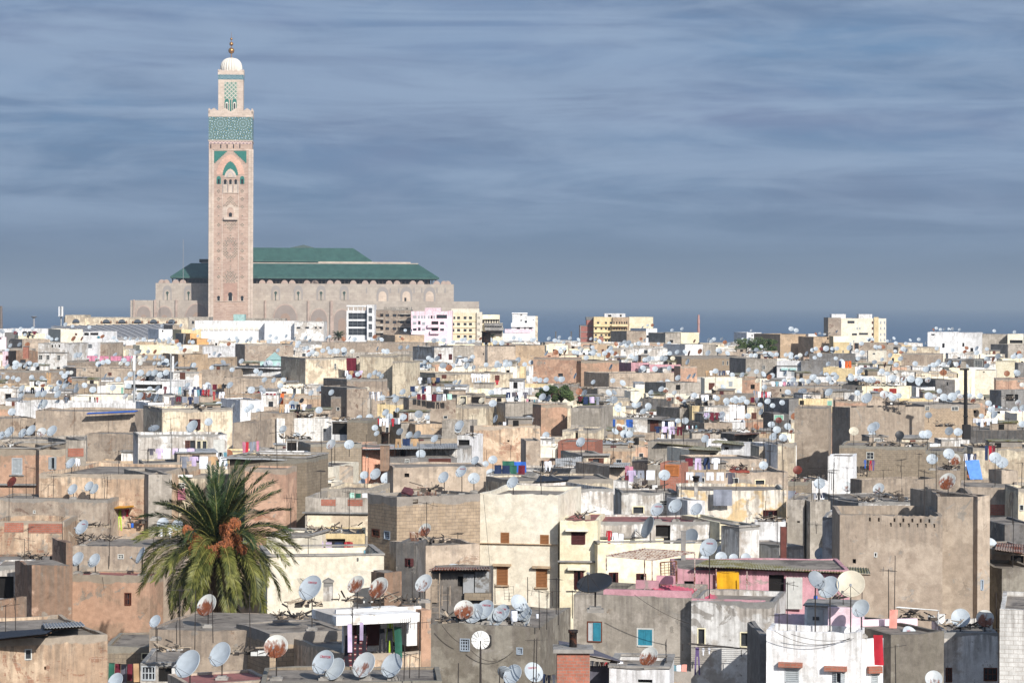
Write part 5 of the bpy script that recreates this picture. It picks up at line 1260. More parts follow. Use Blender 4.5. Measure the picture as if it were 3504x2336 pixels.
# ---------------------------------------------------------------- dishes seen one by one
HD = '''L0 1675 965 270 white L|L0 1965 880 230 white L|L0 1845 440 205 half L|L0 1385 585 120 white L|L0 1030 1120 160 white L|L0 690 30 140 white L|L0 840 45 130 white L|L0 1250 5 140 white S
L1 115 810 225 half F|L1 535 950 230 white L|L1 640 1010 215 white L|L1 900 975 240 light L|L1 1150 980 225 white L|L1 420 285 240 white L|L1 830 255 175 half L|L1 1030 285 205 half L|L1 1435 245 175 light L
L1 1797 482 188 half F|L1 1885 515 190 white L|L1 1980 480 190 white L|L1 2130 510 170 white L|L1 2085 545 180 white L|L1 2290 420 160 white R|L1 2310 500 165 white L|L1 2305 570 190 light L|L1 2230 1060 190 white L|L1 2170 1050 160 white B|L1 1720 90 110 light H
L2 612 240 330 dark U|L2 1095 900 185 half L|L2 70 1040 185 white R|L2 -10 520 140 white L|L3 500 215 175 grey R|L3 605 280 210 white L|L3 803 250 262 cream F|L3 890 470 170 white L|L3 1335 700 155 white R|L3 1785 555 175 white F|L3 2005 560 165 half F|L3 1545 1100 160 light F
M0 730 790 145 white L|M0 685 1075 125 white L|M0 843 1080 120 white L|M0 630 218 105 white L|M0 648 452 105 white L|M0 795 425 100 white L|M0 840 448 100 white L|M0 105 385 100 maroon L|M0 1455 755 110 white F|M0 1585 770 105 white F|M0 2190 900 90 white F|M0 1255 1040 150 white S
M1 605 50 100 light L|M1 770 52 95 white F|M1 838 210 80 white L|M1 968 230 110 white F|M1 1003 315 110 white L|M1 905 325 80 white F|M1 880 398 85 white L|M1 1108 355 120 white F|M1 1150 398 110 white L|M1 1410 138 92 white F|M1 1895 193 85 white L|M1 1658 195 72 white S|M1 2055 188 85 white F
M1 1818 255 100 light L|M1 1770 292 115 white L|M1 1612 345 110 white L|M1 1885 353 112 white F|M1 2038 310 95 white F|M1 2230 390 115 white L|M1 1445 815 130 half L|M1 250 742 100 white F|M1 1990 225 60 white F
M2 487 35 90 white L|M2 45 105 80 white L|M2 1600 15 70 white F|M2 1600 48 60 white F|M2 940 28 60 white H|M2 950 318 100 grey L|M2 1237 325 108 white F|M2 1608 205 90 dark S|M2 2123 238 85 white F|M2 1170 632 130 white L|M2 1332 600 135 white L|M2 1522 630 120 white L|M2 1085 790 200 grey S|M2 1460 885 180 grey L|M2 1630 970 175 white L
M2 1770 1005 135 light F|M2 1745 1060 110 white F|M2 1855 1065 85 white F|M2 1965 1065 95 white F|M2 1600 1075 90 white F|M2 1155 100 80 white F
M3 1530 182 105 white F|M3 1680 135 105 white F|M3 1728 185 115 half F|M3 2028 170 95 white L|M3 2095 170 115 white F|M3 2155 212 115 white F|M3 1665 380 165 half L|M3 1050 445 110 light L|M3 523 400 105 white F|M3 770 428 100 light F|M3 327 280 85 maroon F|M3 25 235 70 white F|M3 537 1030 120 white F|M3 2100 815 105 white F|M3 2060 945 130 white R
T0 1715 935 125 white L|T0 1865 895 78 white F|T0 1375 950 105 grey U|T0 275 970 108 white L|T0 462 975 110 white L|T0 200 995 90 white L|T0 80 985 110 white L|T0 372 985 90 light F|T0 385 1055 80 white F|T0 278 1060 75 white F|T0 10 1015 80 white L|T0 105 805 75 white F|T0 360 735 95 white S|T0 390 735 90 white L|T0 505 725 75 grey BL|T0 515 648 80 white L|T0 340 645 70 white L|T0 390 645 70 white L|T0 188 652 68 white L|T0 108 600 65 white L|T0 195 595 65 white L|T0 48 595 62 light F|T0 575 575 60 white L|T0 608 560 50 white S|T0 340 548 45 light F|T0 383 565 50 half F|T0 450 575 50 white H
T0 1255 458 68 white F|T0 1280 512 62 half L|T0 1330 462 62 white L|T0 1378 458 65 white L|T0 1432 475 62 white F|T0 1485 455 60 white F|T0 1150 575 55 white F|T0 1165 470 55 white F|T0 1335 650 66 half L|T0 1395 680 85 white S|T0 1250 665 75 white L|T0 1120 668 60 light L|T0 1255 372 45 half F|T0 1080 372 42 half F|T0 1035 345 45 white L|T0 1305 320 42 white L|T0 1250 320 40 cream F|T0 1140 378 45 white F|T0 1385 318 42 white L|T0 1430 312 42 white L|T0 1455 325 42 white L|T0 1380 372 42 white L|T0 1425 374 42 white F|T0 1497 380 42 white F
T0 1955 740 65 white F|T0 2082 748 50 half S|T0 2210 785 62 white F|T0 2245 760 60 white F|T0 2305 795 45 white F|T0 1893 412 45 white F|T0 2075 430 48 white F|T0 267 372 42 white F|T0 260 408 38 white L|T0 222 395 40 white L|T0 180 388 40 white F|T0 150 385 40 white L|T0 312 390 38 white L|T0 355 385 36 half L|T0 490 412 34 half F|T0 548 458 42 white F|T0 605 458 42 white F|T0 636 456 42 half F|T0 282 495 45 white F|T0 118 502 42 white F|T0 68 498 42 white F|T0 25 462 40 white H
T1 177 962 80 white L|T1 1222 982 72 grey L|T1 1305 1012 72 white L|T1 1380 1008 78 grey L|T1 1532 1045 76 white L|T1 1000 948 60 white F|T1 1015 998 56 white L|T1 1755 925 98 white L|T1 1745 962 70 white F|T1 1468 856 48 white F|T1 1187 692 72 white L|T1 1200 790 50 white L|T1 1095 812 72 white L|T1 2075 868 80 white S|T1 2055 730 75 white F|T1 1778 710 62 cream L|T1 1955 702 62 cream L|T1 2040 633 60 white F|T1 2255 640 68 half L|T1 2275 672 62 white L|T1 2115 715 55 white F|T1 1248 627 62 white L|T1 1355 640 66 white L|T1 1388 598 64 cream L|T1 1570 600 45 white F|T1 930 602 50 cream F|T1 610 632 60 white L|T1 565 650 62 white L|T1 428 637 56 white L|T1 525 598 60 white L|T1 573 562 52 white F|T1 500 790 70 white F|T1 270 665 60 white S|T1 345 705 50 dark L|T1 155 552 62 cream F|T1 155 572 56 white F|T1 95 523 52 white L|T1 12 518 56 white L
T1 718 485 52 white F|T1 770 495 56 white F|T1 848 470 52 white F|T1 858 488 46 maroon F|T1 950 482 54 white L|T1 1000 455 54 white L|T1 1035 468 50 white L|T1 1058 488 52 white L|T1 1320 460 44 maroon F|T1 480 287 48 half F|T1 410 290 48 white F|T1 440 272 50 white F|T1 798 265 46 half F|T1 132 257 42 white L|T1 213 368 55 white L|T1 252 380 46 half F|T1 310 385 50 white F|T1 138 380 40 white F|T1 62 370 60 white R|T1 1820 392 62 white L|T1 1882 410 46 white L|T1 1812 342 46 white F|T1 1995 385 46 white F|T1 2090 390 54 white L|T1 2118 392 48 white L|T1 2170 385 56 white F|T1 2205 382 50 white F|T1 1485 397 48 white F|T1 1445 362 44 white L|T1 1508 345 50 white F|T1 1480 325 46 white F|T1 1875 315 44 white F|T1 1700 398 44 white F
T2 20 880 92 white F|T2 145 672 72 white L|T2 180 595 60 white F|T2 735 715 60 white L|T2 775 700 62 white L|T2 833 745 54 white L|T2 1005 742 58 white L|T2 968 748 58 white R|T2 1092 752 60 white F|T2 600 540 48 white L|T2 313 510 46 white F|T2 757 405 56 grey S|T2 1045 412 52 white F|T2 1280 415 48 white L|T2 1357 502 56 white L|T2 1695 442 54 white F|T2 1735 465 48 half L|T2 1208 602 58 white L|T2 1248 612 54 half F|T2 1115 632 52 white L|T2 1122 658 50 white F|T2 1325 635 50 light L|T2 1278 685 58 half F|T2 1358 675 52 half F|T2 1385 690 52 half F|T2 1410 715 48 white F|T2 1505 658 56 white F|T2 1597 693 54 white F|T2 1708 685 54 white F|T2 1792 708 62 white F|T2 1848 700 56 white F|T2 1915 700 62 white F|T2 1975 718 54 white F|T2 1880 712 50 white L|T2 1940 690 60 white F|T2 2130 588 56 white L|T2 2160 710 60 white L|T2 2093 742 48 white F|T2 2205 750 50 white F|T2 2290 725 52 white F
T2 1617 842 68 white L|T2 1748 832 70 white L|T2 1983 842 58 white F|T2 2192 920 64 white F|T2 2242 965 72 white F|T2 1423 885 66 white F|T2 1358 885 52 white F|T2 835 942 72 half R|T2 880 1002 80 white F|T2 925 1005 70 white F|T2 487 1072 90 white L|T2 1600 1045 76 white L|T2 1600 1090 60 white F|T2 1695 595 50 cream F|T2 2070 528 52 cream L|T2 1990 430 46 white L|T2 2310 528 46 white F|T2 2260 880 60 maroon F|T2 45 365 48 white F|T2 600 282 50 white F|T2 703 283 50 white F|T2 765 275 50 white F|T2 458 278 44 white F|T2 490 250 40 half L|T2 898 350 42 half L|T2 985 325 56 white L|T2 1062 340 46 white F|T2 1215 325 52 white L|T2 1285 283 46 white F|T2 1245 330 52 white L|T2 1312 328 46 cream F|T2 1717 255 46 white F|T2 345 243 36 white F|T2 307 243 34 white F|T2 1012 197 44 white F|T2 2178 292 50 white F|T2 2205 298 44 white F|T2 2240 293 44 white F|T2 2012 302 42 white F|T2 2052 300 42 white F
T3 830 978 90 cream F|T3 995 948 100 white L|T3 1020 935 90 white L|T3 1240 1012 84 dark F|T3 1490 1005 84 white F|T3 1450 1008 80 white F|T3 1762 985 84 white F|T3 1952 900 72 white F|T3 1498 835 64 grey F|T3 945 682 106 white L|T3 605 630 78 white L|T3 370 618 84 grey U|T3 1100 650 78 light F|T3 1180 678 72 white F|T3 1230 660 60 white F|T3 1500 665 80 white F|T3 1545 675 60 light F|T3 1635 675 76 white F|T3 1710 670 84 white F|T3 1680 708 70 white H|T3 1780 665 52 light F|T3 1898 698 62 half L|T3 1958 662 54 white F|T3 2060 782 64 white F|T3 2035 728 60 white F|T3 1972 842 48 white F|T3 2020 858 46 cream F|T3 2298 722 56 light L|T3 2335 915 66 white F
T3 805 505 60 white F|T3 855 505 60 light F|T3 895 510 64 white F|T3 965 525 72 white F|T3 1000 520 60 white F|T3 1043 535 60 half F|T3 1178 503 66 white F|T3 1265 503 62 half L|T3 1340 512 74 white F|T3 1412 528 72 white F|T3 1492 520 58 light L|T3 1080 443 56 white F|T3 1130 465 46 white F|T3 1205 450 40 half F|T3 605 508 58 white F|T3 672 498 58 white L|T3 475 490 48 white F|T3 493 528 48 white F|T3 425 533 50 white L|T3 268 545 52 white F|T3 208 530 48 white F|T3 30 588 50 white F|T3 188 722 52 white F|T3 58 712 56 white F|T3 1595 620 50 white F|T3 1577 377 46 white F|T3 1632 385 50 light F|T3 1745 385 44 light F|T3 1797 395 44 white F|T3 1836 398 44 white F|T3 1247 330 52 white L|T3 1155 300 46 white L|T3 1507 397 36 white F|T3 582 240 58 white F|T3 540 243 40 maroon F|T3 490 243 42 white F|T3 460 255 42 white F|T3 638 242 40 white F|T3 668 328 40 white F|T3 898 195 46 white F|T3 1025 225 42 white F|T3 905 277 50 white F|T3 857 260 42 light F|T3 80 290 52 white F|T3 272 292 40 white F|T3 320 318 46 white F|T3 350 300 44 half F|T3 480 322 40 white F|T3 1273 245 54 white F|T3 1373 240 48 white F|T3 1787 285 42 half F|T3 2255 315 48 white F|T3 2283 450 50 white F|T3 2335 565 48 half F|T3 1865 660 46 white F|T3 198 1035 80 white F|T3 145 965 70 white F|T3 238 935 66 white F|T3 95 918 62 white F|T3 270 975 56 half L|T3 270 65 50 white F|T3 315 78 46 white F'''
TXT = {('L1', 2085): ('VISION', .15), ('L1', 535): ('CRISTOR', .13), ('L1', 1980): ('CRISTOR', .12), ('L2', 70): ('CRISTOR', .12), ('L3', 1335): ('(ec)', .16), ('M1', 1770): ('CRISTOR', .13),
  ('L1', 2130): ('VISION', .13), ('M2', 1170): ('CRISTOR', .14), ('L1', 420): ('CRISTOR', .1), ('M2', 1630): ('VISION', .12), ('M0', 730): ('VISION', .1)}
HDL = []
for ln in HD.split('\n'):
 for it in ln.split('|'):
  c, x, y, m, k, f = it.split()
  HDL.append((c, float(x), float(y), float(m), k, f))
HDL.sort(key=lambda q: -q[3])
for q in HDL:
 hand_dish(*q, text=TXT.get((q[0], int(q[1]))))
print('hand dishes', len(DISHES))
# distant dishes: placed on the roofs behind, built as one mass of things too many to count
FARD = []
def far_spots():
 for h in HOUSES:
  s = getattr(h, 'spec', None)
  if s and h.D < 420: continue
  n = (s['nd'] or 0) if s else R.choice((0, 1, 1, 2, 3) if h.D > 300 else (0, 0, 1))
  for _ in range(n):
   u = R.uniform(.4, max(.5, h.W - .4)); v = R.uniform(.5, max(.7, min(2.5, h.d - .5)))
   p = h.p0 + h.u * u + h.n * v
   yield h, p
mbf = {k: MB() for k in ('white', 'brown', 'grey')}
geo = dish_geo(10, 1)
for h, p in far_spots():
 dia = R.uniform(.95, 1.3) if p.y > 450 else R.uniform(.85, 1.1); ml = R.uniform(.55, 1.3)
 z = h.zt - h.par + ml + dia * .2
 a = proj(Vector((p.x, p.y, z)))
 if any(abs(a[0] - b[0]) < 9 and abs(a[1] - b[1]) < 9 for b in FARD): continue
 FARD.append(a)
 m = orient(Vector(NRM[R.choice('LLFFFRS')]) + Vector([R.uniform(-.15, .15) for _ in range(3)]))
 k = R.choice(('white',) * 7 + ('brown', 'grey'))
 mb = mbf[k]
 for f in geo.f:
  mb.face([m @ (Vector(geo.v[i]) * dia) + Vector((p.x, p.y, z)) for i in f])
 mb.tube((p.x, p.y, h.zt - h.par), (p.x, p.y, z - .05), .03, n=4, m=1)
for k, mb in mbf.items():
 o = mb.build('distant_satellite_dishes', [DM[k], METAL()]); tag(o, {'white': 'countless small white', 'brown': 'scattered small rusty', 'grey': 'scattered small grey'}[k] + ' satellite dishes on the far roofs', 'satellite dishes', None, 'stuff')
print('far dishes', len(FARD))
# ---------------------------------------------------------------- poles and aerials seen in front
for q in '''L0 1610 290 840 3|L0 1742 310 840 None|L0 1905 310 780 None|L0 2240 340 890 None|L0 1403 650 800 None|L0 140 360 620 1|L0 50 440 640 3|L0 970 0 120 None|L0 1580 600 850 0
L1 805 450 970 2|L1 1050 370 460 None|L1 1260 600 1070 1|L1 1310 880 1095 3|L1 1395 580 1095 1|L1 1745 960 1139 None|L1 1335 120 380 None|L1 2075 250 430 None|L1 355 220 400 0|L1 1650 280 520 None|L1 2115 1010 1139 None|L1 2200 330 410 2
L2 15 190 420 None|L2 120 310 660 3|L2 185 340 660 1|L2 235 320 450 3|L2 270 200 510 0|L2 288 200 620 None|L2 415 310 560 0|L2 1253 795 1000 1|L2 65 740 1139 0|L2 90 740 1139 None
L3 235 235 675 3|L3 740 290 720 3|L3 900 260 700 None|L3 1142 120 560 3|L3 1193 0 500 None|L3 1205 800 1139 0|L3 860 470 735 1|L3 2107 330 680 None|L3 805 390 590 None|L3 160 520 665 0
M0 235 240 500 None|M0 300 255 500 0|M0 455 90 485 None|M0 475 330 500 3|M0 405 300 465 None|M0 955 340 510 2|M0 1255 390 540 0|M0 735 600 720 3|M0 560 700 920 1|M0 975 720 1139 None|M0 508 260 400 3|M0 1200 520 720 1|M0 1320 100 210 3
M1 135 550 640 1|M1 240 560 640 0|M1 260 545 690 0|M1 915 -40 320 None|M1 945 260 430 None|M1 1320 250 400 1|M1 1407 170 320 None|M1 1570 250 430 3|M1 1690 240 430 1|M1 1740 840 1080 0|M1 1815 760 910 0|M1 1895 800 910 0|M1 2215 60 190 None|M1 1998 100 190 None|M1 490 370 480 3
M2 385 200 330 0|M2 235 100 320 None|M2 1383 120 220 None|M2 1503 200 390 None|M2 1800 850 920 0|M2 2057 260 330 None|M2 2290 0 270 None|M2 2175 0 380 None|M2 930 480 640 None|M2 1770 500 680 None|M2 1860 490 690 None|M2 1000 0 130 None|M2 2300 300 450 None
M3 75 100 380 0|M3 195 190 450 None|M3 455 310 545 3|M3 545 540 700 None|M3 515 250 545 3|M3 605 290 550 0|M3 650 210 480 2|M3 632 290 460 3|M3 772 255 480 3|M3 1095 280 355 3|M3 1248 240 300 3|M3 1408 130 360 0|M3 2250 480 770 None|M3 655 590 650 1|M3 495 770 850 3|M3 1262 440 540 None|M3 20 0 180 None|M3 185 0 240 None|M3 720 500 640 0
T0 112 840 1040 None|T0 180 880 1070 None|T0 272 700 860 None|T0 455 1050 1139 None|T0 815 450 640 0|T0 905 420 710 None|T0 1455 850 1000 None|T0 1525 860 990 0|T0 2135 530 640 None|T0 2305 470 520 None|T0 655 560 720 1|T0 565 750 810 None|T0 2055 620 740 None|T0 2000 560 620 None|T0 735 480 560 3
T1 1010 430 620 None|T1 1185 560 660 3|T1 490 590 750 1|T1 445 990 1050 0|T1 990 790 890 3|T1 1105 400 500 0|T1 1065 530 640 None|T1 915 1080 1139 None|T1 1580 980 1060 0|T1 2140 600 680 0|T1 2120 960 1110 None|T1 2220 1060 1139 None|T1 1085 850 900 1|T1 2355 400 560 None
T2 660 670 790 None|T2 930 900 1010 None|T2 1500 760 890 0|T2 2070 780 990 None|T2 2100 880 1010 1|T2 2125 870 1020 None|T2 1180 560 620 3|T2 395 560 720 None|T2 1950 440 520 None|T2 1880 800 900 None|T2 555 1030 1110 0|T2 1370 620 680 None|T2 270 560 600 0|T2 30 560 680 None
T3 20 820 960 None|T3 50 850 1040 0|T3 90 830 1000 None|T3 150 880 1010 1|T3 235 880 960 None|T3 480 570 680 None|T3 330 480 600 0|T3 700 560 680 3|T3 580 450 520 0|T3 1100 420 490 3|T3 1930 950 1080 None|T3 2100 640 730 0|T3 2340 820 960 None|T3 1420 600 680 1|T3 870 380 470 None|T3 1220 380 460 3|T3 1760 180 270 0|T3 1190 360 440 0'''.replace('\n', '|').split('|'):
 c, x, y, y2, k = q.split()
 hand_pole(c, float(x), float(y), float(y2), None if k == 'None' else int(k))
# aerials on other roofs
cnt = 0
for h in HOUSES:
 if cnt > 150 or h.D > 560 or h.D < 150: continue
 if R.random() < (.3 if hasattr(h, 'fill') else .55):
  p = h.p0 + h.u * R.uniform(.3, h.W - .3) + h.n * R.uniform(.4, h.d - .4)
  antenna(p.x, p.y, h.zt - h.par, R.uniform(1.3, 3.2), R.choice((None, 0, 1, 3, 0)), h); cnt += 1
# ---------------------------------------------------------------- washing
W_, B_, N_ = 'white', 'black', 'navy'
line_of_washing('L1', 722, 935, 612, 119.5, [('lilac', 'sheet', .35, 1.25), ('lilac', 'sheet', .3, .8)], rope=True, y1=575)
line_of_washing('L1', 735, 932, 712, 119.8, [('maroon', 'sheet', 1.0, 1.9)], y1=690)
t = NT('plaid_blanket'); uv = t.n('UVMap').outputs[0]; sp = t.n('SeparateXYZ', {0: uv})
s1 = t.math('SINE', t.math('MULTIPLY', sp.outputs[0], 24)); s2 = t.math('SINE', t.math('MULTIPLY', sp.outputs[1], 24))
c_ = t.mix(t.rng(s1, -.2, .2), hx('5a2028'), hx('26242c')); c_ = t.mix(t.rng(s2, .3, .5, 0, .8), c_, hx('2a262c')); c_ = t.mix(t.math('MULTIPLY', t.rng(s2, -.8, -.9), t.rng(s1, -.4, -.1, 1, 0)), c_, hx('b09a90'))
WASH[-1][0].data.materials[0] = t.done(c_, .9)
line_of_washing('L1', 1030, 1240, 655, 121.5, [('black', 'trousers', .8, 1.3), ('black', 'trousers', .8, 1.6), ('green', 'sheet', .9, 1.4)], y1=610)
line_of_washing('L1', 1115, 1160, 590, 122, [('lime', 'shirt', .9, 2.0)], rope=False)
line_of_washing('L0', 972, 1245, 958, 130, [('green', 'sheet', .95, 1.1), ('maroon', 'sheet', .9, .6), ('darkgrey', 'sheet', .95, 1.0), ('maroon', 'sheet', .8, .8), ('tan', 'sheet', .9, .9)])
line_of_washing('L2', 1505, 1665, 815, 130.6, [('purple', 'trousers', .8, 1.35), ('white', 'shirt', .35, .35), ('white', 'shirt', .35, .3)])
line_of_washing('L2', 572, 870, 940, 114.5, [('white', 'shirt'), ('grey', 'shirt'), ('red', 'shirt'), ('red', 'shirt'), ('ochre', 'shirt'), ('black', 'shirt'), ('white', 'shirt')], drop=.55)
line_of_washing('L2', 1150, 1440, 965, 117.3, [('white', 'shirt'), ('pink', 'shirt'), ('white', 'sheet'), ('cyan', 'shirt'), ('white', 'sheet'), ('salmon', 'sheet')], drop=.7)
line_of_washing('L2', 572, 745, 985, 113.6, [('darkgrey', 'sheet', 1.0, 1.5)])
line_of_washing('L2', 1705, 1905, 142, 139.9, [('yellow', 'sheet', 1.0, 2.1)])
line_of_washing('L2', 1975, 2062, 310, 141.5, [('grey', 'sheet', .9, 1.1)])
line_of_washing('L3', 1150, 1225, 480, 124, [('salmon', 'sheet', .9, 2.0)])
line_of_washing('L3', 1005, 1088, 708, 116.0, [('red', 'sheet', .98, 1.3)], rope=False)
line_of_washing('L2', -20 + 160, 270, 1055, 112, [('navy', 'shirt'), ('navy', 'shirt'), ('white', 'shirt')], drop=.6)
line_of_washing('M1', 455, 810, 915, 160.2, [('lilac', 'sheet', .9, 1.6), ('lilac', 'sheet', .6, 1.3), ('navy', 'shirt', .8, .9), ('red', 'shirt', .8, .9)])
line_of_washing('M1', 580, 810, 985, 159.8, [('white', 'shirt'), ('navy', 'shirt'), ('white', 'shirt'), ('grey', 'shirt')], drop=.5)
line_of_washing('M1', 392, 575, 180, 193, [('white', 'shirt'), ('lilac', 'shirt'), ('white', 'shirt'), ('red', 'shirt'), ('orange', 'sheet'), ('orange', 'sheet'), ('white', 'shirt')], drop=.85)
line_of_washing('M1', 765, 938, 482, 176.5, [('mint', 'sheet'), ('green', 'sheet'), ('white', 'sheet')], drop=.7)
line_of_washing('M1', 2065, 2350, 235, 207.5, [('navy', 'sheet'), ('navy', 'sheet'), ('green', 'sheet'), ('maroon', 'sheet')], drop=1.3)
line_of_washing('M1', 2140, 2352, 200, 210, [('green', 'sheet', 1, 1.2), ('blue', 'sheet', 1, 1.2)], rope=False)
line_of_washing('M2', 715, 880, 820, 161.2, [('red', 'shirt', .8, .8), ('white', 'shirt', .8, 1.4), ('white', 'trousers', .9, 1.2)], y1=850)
line_of_washing('M2', 1675, 1842, 455, 183.3, [('grey', 'sheet', 1, 1.1)], rope=False)
line_of_washing('M2', 1570, 2260, 435, 199, [('black', 'sheet'), ('black', 'sheet'), ('white', 'sheet'), ('white', 'sheet'), ('black', 'sheet'), ('black', 'sheet'), ('darkgrey', 'sheet')], drop=.45)
line_of_washing('M2', 885, 960, 242, 195, [('pink', 'sheet', .9, 1.2), ('pink', 'sheet', .9, .8)])
line_of_washing('M2', 885, 945, 300, 194.3, [('maroon', 'sheet', 1, 2.4)], rope=False)
line_of_washing('M2', 130, 230, 195, 215, [('black', 'shirt'), ('white', 'shirt'), ('white', 'shirt')], drop=1.0)
line_of_washing('M0', 1740, 2035, 120, 243, [('black', 'shirt'), ('white', 'shirt'), ('white', 'shirt'), ('white', 'trousers'), ('white', 'shirt'), ('black', 'shirt'), ('cyan', 'sheet')], drop=1.1)
line_of_washing('M0', 2165, 2320, 30, 262, [('pink', 'sheet'), ('red', 'sheet'), ('grey', 'sheet'), ('grey', 'sheet'), ('pink', 'sheet')], drop=1.2, y1=15)
line_of_washing('M0', 985, 1190, 650, 183, [('pink', 'shirt'), ('cyan', 'shirt'), ('lime', 'trousers', .8, 1.4), ('pink', 'shirt'), ('red', 'shirt'), ('white', 'shirt')], drop=.75, y1=600)
line_of_washing('M0', 1385, 1540, 790, 178, [('black', 'shirt'), ('white', 'shirt'), ('black', 'shirt'), ('white', 'shirt')], drop=.8)
line_of_washing('M0', 1590, 1660, 445, 189.3, [('pink', 'sheet', 1, .8)], rope=False)
line_of_washing('M0', 675, 715, 172, 207, [('white', 'shirt'), ('white', 'shirt')], drop=1.0)
line_of_washing('M3', 300, 590, 480, 216, [('maroon', 'shirt'), ('white', 'shirt'), ('black', 'shirt'), ('grey', 'shirt'), ('black', 'shirt'), ('navy', 'shirt')], drop=1.0)
line_of_washing('M3', 235, 310, 465, 217, [('grey', 'sheet', 1, 1.6)], rope=False)
line_of_washing('M3', 918, 1018, 190, 260.5, [('blue', 'shirt'), ('black', 'shirt'), ('red', 'trousers'), ('purple', 'shirt')], drop=1.1)
line_of_washing('M3', 1815, 1930, 130, 233, [('white', 'shirt'), ('navy', 'shirt'), ('white', 'shirt'), ('navy', 'shirt')], drop=1.4)
line_of_washing('M3', 2000, 2100, 60, 246, [('navy', 'sheet'), ('red', 'sheet'), ('maroon', 'sheet')], drop=1.4)
line_of_washing('T3', 2070, 2352, 745, 398, n=12, drop=1.6, y1=800)
line_of_washing('T3', 90, 400, 535, 430, n=9, drop=1.1)
line_of_washing('T3', 690, 810, 350, 500, [('navy', 'sheet'), ('white', 'sheet'), ('orange', 'sheet'), ('orange', 'sheet')], drop=1.8)
line_of_washing('T3', 0, 90, 625, 400, n=5, drop=1.3)
line_of_washing('T1', 1370, 1690, 645, 343, [('maroon', 'sheet'), ('maroon', 'sheet'), ('white', 'sheet'), ('maroon', 'sheet'), ('grey', 'sheet'), ('white', 'trousers'), ('mint', 'sheet')], drop=.95)
line_of_washing('T1', 1862, 2030, 465, 448, n=7, drop=1.6, pal=('white',))
line_of_washing('T1', 2075, 2112, 522, 450, [('red', 'shirt')], drop=1.0)
line_of_washing('T1', 985, 1230, 862, 306, n=9, drop=.9, pal=('white', 'white', 'grey', 'red'))
line_of_washing('T1', 2100, 2352, 895, 318, [('black', 'shirt'), ('white', 'sheet'), ('orange', 'sheet'), ('white', 'shirt'), ('maroon', 'sheet'), ('maroon', 'sheet')], drop=1.3)
line_of_washing('T1', 745, 835, 325, 431.4, [('maroon', 'sheet', 1, 4.9)], rope=False)
line_of_washing('T1', 945, 1070, 625, 385, n=5, drop=1.2, pal=('white', 'white', 'grey'))
line_of_washing('T1', 20, 190, 640, 380, [('maroon', 'sheet'), ('maroon', 'sheet'), ('red', 'sheet'), ('black', 'sheet'), ('orange', 'sheet')], drop=1.8)
line_of_washing('T1', 1300, 1390, 405, 500, [('maroon', 'sheet'), ('red', 'sheet')], drop=1.6)
line_of_washing('T0', 1460, 1790, 580, 360, n=10, drop=1.3)
line_of_washing('T0', 1690, 1900, 605, 350, n=9, drop=1.6)
line_of_washing('T0', 1900, 2010, 625, 352, n=4, drop=1.0)
line_of_washing('T0', 1290, 1450, 598, 408, n=8, drop=1.2, pal=('white', 'grey', 'navy', 'white', 'black'))
line_of_washing('T0', 795, 880, 672, 349, [('black', 'trousers'), ('white', 'shirt'), ('black', 'trousers'), ('red', 'shirt')], drop=1.1)
line_of_washing('T0', 2190, 2350, 625, 372, n=7, drop=1.2)
line_of_washing('T2', 1215, 1350, 890, 322, n=5, drop=2.3, pal=('white', 'white', 'navy'))
line_of_washing('T2', 1400, 1530, 925, 315, n=8, drop=1.6, pal=('white', 'black', 'cyan', 'maroon', 'white'))
line_of_washing('T2', 2030, 2200, 615, 420, n=8, drop=1.3, y1=640)
line_of_washing('T2', 725, 965, 872, 333, [('blue', 'sheet'), ('tan', 'sheet'), ('blue', 'sheet')], drop=1.2)
line_of_washing('T2', 0, 130, 690, 345, n=6, drop=1.0)
line_of_washing('T0', 410, 460, 455, 468, [('tan', 'sheet'), ('tan', 'sheet')], drop=2.4)
line_of_washing('T0', 770, 1200, 305, 470, n=4, drop=.9, pal=('white', 'pink'))
line_of_washing('T0', 115, 330, 85, 720, n=5, drop=1.2, pal=('maroon', 'white', 'black'))
cnt = 0
for h in HOUSES:
 if cnt < 26 and 168 < h.D < 440 and h.W > 3 and R.random() < .3:
  u0 = R.uniform(.2, .6); L_ = min(h.W - .8, R.uniform(2, 4.2)); p = h.p0 + h.u * u0 + h.n * R.uniform(.5, 1.6); z = h.zt - h.par + R.uniform(1.2, 1.7); n = max(2, int(L_ / .6)); cnt += 1
  if proj(Vector((p.x, p.y, z)))[0] < 20 or proj(Vector((p.x, p.y, z)))[0] > 3450: continue
  for s in (0, L_): antenna(p.x + h.u.x * s, p.y + h.u.y * s, h.zt - h.par, z - h.zt + h.par + .05, None, h)
  for k in range(n):
   q = p + h.u * (L_ * k / n); garment(q.x, q.y, z, L_ / n * .85, R.uniform(.5, 1.0), R.choice(('white', 'white', 'grey', 'navy', 'lilac', 'tan', 'black', 'maroon', 'white', 'darkgrey')), R.choice(('shirt', 'shirt', 'trousers', 'sheet')), h.th, h)
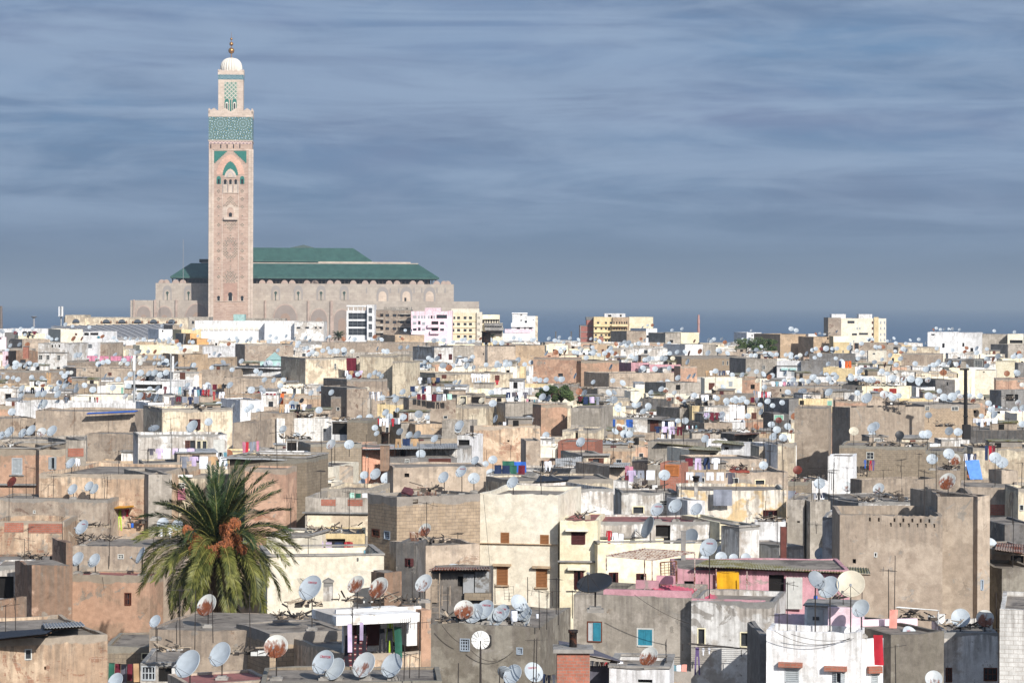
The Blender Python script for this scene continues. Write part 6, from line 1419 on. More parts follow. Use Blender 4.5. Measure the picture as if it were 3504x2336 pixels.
# ---------------------------------------------------------------- scrap, barrels, chimneys
for q in '''L1 60 520 560|L1 200 520 450|L0 150 440 25|L1 1560 1760 590|L1 1950 2240 590|L1 650 1400 430|L0 2060 2340 900|L0 1380 1640 870|M0 640 1040 905|M0 1180 1320 760|M0 700 940 800|M1 440 860 828|M1 1380 1560 480|M1 1190 1560 400|M1 1480 1640 925|M1 1640 1960 430
M2 420 560 712|M2 880 1060 660|M2 1600 1760 655|M2 1810 2000 270|M2 100 520 345|M2 950 1180 440|M2 130 240 345|M3 1080 1260 520|M3 1640 1760 262|M3 1220 1560 560|M3 800 930 320|M3 960 1000 60|M3 1060 1480 70|L3 1220 1600 590|L3 1620 2100 650|L3 610 720 420|T0 0 120 1110
T0 760 1000 400|T0 1640 1820 765|T1 310 600 850|T1 150 420 1045|T1 1370 1500 900|T2 870 1140 855|T2 1210 1340 1010|T2 1500 2050 985|T2 560 940 1075|T3 1080 1330 740|T3 430 520 640|T3 1560 1720 940|T3 2180 2290 690|T1 190 400 600|T2 480 600 600|T3 560 640 110|T2 1400 1560 800|T1 1480 1600 380
T1 2340 2352 300|T3 250 420 345|T3 900 1240 560|M2 1040 1200 235|M3 1890 2100 75|M0 960 1200 560'''.replace('\n', '|').split('|'):
 c, x0, x1, y = q.split(); hand_junk(c, float(x0), float(x1), float(y))
for h in list(HOUSES):
 if 165 < h.D < 430 and R.random() < .18:
  p = h.p0 + h.u * R.uniform(.8, max(1, h.W - .8)) + h.n * R.uniform(.3, 1.2)
  junk(p.x, p.y, h.zt - h.par, R.uniform(.8, 2.2), h, int(p.x * 7))
def cable(c, x0, y0, x1, y1, D, sag, label):
 A, Bc = at(c, x0, y0, D), at(c, x1, y1, D); root = empty('cable', A); mb = MB(); pts = [(Bc - A) * t - Vector((0, 0, sag * 4 * t * (1 - t))) for t in [k / 14 for k in range(15)]]
 for p, q in zip(pts, pts[1:]): mb.tube(p, q, .014, n=4)
 mb.build('wire', METAL(), root); tag(root, label, 'cable')
cable('L3', 120, 672, 800, 735, 120.2, .45, 'sagging black cable across the plain white house')
cable('L3', 270, 700, 830, 740, 120.1, .2, 'second shallower cable on the plain white house')
cable('L2', 970, 350, 1475, 612, 131, .15, 'loose wire slanting over the blue shuttered house')
cable('L1', 1600, 620, 1760, 780, 126.2, .1, 'loose wire running down to the grilled window')
cable('L1', 1855, 840, 2230, 860, 126.2, .5, 'wire looping between the two grilled windows')
cable('L0', 915, 190, 1000, 740, 162.2, .1, 'thin wire hanging down the salmon wall, left one')
cable('L0', 1050, 190, 1000, 740, 162.3, -.1, 'thin wire hanging down the salmon wall, right one')
cable('M1', 1970, 500, 2030, 1139, 161, 0, 'wire running down the tall cream house')
barrel('L3', 78, 440, 115, 133); barrel('L3', 488, 358, 55, 131); barrel('M0', 1182, 755, 40, 172); barrel('M0', 785, 252, 42, 200); barrel('L2', 2178 - 8, 445, 100, 133.2)
barrel('M1', 907, 998, 26, 150, 'cyan'); barrel('L1', 2245, 490, 95, 124, 'white'); barrel('L2', 100, 520, 40, 126, 'white')
chimney('L2', 278, 568, 868, 1139, 111, 'redbrick', 'square red brick chimney stack, half whitewashed, with black flue', 1, (.16, .75))
chimney('L1', 540, 620, 240, 408, 143, 'whitedirt', 'small tapered white plaster chimney with stone cap before cream wall', 2)
chimney('M1', 1048, 1128, 60, 290, 214, 'eroded', 'tall sooty square chimney with black iron flue left of centre', 1, (.3, .9))
chimney('M3', 176, 228, 790, 1100, 148, plain('flue_rust', '5a332c', .8, var=.3), 'thick rusty pipe flue with dark upper half beside pale shed', 0)
chimney('M2', 1388, 1428, 830, 1120, 146, 'grey', 'grey round flue pipe beside large dish on white terrace', 1)
chimney('M2', 1505, 1535, 385, 520, 178, 'whitedirt', 'slim whitewashed chimney pipe before flaking yellow wall', 0, (.2, .25))
chimney('T1', 1983, 2008, 190, 400, 545, 'dark', 'very tall dark narrow chimney in front of tan houses', 1, (.9, 2.2))
chimney('T1', 1452, 1476, 190, 262, 590, 'dark', 'short black chimney beside terrace of distant dishes', 1)
chimney('T0', 205, 252, 225, 330, 520, 'redbrick', 'wide red brick chimney with dark cap over soot stone house', 1)
chimney('T2', 470, 512, 935, 975, 296, 'creamdirt', 'small boxy brick chimney on cream pillar house', 1)
chimney('T2', 1005, 1028, 300, 360, 505, plain('flue_black', '201c1a', .8), 'black stubby flue pipe above pink parapet', 1)
chimney('E', 440, 485, 445, 500, 880, 'redbrick', 'red brick chimney with black cap below yellow tower block', 1)
chimney('D', 762, 778, 806, 826, 600, 'whitedirt', 'tiny white chimney among distant roofs left of apartments', 1)
# the white terrace canopy, sheds, corrugated roofs
def W3(c, x, y, D): return at(c, x, y, D)
def flatsheet(name, label, cat, c, xa, ya, xb, yb, D0, D1, xc, yc, xd, yd, m, corr=True, thick=.03, **k):
 return sheet_roof(name, label, cat, [W3(c, xa, ya, D0), W3(c, xb, yb, D0), W3(c, xc, yc, D1), W3(c, xd, yd, D1)], thick, m, corr, **k)
mossy = corrmat('mossy_tin', '8a8878', '6a6438'); rusty = corrmat('rusty_tin', '8a7a70', '6a3a26'); pinkt = corrmat('pink_roof_sheet', 'b8586a', 'c88088', amt=.3); tin = corrmat('grey_tin', '97999a', '6c6862', amt=.4)
flatsheet('corrugated_roof', 'long mossy corrugated roof over the pink terrace rooms', 'roof sheet', 'L2', 1505, 90, 3080, 160, 139.6, 146, 3060, 110, 1640, 30, mossy)
flatsheet('corrugated_roof', 'red-pink sloping roof sheet inside the pink terrace', 'roof sheet', 'L2', 1130, 295, 1720, 395, 135.5, 139.8, 1920, 350, 1260, 250, pinkt, pitch=.2)
flatsheet('corrugated_roof', 'green mossy tin roof above grey shed row', 'roof sheet', 'M2', 1170, 38, 1545, 70, 249, 255, 1500, 50, 1180, 25, mossy)
flatsheet('corrugated_roof', 'green mossy tin roof on small white shed', 'roof sheet', 'M2', 1655, 30, 1955, 55, 239, 244, 1945, 30, 1700, 12, mossy)
flatsheet('corrugated_roof', 'mossy tin roof of the cream low shed', 'roof sheet', 'M2', 1450, 92, 1745, 105, 231, 236, 1740, 75, 1500, 68, mossy)
flatsheet('corrugated_roof', 'grey tin lean-to roof left of pink cloths', 'roof sheet', 'M2', 745, 250, 900, 252, 204, 210, 935, 215, 790, 212, tin)
flatsheet('corrugated_roof', 'grey corrugated awning left of brown shuttered window', 'roof sheet', 'M2', 262, 250, 498, 232, 214, 214.8, 498, 160, 262, 178, tin)
flatsheet('corrugated_roof', 'long grey tin roof above white lean-to wall', 'roof sheet', 'M1', 885, 95, 1740, 85, 231, 240, 1735, 40, 980, 55, tin)
flatsheet('corrugated_roof', 'ragged tin roof of the timber shed, centre', 'roof sheet', 'L1', 1480, 125, 2035, 118, 139, 144, 2010, 98, 1560, 100, rusty)
flatsheet('corrugated_roof', 'flat timber roof left above tall brown block house', 'roof sheet', 'M0', 1975, 165, 2740, 188, 181.2, 190, 2720, 158, 2080, 150, tin, corr=False, thick=.1)
flatsheet('corrugated_roof', 'rusty tin roof slab over the right edge shelter', 'roof sheet', 'M3', 2090, 985, 2400, 1030, 154, 160, 2400, 950, 2110, 930, rusty)
flatsheet('corrugated_roof', 'rusty tin roof on the brown timber hut pair', 'roof sheet', 'T2', 1862, 1012, 2090, 1000, 295, 300, 2080, 990, 1900, 996, rusty)
flatsheet('corrugated_roof', 'dark tin roof above washing, centre right', 'roof sheet', 'T2', 1083, 868, 1350, 885, 329, 336, 1330, 862, 1100, 855, tin)
flatsheet('tarpaulin', 'dark sagging tarpaulin on the bottom left roof', 'tarpaulin', 'L0', -60, 745, 420, 690, 121, 126, 500, 645, -40, 680, plain('tarp_dark', '1f222a', .7), corr=False)
flatsheet('tarpaulin', 'grey ribbed sheet on the bottom left roof', 'tarpaulin', 'L0', 400, 645, 760, 625, 124, 129, 720, 590, 380, 605, tin)
flatsheet('tarpaulin', 'blue tarpaulin strip on the broad rough tan house', 'tarpaulin', 'T0', 770, 822, 1200, 806, 303.5, 304.2, 1240, 792, 790, 812, plain('cloth_blue', CLC['blue'], .8), corr=False)
flatsheet('tarpaulin', 'bright blue tarpaulin hanging slanted at right', 'tarpaulin', 'M3', 1870, 360, 1982, 362, 231, 232, 1950, 190, 1825, 195, plain('tarp_blue', '5a86c8', .8), corr=False)
flatsheet('tarpaulin', 'grey fabric awning stretched beside the brick chimney', 'tarpaulin', 'L2', 300, 830, 865, 940, 112.5, 118, 500, 790, 290, 760, plain('cloth_darkgrey', CLC['darkgrey'], .9), corr=False)
flatsheet('tarpaulin', 'black ragged roof cover above cream annex', 'tarpaulin', 'M2', 85, 385, 320, 375, 178.5, 184, 540, 345, 120, 330, plain('tarp_dark', '1f222a', .7), corr=False)
flatsheet('tarpaulin', 'ragged black roof over white house, left centre', 'tarpaulin', 'T0', 2100, 415, 2600, 432, 448, 456, 2560, 400, 2140, 388, plain('tarp_black', '3a3836', .8, var=.4), corr=False)
flatsheet('tarpaulin', 'mustard awning over laundry alcove', 'tarpaulin', 'M0', 965, 622, 1200, 608, 182, 184, 1190, 588, 970, 585, plain('cloth_ochre', CLC['ochre'], .8), corr=False)
flatsheet('tarpaulin', 'brown quilt lying over parapet left of iron cage', 'blanket', 'M1', 1235, 475, 1330, 495, 160.2, 161.4, 1355, 450, 1265, 430, plain('quilt', '5a3438', .9, var=.3), corr=False, thick=.12)
flatsheet('tarpaulin', 'red rumpled quilt on the two-shutter tan house', 'blanket', 'M2', 1815, 290, 2000, 290, 202.4, 204.5, 1960, 245, 1830, 250, plain('quilt_red', '8a4438', .9, var=.3), corr=False, thick=.12)
# long slab canopy of the white terrace with the wall behind it
h = [q for q in HAND if q.short == 'peach terrace house'][0]
part(h, 'L1', 'canopy', 655, 545, 1400, 590, -.8, 2.4, 'whitedirt'); part(h, 'L1', 'parapet', 820, 478, 1415, 546, .6, .8, 'whitedirt'); part(h, 'L1', 'parapet', 655, 486, 822, 546, .2, .4, 'white')
part(h, 'L1', 'terrace_wall', 720, 560, 1420, 850, 2.4, 2.6, 'white'); part(h, 'L1', 'pier', 1285, 575, 1415, 800, .4, 2.4, 'white'); part(h, 'L1', 'pier', 1415, 490, 1500, 1139, -.05, 2.4, 'salmon')
for a, b in ((800, 845), (925, 1040), (1165, 1275)): part(h, 'L1', 'door', a, 570, b, 800, 2.3, 2.4, plain('paint_maroon', '4e2423', .6))
part(h, 'L1', 'window', 860, 575, 915, 700, 2.3, 2.4, glass())
# pink terrace rooms
pk = make_house((at('L2', 1330, 90, 140.3).x, 140.3), -.02, 9.1, 6.5, at('L2', 1330, 125, 140.3).z, 'pink', .05, [(0, 'hole', .5, 1.0, 12.9, 13.6), (0, 'doord', 4.9, 5.7, 12.1, 13.95)])
pk.short = 'pink terrace rooms'; tag(pk.root, 'pink rooms with black doorway under long mossy tin roof', 'house', 'flat roofed houses of the old town'); HAND.append(pk)
pk.spec = dict(a0=px('L2', 1330, 90)[0], a1=px('L3', 800, 160)[0], b0=px('L2', 1330, 90)[1], vb=None, nd=0)
link('door_leaf', (lambda m: (leafs(m, 0, .85, 0, .06, 0, 1.65), m.mesh('door_leaf', col('whitef')))[1])(MB()), pk.root, (5.78, -.2, 12.2), (0, 0, -.1))
hw = [q for q in HAND if q.short == 'blue-shuttered house'][0]
part(hw, 'L2', 'pink_parapet', 692, 300, 1476, 400, .35, .6, 'pink', 0); part(hw, 'L2', 'pink_step', 980, 222, 1180, 300, 2.5, 2.8, 'pink'); part(hw, 'L2', 'pink_step', 1165, 180, 1330, 260, 3.6, 3.9, 'pink')
hn = [q for q in HAND if q.short == 'whitewashed narrow-window house'][0]
part(hn, 'L2', 'pink_parapet', 1480, 385, 2135, 440, .35, .6, 'pink')
# pale pink terrace behind the plain white house
pp = [q for q in HAND if q.short == 'plain white house'][0]
part(pp, 'L3', 'terrace_wall', 120, 520, 405, 700, 4.2, 4.4, 'palepink'); part(pp, 'L3', 'terrace_room', 600, 462, 885, 735, 2.6, 5.5, 'palepink'); part(pp, 'L3', 'stair_room', 390, 455, 600, 705, 3.2, 5.6, 'white')
part(pp, 'L3', 'door', 412, 475, 555, 700, 3.1, 3.2, plain('paint_greyf', 'a5a9ab', .6)); part(pp, 'L3', 'roof_slab', 375, 440, 880, 462, 2.9, 5.6, conc()); part(pp, 'L3', 'transom', 462, 545, 520, 578, 3.05, 3.1, glass())
p2 = [q for q in HAND if q.short == 'narrow white house'][0]
part(p2, 'L3', 'terrace_wall', 880, 575, 1400, 700, 3.5, 3.7, 'palepink')
# rusted pergola frame on the pink terrace
def frame3(name, label, cat, D0, D1, c, posts, top, m, r=.035, bars=10):
 root = empty(name, at(c, posts[0][0], posts[0][2], D0)); o = root.location.copy()
 for (x, y0, y1, D) in posts:
  mb = MB(); mb.tube(at(c, x, y0, D) - o, at(c, x, y1, D) - o, r, n=5); mb.build('post', m, root)
 if top:
  (xa, ya), (xb, yb), (xc, yc), (xd, yd) = top
  A, B, C_, E_ = at(c, xa, ya, D0) - o, at(c, xb, yb, D0) - o, at(c, xc, yc, D1) - o, at(c, xd, yd, D1) - o
  mb = MB()
  for p, q in ((A, B), (B, C_), (C_, E_), (E_, A)): mb.tube(p, q, r, n=5)
  mb.build('top_frame', m, root)
  mb = MB()
  for k in range(1, bars):
   mb.tube(A.lerp(B, k / bars), E_.lerp(C_, k / bars), r * .6, n=4)
  for k in range(1, 8): mb.tube(A.lerp(E_, k / 8), B.lerp(C_, k / 8), r * .5, n=4)
  mb.build('lattice', m, root)
 tag(root, label, cat); return root
rst = plain('rusty_white_metal', 'b0a49a', .8, .1, var=.2, stain='6e3a26', scale=5, amt=.6)
frame3('pergola', 'rusty white iron pergola before the yellow house', 'pergola', 136.5, 141.5, 'L2', [(718, 15, 130, 139), (1060, 40, 330, 137), (1128, 40, 345, 136.5), (1508, -20, 388, 136.5)], ((718, 0), (1135, 40), (1508, -28), (1060, -62)), rst, bars=14)
frame3('pergola', 'rusty iron posts holding the mossy roof front', 'pergola', 139, 140, 'L2', [(1700, 120, 395, 139), (1975, 140, 415, 139)], None, rst)
frame3('iron_gate', 'rusty square iron grille leaning on pink wall', 'gate', 138, 138.2, 'L2', [(1205, 70, 265, 138), (1340, 50, 245, 138)], ((1200, 62), (1345, 48), (1350, 245), (1212, 262)), RUSTY(), bars=4)
frame3('iron_cage', 'rusty iron cage of junk on the corner tower roof', 'cage', 160.5, 161, 'M1', [(1385, 430, 510, 160.5), (1545, 430, 515, 160.5)], ((1385, 508), (1545, 512), (1545, 440), (1385, 440)), RUSTY(), bars=5)
frame3('iron_cage', 'bent iron crate under rusty dish, centre', 'cage', 152.6, 153, 'M1', [(1320, 840, 940, 152.6), (1385, 840, 945, 152.6)], ((1320, 930), (1385, 935), (1378, 845), (1315, 835)), RUSTY(), bars=4)
frame3('roof_frame', 'thin white metal tube frame over pale pink terrace', 'frame', 128, 129, 'L3', [(1588, 500, 610, 128)], ((1210, 462), (1575, 488), (1590, 492), (1230, 460)), plain('tube_white', 'c8c8c4', .6), r=.03, bars=1)
frame3('washing_rack', 'metal washing rack under the narrow dark windows', 'rack', 130.2, 131.6, 'L2', [(1400, 850, 790, 130.2), (1925, 900, 840, 130.2)], ((1450, 790), (2010, 838), (2000, 830), (1460, 782)), METAL(), r=.02, bars=1)
# timber shed in the centre
sh = make_house((at('L1', 1500, 150, 140).x, 140), -.03, at('L1', 2035, 150, 140).x - at('L1', 1500, 150, 140).x, 4, at('L1', 1500, 150, 140).z, 'wood', .02, [(0, 'doord', 1.4, 2.8, at('L1', 1500, 275, 140).z - GZ, at('L1', 1500, 165, 140).z - GZ)], name='rooftop_shed', zb=GZ)
sh.short = 'timber and tin shed'; tag(sh.root, 'ramshackle timber and tin shed before tall cream house', 'shed'); sh.spec = dict(a0=px('L1', 1500, 0)[0], a1=px('L1', 2035, 0)[0], b0=px('L1', 1500, 150)[1], vb=None, nd=0); HAND.append(sh)
part(sh, 'L1', 'tin_panel', 1790, 165, 1885, 340, -.1, -.02, tin); part(sh, 'L1', 'tin_panel', 1895, 145, 2020, 330, -.12, -.02, tin); part(sh, 'L1', 'plank_panel', 1510, 160, 1560, 420, -.1, -.02, plain('plank', '8a7c6c', .9, var=.3)); part(sh, 'L1', 'block_base', 1800, 335, 2040, 400, -.3, -.05, 'stone')
def ladder(c, x, y0, y1, D, label):
 root = empty('ladder', at(c, x, y1, D)); H_ = at(c, x, y0, D).z - root.location.z
 for s in (-.2, .2):
  mb = MB(); mb.tube((s, 0, 0), (s, .15, H_), .03, n=5); mb.build('rail', plain('plank', '8a7c6c', .9, var=.3), root)
 for k in range(1, int(H_ / .28)):
  mb = MB(); t = k * .28 / H_; mb.tube((-.2, .15 * t, k * .28), (.2, .15 * t, k * .28), .018, n=4); mb.build('rung', plain('plank', '8a7c6c', .9, var=.3), root)
 tag(root, label, 'ladder')
ladder('L1', 1540, 160, 560, 134.5, 'wooden ladder leaning at the left of timber shed')
ladder('L1', 1635, 270, 450, 134.8, 'second shorter wooden ladder before timber shed')
ladder('T3', 1010, 590, 680, 424, 'small ladder on the cream shutter row terrace')
p_ = at('T1', 98, 360, 503); kr = empty('pyramid_kiosk', (p_.x, 503, GZ)); zk = p_.z - GZ; wk = 70 / S3 / F * 503
mb = MB(); mb.box(-wk, wk, 0, 2 * wk, 0, zk + .35); mb.build('wall', wallmat('mint'), kr); mb = MB(); q = wk * 1.1; zt_ = zk + .35
for a_, b_ in (((-q, -.2), (q, -.2)), ((q, -.2), (q, 2 * q)), ((q, 2 * q), (-q, 2 * q)), ((-q, 2 * q), (-q, -.2))): mb.face([(a_[0], a_[1], zt_), (b_[0], b_[1], zt_), (0, q, zt_ + 1.5)])
mb.build('pyramid_roof', plain('mint_roof', '84a09c', .8), kr); tag(kr, 'small turquoise pyramid roof left of centre, mid distance', 'kiosk')
bush('T2', 190, 430, 570, 735, 348, 'round dark green tree crown behind tan houses, centre', 1)
bush('T2', 85, 215, 585, 735, 352, 'smaller dark tree left of the round tree crown', 2, 2600)
bush('T2', 430, 640, 668, 765, 340, 'low olive green tree right of the round tree crown', 3, 3600)
bush('T2', 1875, 2055, 150, 300, 640, 'left dark green tree of the pair against the sea', 4, 4600)
bush('T2', 2030, 2268, 152, 305, 636, 'right dark green tree of the pair beside ochre block', 5, 5600)
bush('L3', 2050, 2150, 170, 480, 157, 'narrow green shrub in the gap at right edge', 6, 2500)
# ---------------------------------------------------------------- the big date palm
def build_palm():
 D = 142.5
 C0 = at('D', 500, 1245, D)
 root = empty('date_palm', (C0.x, C0.y, GZ))
 zc = C0.z - GZ
 mb = MB(); mb.lathe([(.42, 0), (.36, zc * .5), (.38, zc - 1.6), (.55, zc - .9), (.6, zc - .4), (.3, zc + .1), (.001, zc + .2)], 14)
 mb.build('trunk', plain('palm_bark', '6a5440', .95, var=.4, scale=5), root, smooth=True)
 t = NT('palm_leaf'); v, rn, tc = t.coords(); nn = t.noise(v, 1.5, 4)
 lf = t.done(t.mix(t.rng(nn, .35, .65), hx('434922'), hx('77773a')), .5, spec=.35)
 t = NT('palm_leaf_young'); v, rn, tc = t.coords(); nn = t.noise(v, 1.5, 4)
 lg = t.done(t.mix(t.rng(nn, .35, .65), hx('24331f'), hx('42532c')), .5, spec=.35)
 rach = plain('palm_rachis', '8f8a4c', .6)
 r = random.Random(5)
 n = 0
 def add(az, el, L, droop, young):
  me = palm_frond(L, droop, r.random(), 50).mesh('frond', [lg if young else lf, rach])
  o = link('frond', me, root, (0.12 * math.cos(az), .12 * math.sin(az), zc + r.uniform(-.25, .1)))
  o.rotation_euler = (Matrix.Rotation(az, 3, 'Z') @ Matrix.Rotation(-el, 3, 'Y') @ Matrix.Rotation(r.uniform(-.5, .5), 3, 'X')).to_euler()
 g = 2.399963
 for k in range(84):
  t_ = k / 84
  el = math.radians(86 - 128 * t_ ** .85)
  az = k * g + r.uniform(-.2, .2)
  L = (4.2 + .45 * min(1, t_ * 2)) * r.uniform(.85, 1.1)
  droop = (.35 + 1.25 * min(1, t_ * 1.8)) * r.uniform(.8, 1.15)
  if el < 0: droop *= .75
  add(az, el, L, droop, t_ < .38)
 dm = NT('date_bunch'); v, rn, tc = dm.coords(); nn = dm.noise(v, 9, 4)
 dmat = dm.done(dm.mix(dm.rng(nn, .3, .7), hx('582a10'), hx('a0561a')), .6)
 for k, (x, y, s) in enumerate(((437, 1228, 18), (460, 1252, 22), (470, 1282, 22), (520, 1215, 22), (545, 1235, 16), (505, 1262, 24), (540, 1200, 16), (430, 1215, 13), (555, 1260, 14), (525, 1245, 18), (450, 1240, 18), (480, 1265, 20), (445, 1262, 15))):
  p = at('D', x, y, D - 1.5) - Vector((C0.x, C0.y, GZ)); rad = s * 1.3 / F * D
  mb = MB()
  for _ in range(230):
   a = Vector((r.gauss(0, 1), r.gauss(0, 1), r.gauss(0, 1))).normalized() * r.random() ** .4
   q = Vector((a.x * rad, a.y * rad * .6, a.z * rad * .95 - abs(a.x) * .0))
   top = Vector((0, .1, rad * .9))
   if _ % 3 == 0: mb.tube(top * .4 + q * .2, q, .008, n=3)
   s_ = .028
   mb.face([q + Vector((-s_, -s_ * .5, 0)), q + Vector((0, -s_, -s_ * 1.5)), q + Vector((s_, 0, 0)), q + Vector((0, s_ * .3, s_ * 1.5))])
   mb.tube(q, q + Vector((r.uniform(-.05, .05), -.03, -r.uniform(.05, .16))), .012, n=3)
  mb.build('date_bunch', dmat, root, p)
 tag(root, 'large date palm with arching fronds and orange date bunches', 'palm')
build_palm()
def small_palm(c, x, y, rpx, D, label, seed, el0=70, nf=22):
 C0 = at(c, x, y, D); rad = rpx / CRS[c][2] / F * D; r = random.Random(seed)
 root = empty('small_palm', (C0.x, D, GZ)); zc = C0.z - GZ
 mb = MB(); mb.tube((0, 0, 0), (0, 0, zc), .3, .22, 8); mb.build('trunk', plain('palm_bark', '6a5440', .95), root)
 m = plain('far_palm_leaf', '46523a', .6, var=.3)
 for k in range(nf):
  me = palm_frond(rad * r.uniform(.8, 1.1), r.uniform(.5, 1.3), seed + k, 16, 1.8).mesh('frond', [m, m])
  o = link('frond', me, root, (0, 0, zc)); az = k * 2.4; el = math.radians(r.uniform(-5, el0))
  o.rotation_euler = (Matrix.Rotation(az, 3, 'Z') @ Matrix.Rotation(-el, 3, 'Y')).to_euler()
 tag(root, label, 'palm')
small_palm('T1', 675, 140, 72, 900, 'small palm in front of the mosque wall by white block', 40)
small_palm('T2', 1385, 250, 50, 690, 'spiky agave like palm before yellow horizon cube', 60, 88)
small_palm('T1', 2050, 135, 38, 850, 'tiny palm right of cream stepped apartment block', 80)
# ---------------------------------------------------------------- materials of the far monuments
def stone_mat(key, a, b, mortar, bw=1.6, rh=.8, k=.02):
 if key in _M: return _M[key]
 t = NT(key); v, rnd, tc = t.coords(0)
 uv = t.n('UVMap').outputs[0]
 bt = t.n('TexBrick', {'Vector': uv, 'Color1': hx(a) + (1,), 'Color2': hx(b) + (1,), 'Mortar': hx(mortar) + (1,), 'Scale': 1.0, 'Mortar Size': k * rh * 2, 'Brick Width': bw, 'Row Height': rh, 'Bias': .1}, offset=.5)
 n = t.noise(v, .12, 7, .65); n2 = t.noise(v, .6, 5, .6)
 c = t.mix(1.0, bt.outputs[0], t.mix(t.rng(n, .3, .7), (.86, .84, .84), (1.08, 1.08, 1.06)), 'MULTIPLY')
 c = t.mix(1.0, c, t.mix(t.rng(n2, .3, .7), (.93, .93, .93), (1.05, 1.05, 1.05)), 'MULTIPLY')
 _M[key] = t.done(c, .85, bump=n2, bs=.2)
 return _M[key]
SHAFT = stone_mat('pink_travertine', 'b39c8c', 'a38a7a', 'c4b0a2', 2.2, .9)
SHAFTL = stone_mat('pale_travertine', 'c2b2a4', 'b4a494', 'cfc2b6', 2.4, 1.1)
HALL = stone_mat('hall_stone', 'aaa094', 'a0968b', '948a80', 2.6, 1.6, .012)
HALLP = stone_mat('hall_pier_stone', 'b09e92', 'a59286', '99877c', 2.0, 1.4, .012)
CREAMS = plain('cream_stone', 'cfc8bc', .8, var=.06, scale=.4)
GREENT = plain('green_tile', '2f8474', .45, var=.12, scale=.5)
TEAL = plain('teal_glaze', '2a6a5f', .4, var=.08, scale=.6)
DKM = plain('deep_opening', '1c1f22', .9)
def greenroof():
 t = NT('green_roof_tiles'); v, rnd, tc = t.coords(0)
 n = t.noise(v, .25, 8, .7); n2 = t.noise(v, 1.6, 4, .6)
 c = t.mix(t.rng(n, .3, .7), hx('2e4a44'), hx('3b5c54'))
 c = t.mix(t.rng(n2, .5, .75, 0, .5), c, hx('4a675e'))
 return t.done(c, .6, bump=n2, bs=.3)
GROOF = greenroof()
def zellige(key, period, rings, c0, c1, c2, c3):
 """rosette mosaic: circles and spokes round repeated centres, in UV metres"""
 t = NT(key); uv = t.n('UVMap').outputs[0]
 sp = t.n('SeparateXYZ', {0: uv})
 def cell(ox, oz):
  x = t.math('SUBTRACT', t.math('FLOORED_MODULO', t.math('ADD', sp.outputs[0], ox), period), period / 2)
  z = t.math('SUBTRACT', t.math('FLOORED_MODULO', t.math('ADD', sp.outputs[1], oz), period), period / 2)
  r = t.math('SQRT', t.math('ADD', t.math('MULTIPLY', x, x), t.math('MULTIPLY', z, z)))
  return r, t.math('ARCTAN2', z, x)
 r1, a1 = cell(0, 0); r2, a2 = cell(period / 2, period / 2)
 def pat(r, a, n):
  ring = t.math('SINE', t.math('MULTIPLY', r, rings))
  spk = t.math('SINE', t.math('MULTIPLY', a, n))
  return t.math('ADD', t.math('MULTIPLY', ring, .8), t.math('MULTIPLY', spk, .55))
 near = t.math('LESS_THAN', r1, r2)
 p = t.n('Mix', {0: near, 2: pat(r2, a2, 12.0), 3: pat(r1, a1, 16.0)}, data_type='FLOAT').outputs[0]
 c = t.mix(t.rng(p, .15, .4), hx(c0), hx(c1))
 c = t.mix(t.rng(p, .75, .9), c, hx(c2))
 c = t.mix(t.rng(p, -.75, -.95), c, hx(c3))
 n = t.noise(uv, .8, 4)
 c = t.mix(1.0, c, t.mix(n, (.8, .8, .8), (1.15, 1.15, 1.15)), 'MULTIPLY')
 return t.done(c, .5)
ZEL = zellige('mosaic_band', 12.6, 4.3, '2f5c62', '567a82', 'aab4ae', '8a8a64')
ZELS = zellige('mosaic_strip', 3.4, 9.0, '2c5a66', '5f8a94', 'c4ccc4', '2f5468')
def lattice(key, per, c0, c1, c2):
 t = NT(key); uv = t.n('UVMap').outputs[0]; sp = t.n('SeparateXYZ', {0: uv})
 u = t.math('ADD', sp.outputs[0], sp.outputs[1]); w = t.math('SUBTRACT', sp.outputs[0], sp.outputs[1])
 k = 2 * math.pi / per
 a = t.math('ABSOLUTE', t.math('SINE', t.math('MULTIPLY', u, k / 2))); b = t.math('ABSOLUTE', t.math('SINE', t.math('MULTIPLY', w, k / 2)))
 m = t.math('MINIMUM', a, b)
 c = t.mix(t.rng(m, .18, .32), hx(c1), hx(c0)); c = t.mix(t.rng(m, .75, .85), c, hx(c2))
 return t.done(c, .6)
LAT = lattice('lozenge_tiles', 2.3, '7c8a7c', 'c4bcae', '4c7c6c')
def arch(cx, w, z0, z1, n=10, horseshoe=0.0, pointed=.25):
 """outline of a pointed arch opening, width w, from z0 to the tip z1"""
 h = z1 - z0; sp = z1 - w * (.5 + pointed * .6)
 pts = [(cx - w / 2 * (1 - horseshoe), z0), (cx + w / 2 * (1 - horseshoe), z0)]
 if horseshoe: pts += [(cx + w / 2 * (1 - horseshoe), sp - w * .12)]
 for k in range(n + 1):
  t = k / n * math.pi / 2
  pts.append((cx + w / 2 * math.cos(t) ** (1.0), sp + (z1 - sp) * math.sin(t) ** (1 - .15)))
 for k in range(n, -1, -1):
  t = k / n * math.pi / 2
  if k < n: pts.append((cx - w / 2 * math.cos(t), sp + (z1 - sp) * math.sin(t) ** (1 - .15)))
 if horseshoe: pts += [(cx - w / 2 * (1 - horseshoe), sp - w * .12)]
 return pts
class Frame:
 """local frame of a monument: pixels -> (s, z) on its front plane"""
 def __init__(s, c, x, y, D, th, zb=0.0):
  p = at(c, x, y, D); s.p0 = Vector((p.x, p.y)); s.th = th; s.u = Vector((math.cos(th), math.sin(th))); s.n = Vector((-s.u.y, s.u.x)); s.zb = zb; s.W = 0; s.zt = 0
 def q(s, c, x, y, v=0.0):
  return inplane(s, *px(c, x, y), v=v)
